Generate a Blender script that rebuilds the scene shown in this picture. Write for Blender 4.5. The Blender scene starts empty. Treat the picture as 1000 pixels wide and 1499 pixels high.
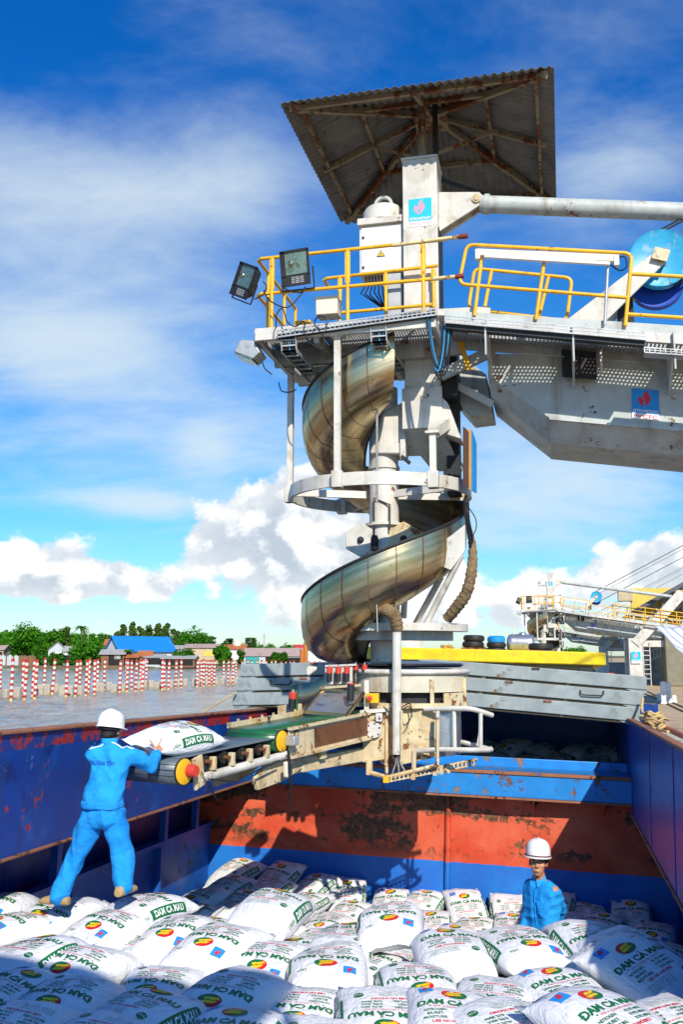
import bpy, math, random
import numpy as np
from mathutils import Vector, Matrix, Quaternion
V = Vector
rad = math.radians
RNG = random.Random(7)
scene = bpy.context.scene

# ------------------------------------------------------------------ camera, world, sun, exposure
F_PX, HORIZON, HC = 1400.0, 960.0, 3.9          # focal length in photo pixels, horizon row, eye height above the river
PITCH = math.atan((HORIZON - 749.5) / F_PX)
YAW = rad(13.0)                                   # quay direction, to the right of the view axis
SUN_Q = V((0.6, -1.25, 1.0)).normalized()         # towards the sun, in the quay frame

cam_d = bpy.data.cameras.new('camera')
cam = bpy.data.objects.new('camera', cam_d)
scene.collection.objects.link(cam)
cam.location = (0, 0, HC)
cam.rotation_euler = (math.pi / 2 + PITCH, 0, 0)
cam_d.sensor_fit = 'VERTICAL'
cam_d.sensor_height = 36.0
cam_d.lens = 36.0 * F_PX / 1499.0
cam_d.clip_start = 0.05
cam_d.clip_end = 20000
scene.camera = cam
scene.view_settings.view_transform = 'Standard'
scene.view_settings.look = 'None'
scene.view_settings.exposure = 0.55
scene.view_settings.gamma = 1.0
scene.view_settings.use_curve_mapping = False
scene.render.engine = 'CYCLES'
scene.cycles.use_denoising = True
scene.cycles.max_bounces = 6
scene.cycles.use_adaptive_sampling = True
scene.cycles.adaptive_threshold = 0.025
scene.cycles.diffuse_bounces = 4
scene.cycles.glossy_bounces = 4
scene.cycles.sample_clamp_indirect = 6.0
scene.cycles.caustics_reflective = False
scene.cycles.caustics_refractive = False

QROT = Matrix.Rotation(-YAW, 4, 'Z')
QM = Matrix.Translation((0, 0, HC)) @ QROT        # quay frame (camera at its origin) -> world
BROT = Matrix.Rotation(-rad(12.7), 4, 'Z') @ Matrix.Rotation(-rad(1.5), 4, 'X') @ Matrix.Rotation(rad(1.5), 4, 'Y')
BM = Matrix.Translation((0, 0, HC)) @ BROT        # barge frame: slightly bow-down and listing
SUN_W = (QROT @ SUN_Q).normalized()


class NT:
    """short hand for node trees"""
    def __init__(self, tree):
        self.t = tree
        tree.nodes.clear()
    def n(self, typ, props=None, **ins):
        nd = self.t.nodes.new(typ)
        for k, v in (props or {}).items():
            setattr(nd, k, v)
        for k, v in ins.items():
            key = int(k[1:]) if k[0] == 'i' and k[1:].isdigit() else k.replace('_', ' ')
            self.set(nd.inputs[key], v)
        return nd
    def set(self, sock, v):
        if isinstance(v, bpy.types.NodeSocket):
            self.t.links.new(v, sock)
        elif isinstance(v, bpy.types.Node):
            self.t.links.new(v.outputs[0], sock)
        else:
            if sock.type == 'RGBA' and len(v) == 3:
                v = (*v, 1)
            sock.default_value = v
    def m(self, op, a, b=0.0, c=0.0, clamp=False):
        return self.n('ShaderNodeMath', dict(operation=op, use_clamp=clamp), i0=a, i1=b, i2=c).outputs[0]
    def ramp(self, x, a, b, lo=0.0, hi=1.0, smooth=True):
        nd = self.n('ShaderNodeMapRange', dict(interpolation_type='SMOOTHSTEP' if smooth else 'LINEAR'), i0=x, i1=a, i2=b, i3=lo, i4=hi)
        return nd.outputs[0]
    def mix(self, fac, a, b):
        nd = self.n('ShaderNodeMix', dict(data_type='RGBA'))
        self.set(nd.inputs[0], fac); self.set(nd.inputs[6], a); self.set(nd.inputs[7], b)
        return nd.outputs[2]
    def noise(self, vec, scale, detail=4.0, rough=0.55, lac=2.0, dist=0.0):
        return self.n('ShaderNodeTexNoise', None, Vector=vec, Scale=scale, Detail=detail, Roughness=rough, Lacunarity=lac, Distortion=dist).outputs[0]


def build_world():
    wd = bpy.data.worlds.new('World')
    scene.world = wd
    wd.use_nodes = True
    g = NT(wd.node_tree)
    el = math.asin(SUN_W.z)
    rot = math.atan2(SUN_W.x, SUN_W.y)
    sky = g.n('ShaderNodeTexSky', dict(sky_type='NISHITA', sun_disc=False, sun_elevation=el, sun_rotation=rot,
                                       altitude=0, air_density=1.0, dust_density=0.35, ozone_density=4.0))
    hs = g.n('ShaderNodeHueSaturation', None, Saturation=1.2, Value=1.0, Color=sky.outputs[0])
    tc = g.n('ShaderNodeTexCoord')
    sep = g.n('ShaderNodeSeparateXYZ', None, Vector=tc.outputs['Generated'])
    x, y, z = sep.outputs
    az = g.m('ARCTAN2', x, y)
    hyp = g.m('SQRT', g.m('ADD', g.m('MULTIPLY', x, x), g.m('MULTIPLY', y, y)))
    elv = g.m('ARCTAN2', z, hyp)
    # deeper blue with height, as the polarised tropical sky shows
    tint = g.mix(g.ramp(elv, 0.0, 0.16), (0.57, 0.66, 0.74), (0.36, 0.68, 0.82))
    tint = g.mix(g.ramp(elv, 0.16, 0.60), tint, (0.045, 0.51, 0.86))
    skyc = g.n('ShaderNodeMix', dict(data_type='RGBA', blend_type='MULTIPLY'), i0=1.0, i6=hs.outputs[0], i7=tint).outputs[2]
    # --- cumulus banks near the horizon
    cvec = g.n('ShaderNodeCombineXYZ', None, X=g.m('MULTIPLY', az, 1.0), Y=g.m('MULTIPLY', elv, 1.25), Z=3.7).outputs[0]
    warp = g.n('ShaderNodeTexNoise', None, Vector=cvec, Scale=9.0, Detail=3.0)
    cv2 = g.n('ShaderNodeVectorMath', dict(operation='ADD'), i0=cvec,
              i1=g.n('ShaderNodeVectorMath', dict(operation='SCALE'), i0=warp.outputs['Color'], Scale=0.035).outputs[0]).outputs[0]
    def dens(vec):
        big = g.noise(vec, 5.5, 2.0, 0.5)
        vor = g.n('ShaderNodeTexVoronoi', dict(feature='F1'), Vector=vec, Scale=26.0)
        puff = g.m('SUBTRACT', 0.62, vor.outputs['Distance'])
        fine = g.noise(vec, 20.0, 7.0, 0.62)
        a = g.m('MULTIPLY', big, 1.15)
        a = g.m('MULTIPLY_ADD', puff, 0.20, a)
        return g.m('MULTIPLY_ADD', fine, 0.62, a)
    blobs = None
    for (u, v, su, sv, amp) in ((405, 755, 80, 85, .40), (110, 850, 160, 40, .26), (300, 790, 60, 50, .2), (470, 820, 120, 65, .36), (200, 850, 100, 30, .24), (330, 800, 60, 45, .2), (40, 800, 80, 50, .22), (640, 850, 90, 50, .2), (250, 915, 420, 16, .13), (800, 905, 260, 22, .16), (990, 840, 110, 50, .28),
                                (25, 855, 70, 22, .12), (800, 860, 160, 40, .26), (920, 800, 110, 45, .14), (250, 870, 120, 20, .12), (560, 800, 60, 60, .2)):
        d = ray(u, v)
        a0, e0 = math.atan2(d.x, d.y), math.atan2(d.z, math.hypot(d.x, d.y))
        da = g.m('DIVIDE', g.m('SUBTRACT', az, a0), su / F_PX)
        de = g.m('DIVIDE', g.m('SUBTRACT', elv, e0), sv / F_PX)
        r2 = g.m('ADD', g.m('MULTIPLY', da, da), g.m('MULTIPLY', de, de))
        b = g.m('MULTIPLY', g.m('EXPONENT', g.m('MULTIPLY', r2, -1.0)), amp)
        blobs = b if blobs is None else g.m('ADD', blobs, b)
    band = g.m('MULTIPLY', g.ramp(elv, -0.02, 0.03), g.ramp(elv, 0.25, 0.10))
    thr = g.m('SUBTRACT', 1.235, g.m('MULTIPLY', band, 0.13))
    thr = g.m('SUBTRACT', thr, blobs)
    d0 = dens(cv2)
    up = g.n('ShaderNodeVectorMath', dict(operation='ADD'), i0=cv2, i1=(0.012, 0.022, 0.0)).outputs[0]
    d1 = dens(up)
    ov = g.m('SUBTRACT', d0, thr)
    cum = g.ramp(ov, 0.0, 0.11)
    lit = g.ramp(g.m('SUBTRACT', d0, d1), -0.09, 0.07)
    thick = g.ramp(ov, 0.02, 0.5)
    under = g.m('MULTIPLY', g.m('SUBTRACT', 1.0, lit), g.m('MULTIPLY_ADD', thick, 0.35, 0.5), clamp=True)
    cumc = g.mix(under, (5.6, 5.6, 5.6), (2.3, 2.75, 3.3))
    # --- thin high cloud: broad veils plus streaky wisps
    hv = g.n('ShaderNodeVectorMath', dict(operation='DIVIDE'), i0=tc.outputs['Generated'],
             i1=g.n('ShaderNodeCombineXYZ', None, X=g.m('ADD', z, 0.22), Y=g.m('ADD', z, 0.22), Z=1.0).outputs[0]).outputs[0]
    mp = g.n('ShaderNodeMapping', None, Vector=hv, Rotation=(0, 0, rad(30)), Scale=(1.0, 1.5, 1.0), Location=(0.35, 0.1, 0)).outputs[0]
    veil = g.noise(mp, 0.9, 4.0, 0.5, dist=0.15)
    wisp = g.noise(mp, 3.0, 8.0, 0.62, dist=0.25)
    vb = None
    for (u, v, su, sv, amp) in ((120, 330, 260, 120, .50), (330, 260, 130, 70, .28), (80, 500, 200, 70, .45), (900, 250, 130, 60, .42), (300, 640, 420, 90, .22),
                                (700, 760, 300, 80, .24), (200, 735, 130, 22, .45), (300, 655, 45, 30, .3), (840, 700, 160, 70, .34)):
        d = ray(u, v)
        a0, e0 = math.atan2(d.x, d.y), math.atan2(d.z, math.hypot(d.x, d.y))
        da = g.m('DIVIDE', g.m('SUBTRACT', az, a0), su / F_PX)
        de = g.m('DIVIDE', g.m('SUBTRACT', elv, e0), sv / F_PX)
        r2 = g.m('ADD', g.m('MULTIPLY', da, da), g.m('MULTIPLY', de, de))
        b = g.m('MULTIPLY', g.m('EXPONENT', g.m('MULTIPLY', r2, -1.0)), amp)
        vb = b if vb is None else g.m('ADD', vb, b)
    ci = g.m('ADD', g.m('MULTIPLY', veil, 0.55), g.m('MULTIPLY', wisp, 0.75))
    ci = g.m('ADD', ci, vb)
    ci = g.ramp(ci, 0.59, 1.30, 0.0, 0.84)
    ci = g.m('MULTIPLY', ci, g.ramp(elv, -0.02, 0.06))
    c1 = g.mix(ci, skyc, (3.7, 4.35, 4.65))
    c2 = g.mix(g.m('MULTIPLY', cum, 0.96), c1, cumc)
    bg = g.n('ShaderNodeBackground', None, Color=c2, Strength=0.135)
    out = g.n('ShaderNodeOutputWorld', None, Surface=bg.outputs[0])
    wd.cycles.sampling_method = 'MANUAL'
    wd.cycles.sample_map_resolution = 512


def ray(u, v):
    a, b = (u - 500.0) / F_PX, (749.5 - v) / F_PX
    return V((a, math.cos(PITCH) - b * math.sin(PITCH), math.sin(PITCH) + b * math.cos(PITCH)))


build_world()
sun_d = bpy.data.lights.new('sun', 'SUN')
sun_d.energy = 3.7
sun_d.angle = rad(0.55)
sun_d.color = (1.0, 0.93, 0.82)
sun = bpy.data.objects.new('sun', sun_d)
scene.collection.objects.link(sun)
sun.rotation_euler = SUN_W.to_track_quat('Z', 'Y').to_euler()
sun.location = SUN_W * 60


# ------------------------------------------------------------------ measuring helpers
QI, BI = QROT.to_3x3().transposed(), BROT.to_3x3().transposed()

def w(u, v, Y):            # world point on the sight line through (u, v) at world depth Y
    d = ray(u, v); p = d * (Y / d.y); return V((p.x, p.y, p.z + HC))

def wz(u, v, z):           # world point at height z
    d = ray(u, v); p = d * ((z - HC) / d.z); return V((p.x, p.y, z))

def q(u, v, y):            # quay-frame point at quay depth y
    d = QI @ ray(u, v); return d * (y / d.y)

def qx(u, v, x):
    d = QI @ ray(u, v); return d * (x / d.x)

def b(u, v, y):            # barge-frame point at barge depth y
    d = BI @ ray(u, v); return d * (y / d.y)

def lerp(a, c, t): return a + (c - a) * t


# ------------------------------------------------------------------ mesh builder
class MB:
    def __init__(self):
        self.v, self.f, self.mi = [], [], []
        self.cur = 0
    def add(self, vs, fs):
        o = len(self.v)
        self.v += [tuple(p) for p in vs]
        self.f += [tuple(i + o for i in f) for f in fs]
        self.mi += [self.cur] * len(fs)
        return self
    def box(self, c, s, M=None):
        c = V(c); hx, hy, hz = s[0] / 2, s[1] / 2, s[2] / 2
        vs = [V((x, y, z)) for x in (-hx, hx) for y in (-hy, hy) for z in (-hz, hz)]
        vs = [c + (M @ p if M is not None else p) for p in vs]
        return self.add(vs, [(0, 1, 3, 2), (4, 6, 7, 5), (0, 4, 5, 1), (2, 3, 7, 6), (0, 2, 6, 4), (1, 5, 7, 3)])
    def span(self, a, c):   # box between two corners
        a, c = V(a), V(c)
        return self.box((a + c) / 2, [abs(c[i] - a[i]) for i in range(3)])
    def bar(self, p, r, wd, ht, up=(0, 0, 1)):
        p, r = V(p), V(r)
        d = r - p; L = d.length
        if L < 1e-6: return self
        d = d / L; up = V(up)
        s = d.cross(up)
        if s.length < 1e-4: s = d.cross(V((1, 0, 0)))
        s.normalize(); t = s.cross(d)
        M = Matrix((s, d, t)).transposed()
        return self.box((p + r) / 2, (wd, L, ht), M)
    def tube(self, pts, r, n=8, closed=False, caps=True):
        pts = [V(p) for p in pts]; m = len(pts)
        rs = r if isinstance(r, (list, tuple)) else [r] * m
        vs, fs = [], []
        t0 = (pts[1] - pts[0]).normalized()
        nrm = t0.orthogonal().normalized()
        prev = t0
        for i in range(m):
            if closed: t = (pts[(i + 1) % m] - pts[i - 1]).normalized()
            elif i == 0: t = t0
            elif i == m - 1: t = (pts[i] - pts[i - 1]).normalized()
            else:
                t = ((pts[i + 1] - pts[i]).normalized() + (pts[i] - pts[i - 1]).normalized())
                t = t.normalized() if t.length > 1e-5 else prev
            nrm = (prev.rotation_difference(t) @ nrm).normalized(); prev = t
            bi = t.cross(nrm)
            for k in range(n):
                a = 2 * math.pi * k / n
                vs.append(pts[i] + (nrm * math.cos(a) + bi * math.sin(a)) * rs[i])
        for i in range(m if closed else m - 1):
            j = (i + 1) % m
            for k in range(n):
                l = (k + 1) % n
                fs.append((i * n + k, i * n + l, j * n + l, j * n + k))
        if caps and not closed:
            fs.append(tuple(range(n - 1, -1, -1))); fs.append(tuple((m - 1) * n + k for k in range(n)))
        return self.add(vs, fs)
    def cyl(self, p, r_, r, n=20):
        return self.tube([p, r_], r, n)
    def lathe(self, prof, c, n=32, a0=0.0, a1=2 * math.pi, M=None, close=False):
        """prof: list of (radius, height) round the z axis through c"""
        c = V(c); full = abs(a1 - a0) > 2 * math.pi - 1e-6
        m = n if full else n + 1
        vs, fs = [], []
        for i in range(m):
            a = a0 + (a1 - a0) * i / n
            for (r, h) in prof:
                p = V((r * math.cos(a), r * math.sin(a), h))
                vs.append(c + (M @ p if M is not None else p))
        k = len(prof)
        for i in range(n):
            j = (i + 1) % m
            for e in range(k if close else k - 1):
                e2 = (e + 1) % k
                fs.append((i * k + e, j * k + e, j * k + e2, i * k + e2))
        return self.add(vs, fs)
    def prism(self, poly, off):
        """poly: list of 3d points, off: extrusion vector"""
        off = V(off); n = len(poly)
        vs = [V(p) for p in poly] + [V(p) + off for p in poly]
        fs = [tuple(range(n)), tuple(range(2 * n - 1, n - 1, -1))]
        fs += [(i, (i + 1) % n + 0, (i + 1) % n + n, i + n)[::-1] for i in range(n)]
        return self.add(vs, fs)
    def grid(self, P, closed_u=False, closed_v=False):
        """P[i][j] points"""
        nu, nv = len(P), len(P[0])
        vs = [p for row in P for p in row]
        fs = []
        for i in range(nu if closed_u else nu - 1):
            for j in range(nv if closed_v else nv - 1):
                a, c = (i + 1) % nu, (j + 1) % nv
                fs.append((i * nv + j, a * nv + j, a * nv + c, i * nv + c))
        return self.add(vs, fs)
    def ball(self, c, r, nu=12, nv=8, M=None):
        c = V(c); rx, ry, rz = r if isinstance(r, (list, tuple)) else (r, r, r)
        prof = []
        P = []
        for i in range(nu):
            a = 2 * math.pi * i / nu; row = []
            for j in range(nv + 1):
                t = -math.pi / 2 + math.pi * j / nv
                p = V((rx * math.cos(a) * math.cos(t), ry * math.sin(a) * math.cos(t), rz * math.sin(t)))
                row.append(c + (M @ p if M is not None else p))
            P.append(row)
        return self.grid(P, closed_u=True)
    def mesh(self, name, mats, smooth=False, inv=None):
        me = bpy.data.meshes.new(name)
        vs = self.v if inv is None else [tuple(inv @ V(p)) for p in self.v]
        me.from_pydata(vs, [], self.f)
        if not isinstance(mats, (list, tuple)): mats = [mats]
        for m in mats: me.materials.append(m)
        if len(mats) > 1: me.polygons.foreach_set('material_index', self.mi)
        if smooth is True: me.polygons.foreach_set('use_smooth', [True] * len(me.polygons))
        me.update()
        if smooth == 'auto': autosmooth(me)
        return me


def autosmooth(me, ang=rad(38)):
    me.polygons.foreach_set('use_smooth', [True] * len(me.polygons))
    try: me.set_sharp_from_angle(angle=ang)
    except Exception: pass


def link(name, data, parent=None):
    o = bpy.data.objects.new(name, data)
    scene.collection.objects.link(o)
    if parent is not None: o.parent = parent
    return o


def tag(o, label=None, cat=None, group=None, kind=None):
    if label: o['label'] = label
    if cat: o['category'] = cat
    if group: o['group'] = group
    if kind: o['kind'] = kind
    return o


class Thing:
    """an Empty at the thing's base; parts are given in frame `frame` (a matrix to world)"""
    def __init__(self, name, label, cat, base, frame=Matrix.Identity(4), group=None):
        self.o = link(name, None)
        self.o.empty_display_size = 0.2
        self.o.matrix_world = frame @ Matrix.Translation(V(base))
        self.inv = Matrix.Translation(-V(base))
        self.frame = frame
        tag(self.o, label, cat, group)
    def part(self, name, mb, mats, parent=None, smooth='auto', bev=0.0, label=None):
        me = mb.mesh(name, mats, smooth, self.inv)
        o = link(name, me, parent or self.o)
        if bev: bevel(o, bev)
        if label: o['label'] = label
        return o
    def again(self, name, src, off, parent=None):
        o = link(name, src.data, parent or self.o)
        o.location = off
        for m in src.modifiers:
            if m.type == 'BEVEL': bevel(o, m.width)
        return o


def bevel(o, wd):
    m = o.modifiers.new('bevel', 'BEVEL')
    m.width = wd; m.segments = 2; m.limit_method = 'ANGLE'; m.angle_limit = rad(50)


def copy_tree(o, parent=None, skip=()):
    c = o.copy(); scene.collection.objects.link(c)
    if parent is not None: c.parent = parent
    for ch in list(o.children):
        if ch.name.split('.')[0] not in skip: copy_tree(ch, c, skip)
    return c


def single(name, mb, mats, label=None, cat=None, group=None, kind=None, smooth='auto', base=None, bev=0.0):
    """a thing (or piece of the setting) that is one mesh, given in world space"""
    base = V(base) if base is not None else V((0, 0, 0))
    me = mb.mesh(name, mats, smooth, Matrix.Translation(-base))
    o = link(name, me); o.location = base
    if bev: bevel(o, bev)
    return tag(o, label, cat, group, kind)


# ------------------------------------------------------------------ materials
MATS = {}

def mat(name, col, rough=0.55, metal=0.0, spots=None, stain=None, streak=None, bump=None, grain=0.12, spec=0.5, extra=None):
    """procedural paint. spots/stain: list of (colour, amount 0..1, scale); streak: (colour, amount, scale) runs downwards"""
    if name in MATS: return MATS[name]
    m = bpy.data.materials.new(name); m.use_nodes = True
    g = NT(m.node_tree)
    tc = g.n('ShaderNodeTexCoord'); vec = tc.outputs['Object']
    c = col if isinstance(col, bpy.types.NodeSocket) else (*col, 1)
    base = c
    if grain:
        nz = g.noise(vec, 3.1, 5.0, 0.6)
        f = g.ramp(nz, 0.3, 0.7, 1 - grain, 1 + grain)
        vm = g.n('ShaderNodeVectorMath', dict(operation='SCALE'), Scale=f)
        g.set(vm.inputs[0], c[:3]); base = vm.outputs[0]
    hgt = None
    rg = g.m('ADD', rough - 0.08, g.m('MULTIPLY', g.noise(vec, 9.0, 3.0), 0.16))
    for (sc_, am, sl) in (stain or []):
        nz = g.noise(vec, sl, 6.0, 0.6, dist=0.6)
        f = g.ramp(nz, 0.66 - 0.3 * am, 0.80 - 0.22 * am)
        base = g.mix(g.m('MULTIPLY', f, 0.75), base, sc_)
    for (sc_, am, sl) in (streak or []):
        mp = g.n('ShaderNodeMapping', None, Vector=vec, Scale=(1, 1, 0.09)).outputs[0]
        nz = g.noise(mp, sl, 5.0, 0.6)
        f = g.ramp(nz, 0.62 - 0.25 * am, 0.85 - 0.25 * am)
        base = g.mix(g.m('MULTIPLY', f, 0.6), base, sc_)
    for (sc_, am, sl) in (spots or []):
        n1 = g.noise(vec, sl, 8.0, 0.72, dist=0.3)
        n2 = g.noise(vec, sl * 0.22, 3.0, 0.6)
        s = g.m('ADD', g.m('MULTIPLY', n1, 0.6), g.m('MULTIPLY', n2, 0.4))
        f = g.ramp(s, 0.64 - 0.22 * am, 0.665 - 0.22 * am)
        base = g.mix(f, base, sc_)
        hgt = f if hgt is None else g.m('MAXIMUM', hgt, f)
        rg = g.m('MULTIPLY_ADD', f, 0.2, rg)
    p = g.n('ShaderNodeBsdfPrincipled', None, Roughness=rg, Metallic=metal)
    g.set(p.inputs['Base Color'], base)
    p.inputs['Specular IOR Level'].default_value = spec
    hh = None
    if bump: hh = g.m('MULTIPLY', g.noise(vec, bump[1], 5.0, 0.6), bump[0])
    if hgt is not None:
        h2 = g.m('MULTIPLY', hgt, -0.004); hh = h2 if hh is None else g.m('ADD', hh, h2)
    if hh is not None:
        bp = g.n('ShaderNodeBump', None, Strength=1.0, Distance=1.0, Height=hh)
        g.set(p.inputs['Normal'], bp.outputs[0])
    if extra: extra(g, p, vec)
    g.n('ShaderNodeOutputMaterial', None, Surface=p.outputs[0])
    MATS[name] = m
    return m

RUST, DRUST = (0.22, 0.075, 0.02), (0.07, 0.028, 0.014)
M_white = mat('white_paint', (0.64, 0.61, 0.54), 0.42, stain=[((0.46, 0.42, 0.33), 0.45, 2.2), ((0.30, 0.27, 0.20), 0.22, 5.0)], streak=[((0.33, 0.25, 0.15), 0.38, 5.0)], spots=[(RUST, 0.13, 10)], bump=(0.003, 6))
M_grey = mat('grey_green_paint', (0.47, 0.50, 0.47), 0.5, stain=[((0.32, 0.32, 0.28), 0.5, 1.6), ((0.52, 0.54, 0.51), 0.35, 3.1)], spots=[(RUST, 0.17, 9)], streak=[((0.22, 0.16, 0.09), 0.42, 5)], bump=(0.002, 5))
M_steelgrey = mat('galvanised', (0.46, 0.47, 0.46), 0.5, 0.5, stain=[((0.25, 0.24, 0.22), 0.4, 6)])
M_cream = mat('cream_paint', (0.66, 0.55, 0.34), 0.55, stain=[((0.60, 0.36, 0.12), 0.55, 2.6), ((0.36, 0.24, 0.12), 0.4, 5.5)], spots=[(RUST, 0.34, 8), ((0.10, 0.05, 0.025), 0.2, 13)], streak=[((0.34, 0.15, 0.04), 0.45, 7)], bump=(0.003, 7))
M_rustbeam = mat('rusted_beam', (0.16, 0.06, 0.022), 0.85, stain=[((0.06, 0.025, 0.012), 0.6, 5)], spots=[((0.42, 0.24, 0.11), 0.16, 12)], bump=(0.004, 30))
M_yellow = mat('yellow_rail_paint', (0.86, 0.46, 0.015), 0.45, stain=[((0.62, 0.30, 0.02), 0.35, 7)], spots=[(RUST, 0.20, 14)])
M_railcream = mat('worn_rail_paint', (0.72, 0.58, 0.30), 0.5, spots=[(RUST, 0.34, 10)])
M_black = mat('black_rubber', (0.016, 0.016, 0.017), 0.55, grain=0.3)
M_cable = mat('cable_black', (0.012, 0.012, 0.014), 0.5)
M_cableblue = mat('cable_blue', (0.03, 0.28, 0.55), 0.5)
M_darkgap = mat('dark_metal', (0.03, 0.03, 0.032), 0.7, 0.3, stain=[(DRUST, 0.3, 5)])
M_hose = mat('brown_wrapped_hose', (0.24, 0.16, 0.08), 0.9, stain=[((0.09, 0.055, 0.025), 0.5, 8), ((0.40, 0.34, 0.25), 0.3, 14)], bump=(0.03, 22))
M_redcap = mat('red_paint', (0.62, 0.05, 0.03), 0.5, spots=[(RUST, 0.2, 12)])
M_wheel = mat('sheave_blue', (0.02, 0.36, 0.62), 0.4, stain=[((0.30, 0.50, 0.58), 0.5, 3.5)], spots=[((0.12, 0.07, 0.03), 0.15, 9)])
M_wheeldark = mat('sheave_dark_blue', (0.012, 0.06, 0.40), 0.45, spots=[((0.12, 0.07, 0.03), 0.2, 9)])
M_greenbelt = mat('green_belt', (0.012, 0.13, 0.04), 0.32, stain=[((0.025, 0.035, 0.035), 0.8, 1.4), ((0.10, 0.12, 0.11), 0.3, 4)])
M_greybelt = mat('grey_belt', (0.10, 0.13, 0.16), 0.4, stain=[((0.05, 0.06, 0.07), 0.5, 2)])
M_glass = mat('lamp_glass', (0.42, 0.42, 0.28), 0.12, 0.85, stain=[((0.16, 0.16, 0.08), 0.6, 8)], bump=(0.01, 14))
M_roof = mat('weathered_sheet', (0.185, 0.18, 0.165), 0.75, 0.1, stain=[((0.11, 0.105, 0.095), 0.5, 1.8)], streak=[((0.10, 0.085, 0.065), 0.35, 4)], spots=[((0.10, 0.055, 0.025), 0.14, 9)])
M_rafter = mat('rusty_rafter', (0.25, 0.21, 0.14), 0.75, spots=[((0.15, 0.05, 0.015), 0.60, 6)], bump=(0.003, 20))
M_boxbeige = mat('beige_enamel', (0.72, 0.66, 0.52), 0.5)
M_panelwhite = mat('cabinet_white', (0.70, 0.70, 0.68), 0.38, stain=[((0.62, 0.62, 0.58), 0.3, 2)])
M_concrete = mat('concrete', (0.42, 0.37, 0.29), 0.9, stain=[((0.20, 0.17, 0.12), 0.45, 1.8)], bump=(0.01, 8))
M_hatch = mat('hatch_grey', (0.27, 0.32, 0.33), 0.5, stain=[((0.36, 0.41, 0.42), 0.5, 1.5), ((0.16, 0.18, 0.17), 0.35, 3.0)], spots=[((0.28, 0.11, 0.035), 0.10, 7)], streak=[((0.27, 0.16, 0.08), 0.2, 6)], bump=(0.004, 4))
M_hatchdark = mat('hatch_gasket', (0.05, 0.045, 0.03), 0.9, spots=[((0.22, 0.23, 0.14), 0.35, 9), ((0.28, 0.05, 0.02), 0.2, 5)])
M_hull = mat('hull_blue', (0.001, 0.046, 0.27), 0.38, stain=[((0.004, 0.11, 0.44), 0.45, 1.1), ((0.002, 0.010, 0.08), 0.4, 2.2)], streak=[((0.02, 0.06, 0.16), 0.4, 6.0)], spots=[((0.40, 0.02, 0.015), 0.22, 6.0), ((0.26, 0.15, 0.07), 0.17, 8.0), ((0.05, 0.16, 0.42), 0.12, 13.0)], bump=(0.006, 3))
M_hullred = mat('hull_red_band', (0.40, 0.022, 0.016), 0.5, spots=[((0.006, 0.03, 0.21), 0.66, 4.0), ((0.16, 0.055, 0.02), 0.25, 6.0)])
M_beam = mat('beam_blue', (0.015, 0.22, 0.60), 0.42, stain=[((0.03, 0.12, 0.30), 0.3, 2)], spots=[((0.30, 0.16, 0.07), 0.33, 6.0), ((0.18, 0.07, 0.03), 0.26, 11)], bump=(0.004, 5))
M_lip = mat('rust_lip', (0.30, 0.12, 0.06), 0.8, spots=[(DRUST, 0.4, 9), ((0.05, 0.12, 0.3), 0.22, 6)], bump=(0.004, 15))
M_holdblue = mat('hold_blue', (0.012, 0.10, 0.42), 0.45, stain=[((0.02, 0.05, 0.2), 0.4, 1.8)], spots=[((0.16, 0.07, 0.03), 0.18, 6)])
M_side = mat('hold_violet_blue', (0.008, 0.05, 0.34), 0.35, streak=[((0.05, 0.09, 0.3), 0.4, 5)], stain=[((0.05, 0.045, 0.28), 0.35, 2.0), ((0.012, 0.02, 0.12), 0.3, 3)], spots=[((0.35, 0.10, 0.07), 0.24, 6), ((0.22, 0.13, 0.08), 0.16, 9), ((0.4, 0.36, 0.4), 0.12, 14)], bump=(0.012, 2.2))
M_rope = mat('rope', (0.60, 0.44, 0.20), 0.9, bump=(0.01, 60))
M_inkgreen = mat('ink_green', (0.004, 0.15, 0.045), 0.5, grain=0)
M_inkred = mat('ink_red', (0.70, 0.012, 0.02), 0.5, grain=0)
M_inkyellow = mat('ink_yellow', (0.88, 0.58, 0.01), 0.5, grain=0)
M_inkblue = mat('ink_blue', (0.01, 0.27, 0.72), 0.5, grain=0)
M_inkwhite = mat('ink_white', (0.82, 0.82, 0.80), 0.5, grain=0)
M_inkpink = mat('ink_pink', (0.80, 0.30, 0.42), 0.5, grain=0)
M_inkcyan = mat('ink_cyan', (0.01, 0.50, 0.66), 0.4, grain=0)
M_inkblack = mat('ink_black', (0.01, 0.01, 0.01), 0.5, grain=0)
M_inknavy = mat('ink_navy', (0.008, 0.07, 0.42), 0.6, grain=0)


def stainless():
    def extra(g, p, vec):
        uv = g.n('ShaderNodeUVMap', dict(uv_map='flow')).outputs[0]
        mp = g.n('ShaderNodeMapping', None, Vector=uv, Scale=(0.10, 1.0, 1.0)).outputs[0]
        nz = g.noise(mp, 9.0, 5.0, 0.6)
        col = g.mix(g.ramp(nz, 0.35, 0.7), (0.44, 0.33, 0.17), (0.68, 0.56, 0.36))
        mp2 = g.n('ShaderNodeMapping', None, Vector=uv, Scale=(0.22, 1.0, 1.0)).outputs[0]
        n2 = g.noise(mp2, 4.0, 5.0, 0.62, dist=0.2)
        col = g.mix(g.ramp(n2, 0.48, 0.75, 0, 0.5), col, (0.30, 0.21, 0.09))
        n4 = g.noise(vec, 16.0, 5.0, 0.7)
        col = g.mix(g.ramp(n4, 0.63, 0.70, 0, 0.6), col, (0.12, 0.07, 0.03))
        g.set(p.inputs['Base Color'], col)
        g.set(p.inputs['Roughness'], g.ramp(nz, 0.3, 0.75, 0.24, 0.38))
    return mat('stained_stainless', (0.5, 0.45, 0.35), 0.3, 1.0, extra=extra, bump=(0.0015, 3.0))
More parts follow.
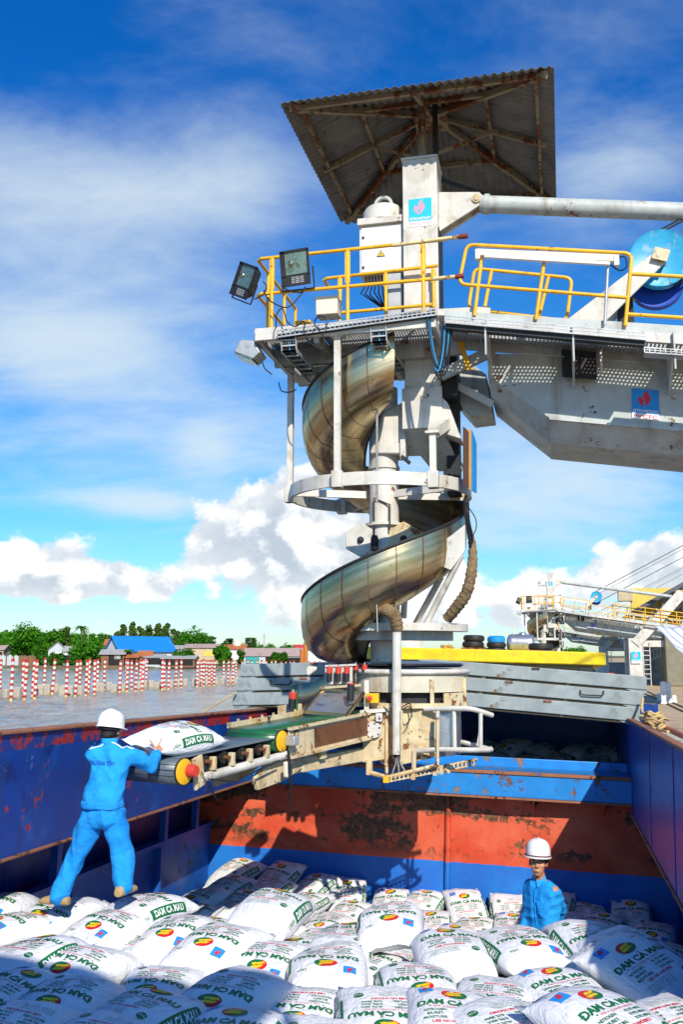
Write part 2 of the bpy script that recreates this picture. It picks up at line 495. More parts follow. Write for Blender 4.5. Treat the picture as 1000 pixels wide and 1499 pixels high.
M_steel = stainless()
M_tray = mat('tray_steel', (0.55, 0.56, 0.57), 0.34, 0.8, stain=[((0.2, 0.18, 0.12), 0.35, 4)])


def bulkhead_mat():
    def extra(g, p, vec):
        sep = g.n('ShaderNodeSeparateXYZ', None, Vector=vec)
        zz = g.m('ADD', sep.outputs[2], g.m('MULTIPLY', g.m('SUBTRACT', g.noise(vec, 7, 3), 0.5), 0.03))
        # peeling follows horizontal bands of old welds
        mp = g.n('ShaderNodeMapping', None, Vector=vec, Scale=(0.55, 1, 1.7)).outputs[0]
        n1 = g.noise(mp, 1.5, 2.0, 0.5)
        n2 = g.noise(vec, 9.0, 8.0, 0.75, dist=0.4)
        f = g.ramp(g.m('ADD', g.m('MULTIPLY', n1, 0.62), g.m('MULTIPLY', n2, 0.38)), 0.505, 0.53)
        f = g.m('MULTIPLY', f, g.ramp(sep.outputs[2], -2.72, -2.5))
        fade = g.noise(vec, 1.3, 5, 0.6)
        red = g.mix(g.ramp(fade, 0.35, 0.7), (0.56, 0.050, 0.012), (0.66, 0.13, 0.055))
        n3 = g.noise(vec, 14.0, 6.0, 0.7)
        red = g.mix(g.ramp(n3, 0.645, 0.66), red, (0.14, 0.05, 0.02))
        red = g.mix(f, red, g.mix(g.ramp(n3, 0.4, 0.6), (0.055, 0.026, 0.012), (0.17, 0.07, 0.025)))
        blue = g.mix(g.ramp(fade, 0.35, 0.7), (0.008, 0.12, 0.50), (0.012, 0.19, 0.60))
        blue = g.mix(g.ramp(n3, 0.66, 0.68), blue, (0.12, 0.06, 0.03))
        g.set(p.inputs['Base Color'], g.mix(g.ramp(zz, -2.722, -2.712), blue, red))
    return mat('bulkhead_paint', (0.5, 0.1, 0.05), 0.55, extra=extra, bump=(0.005, 8))
M_bulk = bulkhead_mat()


# ------------------------------------------------------------------ the setting: river, far bank, quay
def water_mat():
    m = bpy.data.materials.new('river_water'); m.use_nodes = True
    g = NT(m.node_tree)
    tc = g.n('ShaderNodeTexCoord'); vec = tc.outputs['Object']
    mp = g.n('ShaderNodeMapping', None, Vector=vec, Scale=(0.75, 0.42, 1)).outputs[0]
    a = g.noise(mp, 1.0, 4.0, 0.6, dist=0.8)
    c = g.noise(mp, 0.22, 3.0, 0.5)
    d = g.noise(mp, 3.0, 2.0, 0.6)
    h = g.m('ADD', g.m('MULTIPLY', a, 0.25), g.m('ADD', g.m('MULTIPLY', c, 0.2), g.m('MULTIPLY', d, 0.06)))
    bp = g.n('ShaderNodeBump', None, Strength=1.0, Distance=1.0, Height=h)
    col = g.mix(g.ramp(c, 0.35, 0.65), (0.26, 0.20, 0.13), (0.36, 0.29, 0.20))
    p = g.n('ShaderNodeBsdfPrincipled', None, Base_Color=col, Roughness=0.13, Normal=bp.outputs[0])
    p.inputs['IOR'].default_value = 1.33; p.inputs['Specular IOR Level'].default_value = 0.32
    g.n('ShaderNodeOutputMaterial', None, Surface=p.outputs[0])
    return m

def river_mesh():
    xs = np.concatenate([[-6000, -2000, -600, -300, -200], np.arange(-160, 12, .42), [20, 60, 200, 800, 6000]])
    ys = np.concatenate([[-400, -100, -20, 5], 14 * (330 / 14.0) ** np.linspace(0, 1, 420), [350, 500, 1000, 3000, 9000]])
    X, Y = np.meshgrid(xs, ys, indexing='ij')
    rg = np.random.RandomState(3); Z = np.zeros_like(X)
    for k in range(26):
        lam = 0.9 * 6.5 ** rg.rand(); a = rad(62) + rg.normal() * .55; kx, ky = math.cos(a) * 2 * math.pi / lam, math.sin(a) * 2 * math.pi / lam
        s = np.sin(kx * X + ky * Y + rg.uniform(0, 6.3) + .8 * np.sin(.11 * X - .07 * Y + k))
        Z += lam * .0085 * (1 - 2 * np.abs(s) ** .8 if k % 2 else s)
    gust = .65 + .5 * np.sin(.05 * X + .9) * np.sin(.034 * Y + 1.7) + .25 * np.sin(.17 * X + .09 * Y)
    fade = np.clip((X + 170) / 25, 0, 1) * np.clip((14 - X) / 8, 0, 1) * np.clip((Y - 12) / 8, 0, 1) * np.clip((335 - Y) / 60, 0.0, 1)
    Z *= .75 * np.clip(gust, .25, 1.3) * fade
    nx_, ny_ = X.shape
    me = bpy.data.meshes.new('river')
    idx = np.arange(nx_ * ny_).reshape(nx_, ny_)
    f = np.stack([idx[:-1, :-1], idx[1:, :-1], idx[1:, 1:], idx[:-1, 1:]], -1).reshape(-1, 4)
    me.from_pydata(np.stack([X, Y, Z], -1).reshape(-1, 3).tolist(), [], f.tolist())
    me.polygons.foreach_set('use_smooth', [True] * len(me.polygons)); me.materials.append(water_mat()); me.update()
    return me
tag(link('river', river_mesh()), kind='structure')

M_soil = mat('bank_soil', (0.16, 0.12, 0.06), 0.95, stain=[((0.05, 0.09, 0.02), 0.6, 0.08)], bump=(0.2, 0.5))
mb = MB()
rows = [(-2500, 330), (-400, 322), (-250, 302), (-180, 298), (-110, 300), (-60, 303), (0, 330), (120, 420), (500, 700), (2500, 1300)]
P = []
for (x, y) in rows:
    P.append([(x, y - 1.2, -0.4), (x, y + 0.6, 0.5), (x, y + 3, 0.9), (x, y + 40, 1.3), (x, 9000, 3)])
mb.grid(P)
single('far_bank', mb, M_soil, kind='structure')

QZ = qx(1000, 1095, 2.55).z                     # quay level below the eye
M_quay = mat('quay_concrete', (0.50, 0.35, 0.19), 0.85, stain=[((0.27, 0.18, 0.09), 0.5, 0.9), ((0.50, 0.42, 0.30), 0.4, 2.4)], bump=(0.006, 6))
M_quayface = mat('quay_face', (0.20, 0.19, 0.12), 0.95, stain=[((0.05, 0.055, 0.02), 0.65, 2.2)], spots=[((0.38, 0.36, 0.28), 0.25, 3)], bump=(0.06, 4))
def qw(p): return QM @ V(p)
mb = MB(); mb.cur = 0
mb.add([qw((2.75, -20, QZ)), qw((200, -20, QZ)), qw((200, 900, QZ)), qw((2.75, 900, QZ))], [(0, 1, 2, 3)])
mb.cur = 1
mb.add([qw((2.75, -20, -6)), qw((2.75, 900, -6)), qw((2.75, 900, QZ)), qw((2.75, -20, QZ))], [(0, 1, 2, 3)])
quay = single('quay_pavement', mb, [M_quay, M_quayface], kind='structure')
# kerb stones along the quay edge, each its own piece
M_kerb = mat('kerb_stone', (0.48, 0.42, 0.32), 0.9, stain=[((0.22, 0.22, 0.12), 0.45, 3)], bump=(0.02, 9))
kb = MB(); kb.box((0, 0, 0), (0.30, 1.46, 0.26))
kme = kb.mesh('kerb_stone', M_kerb)
for i in range(30):
    o = link('kerb_stone', kme, quay)
    o.matrix_world = QM @ Matrix.Translation((2.70 + RNG.uniform(-.012, .012), 6.0 + i * 1.5, QZ - 0.085 + RNG.uniform(-.008, .008)))
    bevel(o, 0.02)
# crane rails let into the quay
for xr in (4.25, 4.62):
    mb = MB(); mb.bar(qw((xr, 5, QZ + 0.012)), qw((xr, 300, QZ + 0.012)), 0.07, 0.05)
    o = link('rail', mb.mesh('rail', M_darkgap), quay)


# ------------------------------------------------------------------ cargo barge
barge = Thing('cargo_barge', 'blue hulled cargo barge with open hold and red inner bulkhead', 'barge', (-1.85, 6.0, 0.0), BM)
XL, XR, ZT, ZB = -4.70, 1.00, -0.60, -1.65
YB = 14.75
# left coaming plates
ys = [-2.0, 1.2, 4.0, 6.75, 9.5, 12.2, 15.0, 18.4, 22.0]
for i in range(len(ys) - 1):
    mb = MB(); mb.span((XL - 0.03, ys[i] + 0.004, ZB), (XL, ys[i + 1] - 0.004, ZT - 0.14))
    barge.part('coaming_plate', mb, M_hull)
    mb = MB(); mb.span((XL - 0.03, ys[i] + 0.004, ZT - 0.14), (XL + 0.001, ys[i + 1] - 0.004, ZT))
    barge.part('coaming_band', mb, M_hullred, label='red flaking paint band along the coaming top')
    mb = MB(); mb.tube([(XL + 0.004, ys[i], ZB), (XL + 0.004, ys[i], ZT)], 0.007, 6)
    barge.part('weld_seam', mb, M_hull)
mb = MB(); mb.span((XL - 0.14, -2, ZT), (XL + 0.03, 22, ZT + 0.03))
barge.part('coaming_lip', mb, M_lip, bev=0.008)
mb = MB(); mb.span((XL - 0.10, -2, ZB - 0.03), (XL + 0.02, YB, ZB))
barge.part('coaming_lip', mb, M_lip, bev=0.008)
# wing recess below the coaming: lower plate, posts, dark outer skin
mb = MB(); mb.span((XL - 0.80, -2, -4.6), (XL - 0.76, YB + 0.3, -2.42))
barge.part('wing_plate', mb, M_holdblue)
mb = MB(); mb.span((XL - 0.86, -2, -2.42), (XL - 0.72, YB + 0.3, -2.36))
barge.part('wing_ledge', mb, M_holdblue)
mb = MB(); mb.span((XL - 1.15, -2, -4.6), (XL - 1.10, YB + 8, ZT - 0.75))
barge.part('hull_side', mb, M_hull)
mb = MB(); mb.span((XL - 1.15, -2, ZB - 0.02), (XL - 0.03, YB + 8, ZB + 0.04))
barge.part('side_deck', mb, M_hull)
pm = MB(); pm.span((XL - 0.32, -0.05, -4.0), (XL - 0.16, 0.05, ZB - 0.03))
post0 = None
for y in (3.1, 4.9, 6.7, 8.5, 10.1, 11.6, 13.1, 14.3):
    mb = MB(); mb.span((XL - 0.79, y - 0.05, -2.36), (XL - 0.70, y + 0.05, ZB - 0.03))
    barge.part('frame_post', mb, M_holdblue)
for y in (4.0, 7.2, 10.4, 12.9):
    mb = MB(); mb.span((XL - 0.758, y - 0.035, -4.5), (XL - 0.66, y + 0.035, -2.42))
    barge.part('stiffener', mb, M_holdblue)
# transverse beam
mb = MB(); mb.span((XL, YB, -1.69), (XR, YB + 0.05, -1.37))
barge.part('cross_beam', mb, M_beam, bev=0.01)
mb = MB(); mb.span((XL, YB - 0.02, -1.37), (XR, YB + 0.10, -1.325))
barge.part('cross_beam_lip', mb, M_lip, bev=0.008)
mb = MB(); mb.span((XL, YB + 0.10, -1.365), (XR, YB + 1.0, -1.335))
barge.part('cross_beam_top', mb, M_beam)
mb = MB(); mb.span((XL, YB + 0.98, -1.37), (XR, YB + 1.03, -1.20))
barge.part('cross_beam_flange', mb, M_beam, bev=0.01)
mb = MB(); mb.span((XL, YB - 0.01, -1.72), (XR, YB + 0.12, -1.69))
barge.part('cross_beam_lip', mb, M_lip)
# bulkhead with stiffener pipe and bracket plates
mb = MB()
nx, nz = 40, 12
P = []
for i in range(nx + 1):
    x = lerp(-5.75, 1.75, i / nx); row = []
    for j in range(nz + 1):
        z = lerp(-4.6, -1.37, j / nz)
        row.append((x, YB + 0.35 + 0.018 * math.sin(x * 2.9 + z) * math.sin(z * 2.3 + x * .6), z))
    P.append(row)
mb.grid(P)
barge.part('bulkhead', mb, M_bulk, smooth=True, label='bulkhead with peeling red paint above a bright blue strip')
mb = MB(); mb.tube([(-1.67, YB + 0.32, -4.5), (-1.67, YB + 0.32, -1.70)], 0.045, 10)
barge.part('stiffener_pipe', mb, M_bulk)
for x in (-4.2, -3.0, -0.4, 0.6):
    mb = MB(); mb.prism([(x, YB + 0.06, -1.72), (x, YB + 0.33, -1.72), (x, YB + 0.33, -1.90)], (0.02, 0, 0))
    barge.part('bracket', mb, M_bulk)
# right side
mb = MB(); mb.span((XR, 5.4, -1.83), (XR + 0.03, 22, -0.53))
barge.part('coaming_plate', mb, M_side)
for y in (7.0, 9.4, 11.8):
    mb = MB(); mb.tube([(XR - 0.004, y, -1.83), (XR - 0.004, y, -0.55)], 0.006, 6)
    barge.part('weld_seam', mb, M_side)
mb = MB(); mb.span((XR - 0.02, -2, -1.86), (XR + 0.09, YB, -1.83)); barge.part('coaming_lip', mb, M_lip)
mb = MB(); mb.span((XR - 0.03, 5.4, -0.53), (XR + 0.07, 22, -0.50)); barge.part('coaming_lip', mb, M_lip, bev=0.008)
mb = MB(); mb.span((XR + 0.60, -2, -4.6), (XR + 0.64, YB + 0.3, -1.6)); barge.part('wing_plate', mb, M_side)
mb = MB(); mb.span((XR + 0.03, -2, -1.62), (XR + 1.05, 22, -1.56)); barge.part('side_deck', mb, M_hull)
M_deckcream = mat('deck_plank', (0.52, 0.50, 0.38), 0.7, stain=[((0.30, 0.25, 0.16), 0.5, 3)])
M_railred = mat('faded_red_rail', (0.52, 0.14, 0.07), 0.6, spots=[((0.60, 0.45, 0.32), 0.3, 6), (DRUST, 0.2, 8)])
mb = MB(); mb.span((XR + 0.16, 5.4, -0.66), (XR + 0.36, 15.2, -0.60)); barge.part('bulwark_plank', mb, M_deckcream, bev=0.01)
mb = MB(); mb.tube([(XR + 0.12, 5.4, -0.57), (XR + 0.12, 15.2, -0.57)], 0.035, 8); barge.part('bulwark_rail', mb, M_railred)
mb = MB(); mb.tube([(XR + 0.42, 5.4, -0.58), (XR + 0.42, 15.2, -0.58)], 0.04, 8); barge.part('bulwark_rail', mb, M_railred)
mb = MB(); mb.span((XR + 1.02, -2, -4.6), (XR + 1.06, 24, -1.45)); barge.part('hull_side', mb, M_hull)
mb = MB(); mb.span((-5.9, -2.05, -4.62), (2.1, 24, -4.6)); barge.part('hold_floor', mb, M_holdblue)
mb = MB(); mb.span((-5.85, 21.9, -4.6), (2.05, 22.0, -0.4)); barge.part('end_bulkhead', mb, M_hull)
# added canopy on posts, unseen behind the camera, sized to shade the nearest sacks
mb = MB(); mb.span((-4.6, -2.9, 3.0), (1.22, -0.12, 3.05))
barge.part('added_shade_canopy', mb, M_panelwhite)
for (x_, y_) in ((-4.5, -2.8), (-4.5, -0.3), (1.12, -2.8), (1.12, -0.3)):
    mb = MB(); mb.tube([(x_, y_, -1.6), (x_, y_, 3.0)], .04, 8); barge.part('added_canopy_post', mb, M_white)

# mooring ropes heaped on the right side deck
def heap(c, n, r, seed, frame):
    rr = random.Random(seed); mb_ = MB()
    for k in range(n):
        pts = []
        a = rr.uniform(0, 6.3); R = r * rr.uniform(.5, 1.0)
        for s in range(14):
            t = a + s * 0.48
            pts.append(frame @ (V(c) + V((R * .45 * math.cos(t) + rr.uniform(-.02, .02), R * 1.3 * math.sin(t) + rr.uniform(-.04, .04), 0.03 + k * 0.022 + rr.uniform(-.02, .03)))))
        mb_.tube(pts, 0.017, 6)
    return mb_
mb = heap((XR + 0.26, 14.2, -0.60), 9, 0.42, 3, BM)
mb.tube([BM @ V(p) for p in ((XR + .2, 15.1, -0.2), (XR + .16, 14.9, -.35), (XR + .2, 14.5, -.5), (XR + .3, 13.9, -.55), (XR + .24, 13.2, -.57), (XR + .30, 12.7, -.56))], 0.02, 6)
single('mooring_rope', mb, M_rope, 'tangled straw coloured mooring rope heaped beside the hatch covers', 'rope', base=BM @ V((XR + .26, 14.2, -.6)))
mb = MB(); mb.tube([BM @ p for p in (b(346, 1014, 15.15), b(318, 1030, 14.4), b(288, 1049, 13.6))], 0.014, 6)
single('mooring_rope', mb, M_rope, 'single taut straw rope running from the hatch covers over the barge side', 'rope', base=BM @ V((-5.3, 15, -.4)))

# hatch covers: three ridged steel lids stacked on the far coaming
def cover(z0, z1, x0, x1, y0, y1, rise, label):
    t = Thing('hatch_cover', label, 'hatch cover', ((x0 + x1) / 2, y0, z0), BM, 'stack of grey hatch covers')
    xm = (x0 + x1) / 2
    n = 16
    def zr(x): return rise * (1 - abs(x - xm) / (x1 - xm))
    # the lid itself: front skirt, top, back skirt
    P = []
    for i in range(n + 1):
        x = lerp(x0, x1, i / n); r = zr(x)
        P.append([(x, y0, z0 + 0.02 + r), (x, y0, z1 + r), (x, y1, z1 + r), (x, y1, z0 + 0.02 + r)])
    mb = MB(); mb.grid(P, closed_v=True)
    for i in (0, n):
        mb.add(P[i], [(0, 1, 2, 3)])
    t.part('lid', mb, M_hatch, bev=0.01, smooth=False)
    mb = MB()
    for i in range(n):
        xa, xb_ = lerp(x0 + .1, x1 - .1, i / n), lerp(x0 + .1, x1 - .1, (i + 1) / n)
        ra, rb = zr(xa), zr(xb_)
        mb.add([(xa, y0 + .03, z0 - .02 + ra), (xb_, y0 + .03, z0 - .02 + rb), (xb_, y0 + .03, z0 + .06 + rb), (xa, y0 + .03, z0 + .06 + ra)], [(0, 1, 2, 3)])
    t.part('gasket', mb, M_hatchdark)
    for xs, sg in ((x0, 1), (x1, -1)):      # end brackets that stand on the lid below
        mb = MB(); mb.prism([(xs, y0 + .02, z0 + .08), (xs + sg * .42, y0 + .02, z0 + .08), (xs + sg * .26, y0 + .02, z0 + .01), (xs + sg * .16, y0 + .02, z0 - .03), (xs, y0 + .02, z0 - .03)], (0, 0.06, 0))
        t.part('end_bracket', mb, M_hatch)
    for xh in ((x0 + .75, x1 - .75) if 'middle' in label else ()):         # grab handle on the skirt
        zz = zr(xh) + (z0 + z1) / 2 + .03
        mb = MB(); mb.tube([(xh - .17, y0 - .01, zz + .04), (xh - .17, y0 - .035, zz), (xh - .14, y0 - .04, zz - .03), (xh + .14, y0 - .04, zz - .03), (xh + .17, y0 - .035, zz), (xh + .17, y0 - .01, zz + .04)], 0.011, 6)
        t.part('handle', mb, M_darkgap)
    for x in (x0 + 1.1 + (z0 * 9 % 1), x1 - 1.3 - (z0 * 7 % 1)):
        mb = MB(); mb.box((x, y0 - .008, z1 + zr(x) - .02), (0.12, 0.012, 0.03)); t.part('lug', mb, M_lip)
    return t
cover(-0.565, -0.345, -5.24, 1.16, 15.20, 21.5, 0.17, 'lowest of three stacked grey ridged hatch covers, above the dark hold')
cover(-0.330, -0.110, -5.19, 1.22, 15.22, 21.5, 0.17, 'middle one of three stacked grey hatch covers, with rusty edge')
cover(-0.095, 0.125, -5.15, 1.27, 15.24, 21.5, 0.17, 'topmost of three stacked grey hatch covers, below the yellow roof')

# forward cabin with thick yellow roof
cab = Thing('deck_cabin', 'low cream deck cabin under a thick bright yellow roof slab', 'cabin', (-2, 23.2, -2.0), BM)
M_yroof = mat('roof_yellow', (0.86, 0.62, 0.01), 0.45, stain=[((0.78, 0.46, 0.01), 0.4, 0.8), ((0.55, 0.40, 0.06), 0.3, 3.0)], streak=[((0.45, 0.30, 0.05), 0.3, 6)])
def rrect(x0, x1, y0, y1, r, z, n=6):
    pts = []
    for (cx, cy, a0) in ((x1 - r, y0 + r, -90), (x1 - r, y1 - r, 0), (x0 + r, y1 - r, 90), (x0 + r, y0 + r, 180)):
        for k in range(n + 1):
            a = rad(a0 + 90 * k / n); pts.append((cx + r * math.cos(a), cy + r * math.sin(a), z))
    return pts
mb = MB(); mb.prism(rrect(-5.1, 1.05, 22.8, 29.5, 0.5, 0.40), (0, 0, 0.30)); cab.part('roof', mb, M_yroof, bev=0.03)
mb = MB(); mb.span((-4.8, 23.3, -2.0), (0.75, 29, 0.40)); cab.part('wall', mb, mat('cabin_cream', (0.70, 0.62, 0.42), 0.5, stain=[((0.5, 0.4, 0.2), 0.3, 2)]))
M_wframe = mat('window_orange', (0.72, 0.38, 0.02), 0.5)
for x in (-2.6, -1.75, -0.9, -0.05):
    mb = MB(); mb.span((x - 0.36, 23.26, -0.25), (x + 0.36, 23.30, 0.30)); wn = cab.part('window', mb, M_wframe, bev=0.03)
    mb = MB(); mb.span((x - 0.29, 23.245, -0.20), (x + 0.29, 23.265, 0.25)); cab.part('pane', mb, mat('window_dark', (0.05, 0.05, 0.045), 0.15), wn)
mb = MB(); mb.span((0.45, 23.2, 0.05), (0.72, 23.29, 0.36)); cab.part('door_leaf', mb, M_white)

# tyres, tank and gear on the yellow roof
TZ = 0.705
def tyre(x, y, z, r, label, col=M_black):
    mb_ = MB()
    t = Thing('tyre', label, 'tyre', (x, y, z), BM, 'tyres piled on the yellow cabin roof')
    w_ = r * 0.58
    prof = [(r * .60, w_ * .12), (r * .63, 0), (r * .86, -0.0), (r * .97, w_ * .16), (r, w_ * .34), (r, w_ * .66), (r * .97, w_ * .84), (r * .86, w_), (r * .63, w_), (r * .60, w_ * .88)]
    mb_.lathe(prof, (x, y, z), 28)
    o = t.part('casing', mb_, col, smooth=True)
    mb_ = MB()
    for k in range(24):
        a = 2 * math.pi * k / 24
        mb_.box((x + r * math.cos(a), y + r * math.sin(a), z + w_ / 2), (0.012, r * 0.09, w_ * .5), Matrix.Rotation(a, 3, 'Z'))
    t.part('tread', mb_, col, o)
    return w_
r = 0.285
w0 = tyre(b(693, 940, 26).x, 26, TZ + .13, r, 'lower of two black tyres piled on a rusty base on the roof')
tyre(b(693, 940, 26).x + .02, 26, TZ + .13 + w0 + .004, r * .97, 'upper of two black tyres piled on a rusty base on the roof')
mb = MB(); c0 = b(693, 940, 26).x
for k in range(11): mb.span((c0 - .30 + k * .055, 25.75, TZ), (c0 - .30 + k * .055 + .045, 26.25, TZ + .125))
o = single('drain_crate', MB().add([BM @ V(p) for p in mb.v], mb.f), M_lip, 'rusty slatted crate under two tyres on the yellow roof', 'crate', base=BM @ V((c0, 26, TZ)))
x2 = b(727, 940, 26.4).x
w0 = tyre(x2, 26.4, TZ, r * .93, 'bottom black tyre beneath the blue topped pile on the roof')
tyre(x2, 26.4, TZ + w0 + .003, r * .90, 'second black tyre directly beneath the blue basin on the roof')
mb = MB(); mb.lathe([(0.0, .17), (r * .6, .17), (r * .82, .13), (r * .86, .06), (r * .8, 0), (0, 0)], BM @ V((x2, 26.4, TZ + 2 * w0 + .0)), 24)
single('plastic_basin', mb, mat('basin_blue', (0.01, 0.26, 0.72), 0.35), 'bright blue upturned basin on top of two tyres', 'basin', base=BM @ V((x2, 26.4, TZ + 2 * w0)))
x3 = b(792, 945, 25).x
w0 = tyre(x3, 25, TZ + .07, r * 1.05, 'lone large black tyre lying beside the steel tank')
mb = MB(); mb.span((x3 - .33, 24.7, TZ), (x3 + .33, 25.3, TZ + .07))
single('timber_pallet', MB().add([BM @ V(p) for p in mb.v], mb.f), M_lip, 'thin brown board under the lone large tyre', 'board', base=BM @ V((x3, 25, TZ)))
# stainless tank lying on its side
x4 = b(763, 938, 26.6).x
tank = Thing('water_tank', 'horizontal stainless water tank with blue band on the yellow roof', 'tank', (x4, 26.6, TZ), BM)
Mx = Matrix.Rotation(rad(90), 3, 'Y')
mb = MB(); mb.lathe([(0, -.38), (.16, -.37), (.235, -.32), (.25, -.26)] + [(.25 + (.008 if k % 2 else 0), -.26 + k * .04) for k in range(1, 13)] + [(.25, .26), (.235, .32), (.16, .37), (0, .38)], (x4, 26.6, TZ + .29), 28, M=Mx)
tank.part('shell', mb, M_tray, smooth=True)
mb = MB(); mb.lathe([(.262, -.1), (.262, .12)], (x4, 26.6, TZ + .29), 28, rad(120), rad(190), M=Mx); tank.part('label_band', mb, M_inknavy)
mb = MB(); mb.lathe([(0.0, .07), (.09, .06), (.10, 0)], (x4 + .05, 26.6, TZ + .53), 16); tank.part('filler_cap', mb, M_tray, smooth=True)
mb = MB(); mb.tube([(x4 - .2, 26.6, TZ + .5), (x4 - .2, 26.6, TZ + .72), (x4 - .23, 26.6, TZ + .75)], 0.014, 6); tank.part('vent_pipe', mb, M_white)
for s in (-.25, .25):
    mb = MB(); mb.span((x4 + s - .03, 26.4, TZ), (x4 + s + .03, 26.8, TZ + .12)); tank.part('cradle', mb, M_black)
# orange hose coils and a small dish
mb = heap((b(655, 944, 25.5).x, 25.5, TZ), 6, 0.36, 11, BM)
single('hose_coil', mb, mat('hose_orange', (0.60, 0.33, 0.06), 0.7), 'loose coil of orange hose beside the tyres on the roof', 'hose', base=BM @ V((b(655, 944, 25.5).x, 25.5, TZ)))
dc = b(607, 942, 26); dish = Thing('satellite_dish', 'small pale satellite dish behind the loader tray', 'dish', (dc.x, 26, TZ), BM)
mb = MB(); mb.tube([(dc.x, 26, TZ), (dc.x, 26, TZ + .2)], .02, 8); dish.part('stand', mb, M_steelgrey)
mb = MB(); mb.lathe([(0, 0), (.1, .02), (.2, .07), (.25, .11)], (dc.x, 26, TZ + .22), 20, M=Matrix.Rotation(rad(70), 3, 'X')); dish.part('reflector', mb, M_white, smooth=True)


# ------------------------------------------------------------------ lettering
_tc = {}
def text2d(s, size, bold=0.0, ital=0.0, extrude=0.0):
    key = (s, bold, ital)
    if key not in _tc:
        cu = bpy.data.curves.new('t', 'FONT'); cu.body = s; cu.size = 1.0
        cu.align_x = 'CENTER'; cu.align_y = 'CENTER'; cu.resolution_u = 2; cu.offset = bold; cu.shear = ital
        cu.fill_mode = 'FRONT'
        o = bpy.data.objects.new('t', cu)
        me = bpy.data.meshes.new_from_object(o)
        vs = np.array([v.co[:2] for v in me.vertices]) if len(me.vertices) else np.zeros((0, 2))
        fs = [tuple(p.vertices) for p in me.polygons]
        bpy.data.objects.remove(o); bpy.data.curves.remove(cu); bpy.data.meshes.remove(me)
        _tc[key] = (vs, fs)
    vs, fs = _tc[key]
    return vs * size, fs

def fit_text(s, cx, cy, width, height=None, bold=0.0, ital=0.0):
    vs, fs = text2d(s, 1.0, bold, ital)
    lo, hi = vs.min(0), vs.max(0)
    vs = vs - (lo + hi) / 2
    k = width / (hi[0] - lo[0]); ky = k if height is None else height / (hi[1] - lo[1])
    return vs * np.array([k, ky]) + np.array([cx, cy]), fs

def ellipse2d(cx, cy, rx, ry, n=24, a0=0, a1=360):
    return np.array([(cx + rx * math.cos(rad(lerp(a0, a1, i / n))), cy + ry * math.sin(rad(lerp(a0, a1, i / n)))) for i in range(n + (a1 - a0 < 360))])

FLAME1 = [(-.02, -.42), (.16, -.20), (.24, .02), (.18, .18), (.10, .30), (.16, .46), (-.02, .34), (-.10, .18), (-.06, -.02), (.02, -.2)]
FLAME2 = [(-.06, -.42), (-.09, -.25), (-.08, -.08), (-.13, .06), (-.28, .10), (-.32, -.06), (-.28, -.22), (-.18, -.34)]

def emblem(x0, y0, wd, ht, lower=True):
    """the blue square with two flames; a list of (colour index, verts, faces). colours: 0 ground, 1 flame, 2 white, 3 letters below"""
    out = []
    sq = ht * (0.80 if lower else 1.0); yb_ = y0 + ht - sq
    out.append((0, np.array([(x0, yb_), (x0 + wd, yb_), (x0 + wd, y0 + ht), (x0, y0 + ht)]), [(0, 1, 2, 3)]))
    cx, cy = x0 + wd / 2, yb_ + sq * .60
    for fl in (FLAME1, FLAME2):
        pts = np.array(fl) * np.array([wd * .85, sq * .78]) + np.array([cx, cy])
        out.append((1, pts, [tuple(range(len(pts)))]))
    v, f = fit_text('PETROVIETNAM', cx, yb_ + sq * .10, wd * .9, sq * .12, 0.02)
    out.append((2, v, f))
    if lower:
        out.append((4, np.array([(x0, y0), (x0 + wd, y0), (x0 + wd, yb_), (x0, yb_)]), [(0, 1, 2, 3)]))
        v, f = fit_text('PVCFC', cx, y0 + (yb_ - y0) * .5, wd * .86, (yb_ - y0) * .62)
        out.append((3, v, f))
    return out


# ------------------------------------------------------------------ urea sacks
def sack_fabric():
    def extra(g, p, vec):
        n1 = g.noise(vec, 7.0, 4.0, 0.55, dist=0.5)
        mp = g.n('ShaderNodeMapping', None, Vector=vec, Scale=(1, 0.35, 1)).outputs[0]
        n2 = g.noise(mp, 26.0, 3.0, 0.6)
        n3 = g.m('ABSOLUTE', g.m('SUBTRACT', g.noise(mp, 9.0, 3.0, 0.5, dist=1.2), 0.5))
        h = g.m('ADD', g.m('MULTIPLY', n1, 0.020), g.m('ADD', g.m('MULTIPLY', n2, 0.004), g.m('MULTIPLY', g.ramp(n3, 0.0, 0.10), 0.003)))
        bp = g.n('ShaderNodeBump', None, Strength=0.9, Distance=1.0, Height=h)
        g.set(p.inputs['Normal'], bp.outputs[0])
        info = g.n('ShaderNodeObjectInfo')
        base = g.mix(info.outputs['Random'], (0.74, 0.74, 0.75), (0.82, 0.815, 0.80))
        dirt = g.ramp(g.noise(vec, 3.0, 6.0, 0.65), 0.52, 0.80, 0, 0.40)
        base = g.mix(dirt, base, (0.58, 0.55, 0.48))
        g.set(p.inputs['Base Color'], base)
    return mat('woven_sack', (0.8, 0.8, 0.8), 0.42, extra=extra, spec=0.35)
M_sack = sack_fabric()
SL = 0.44

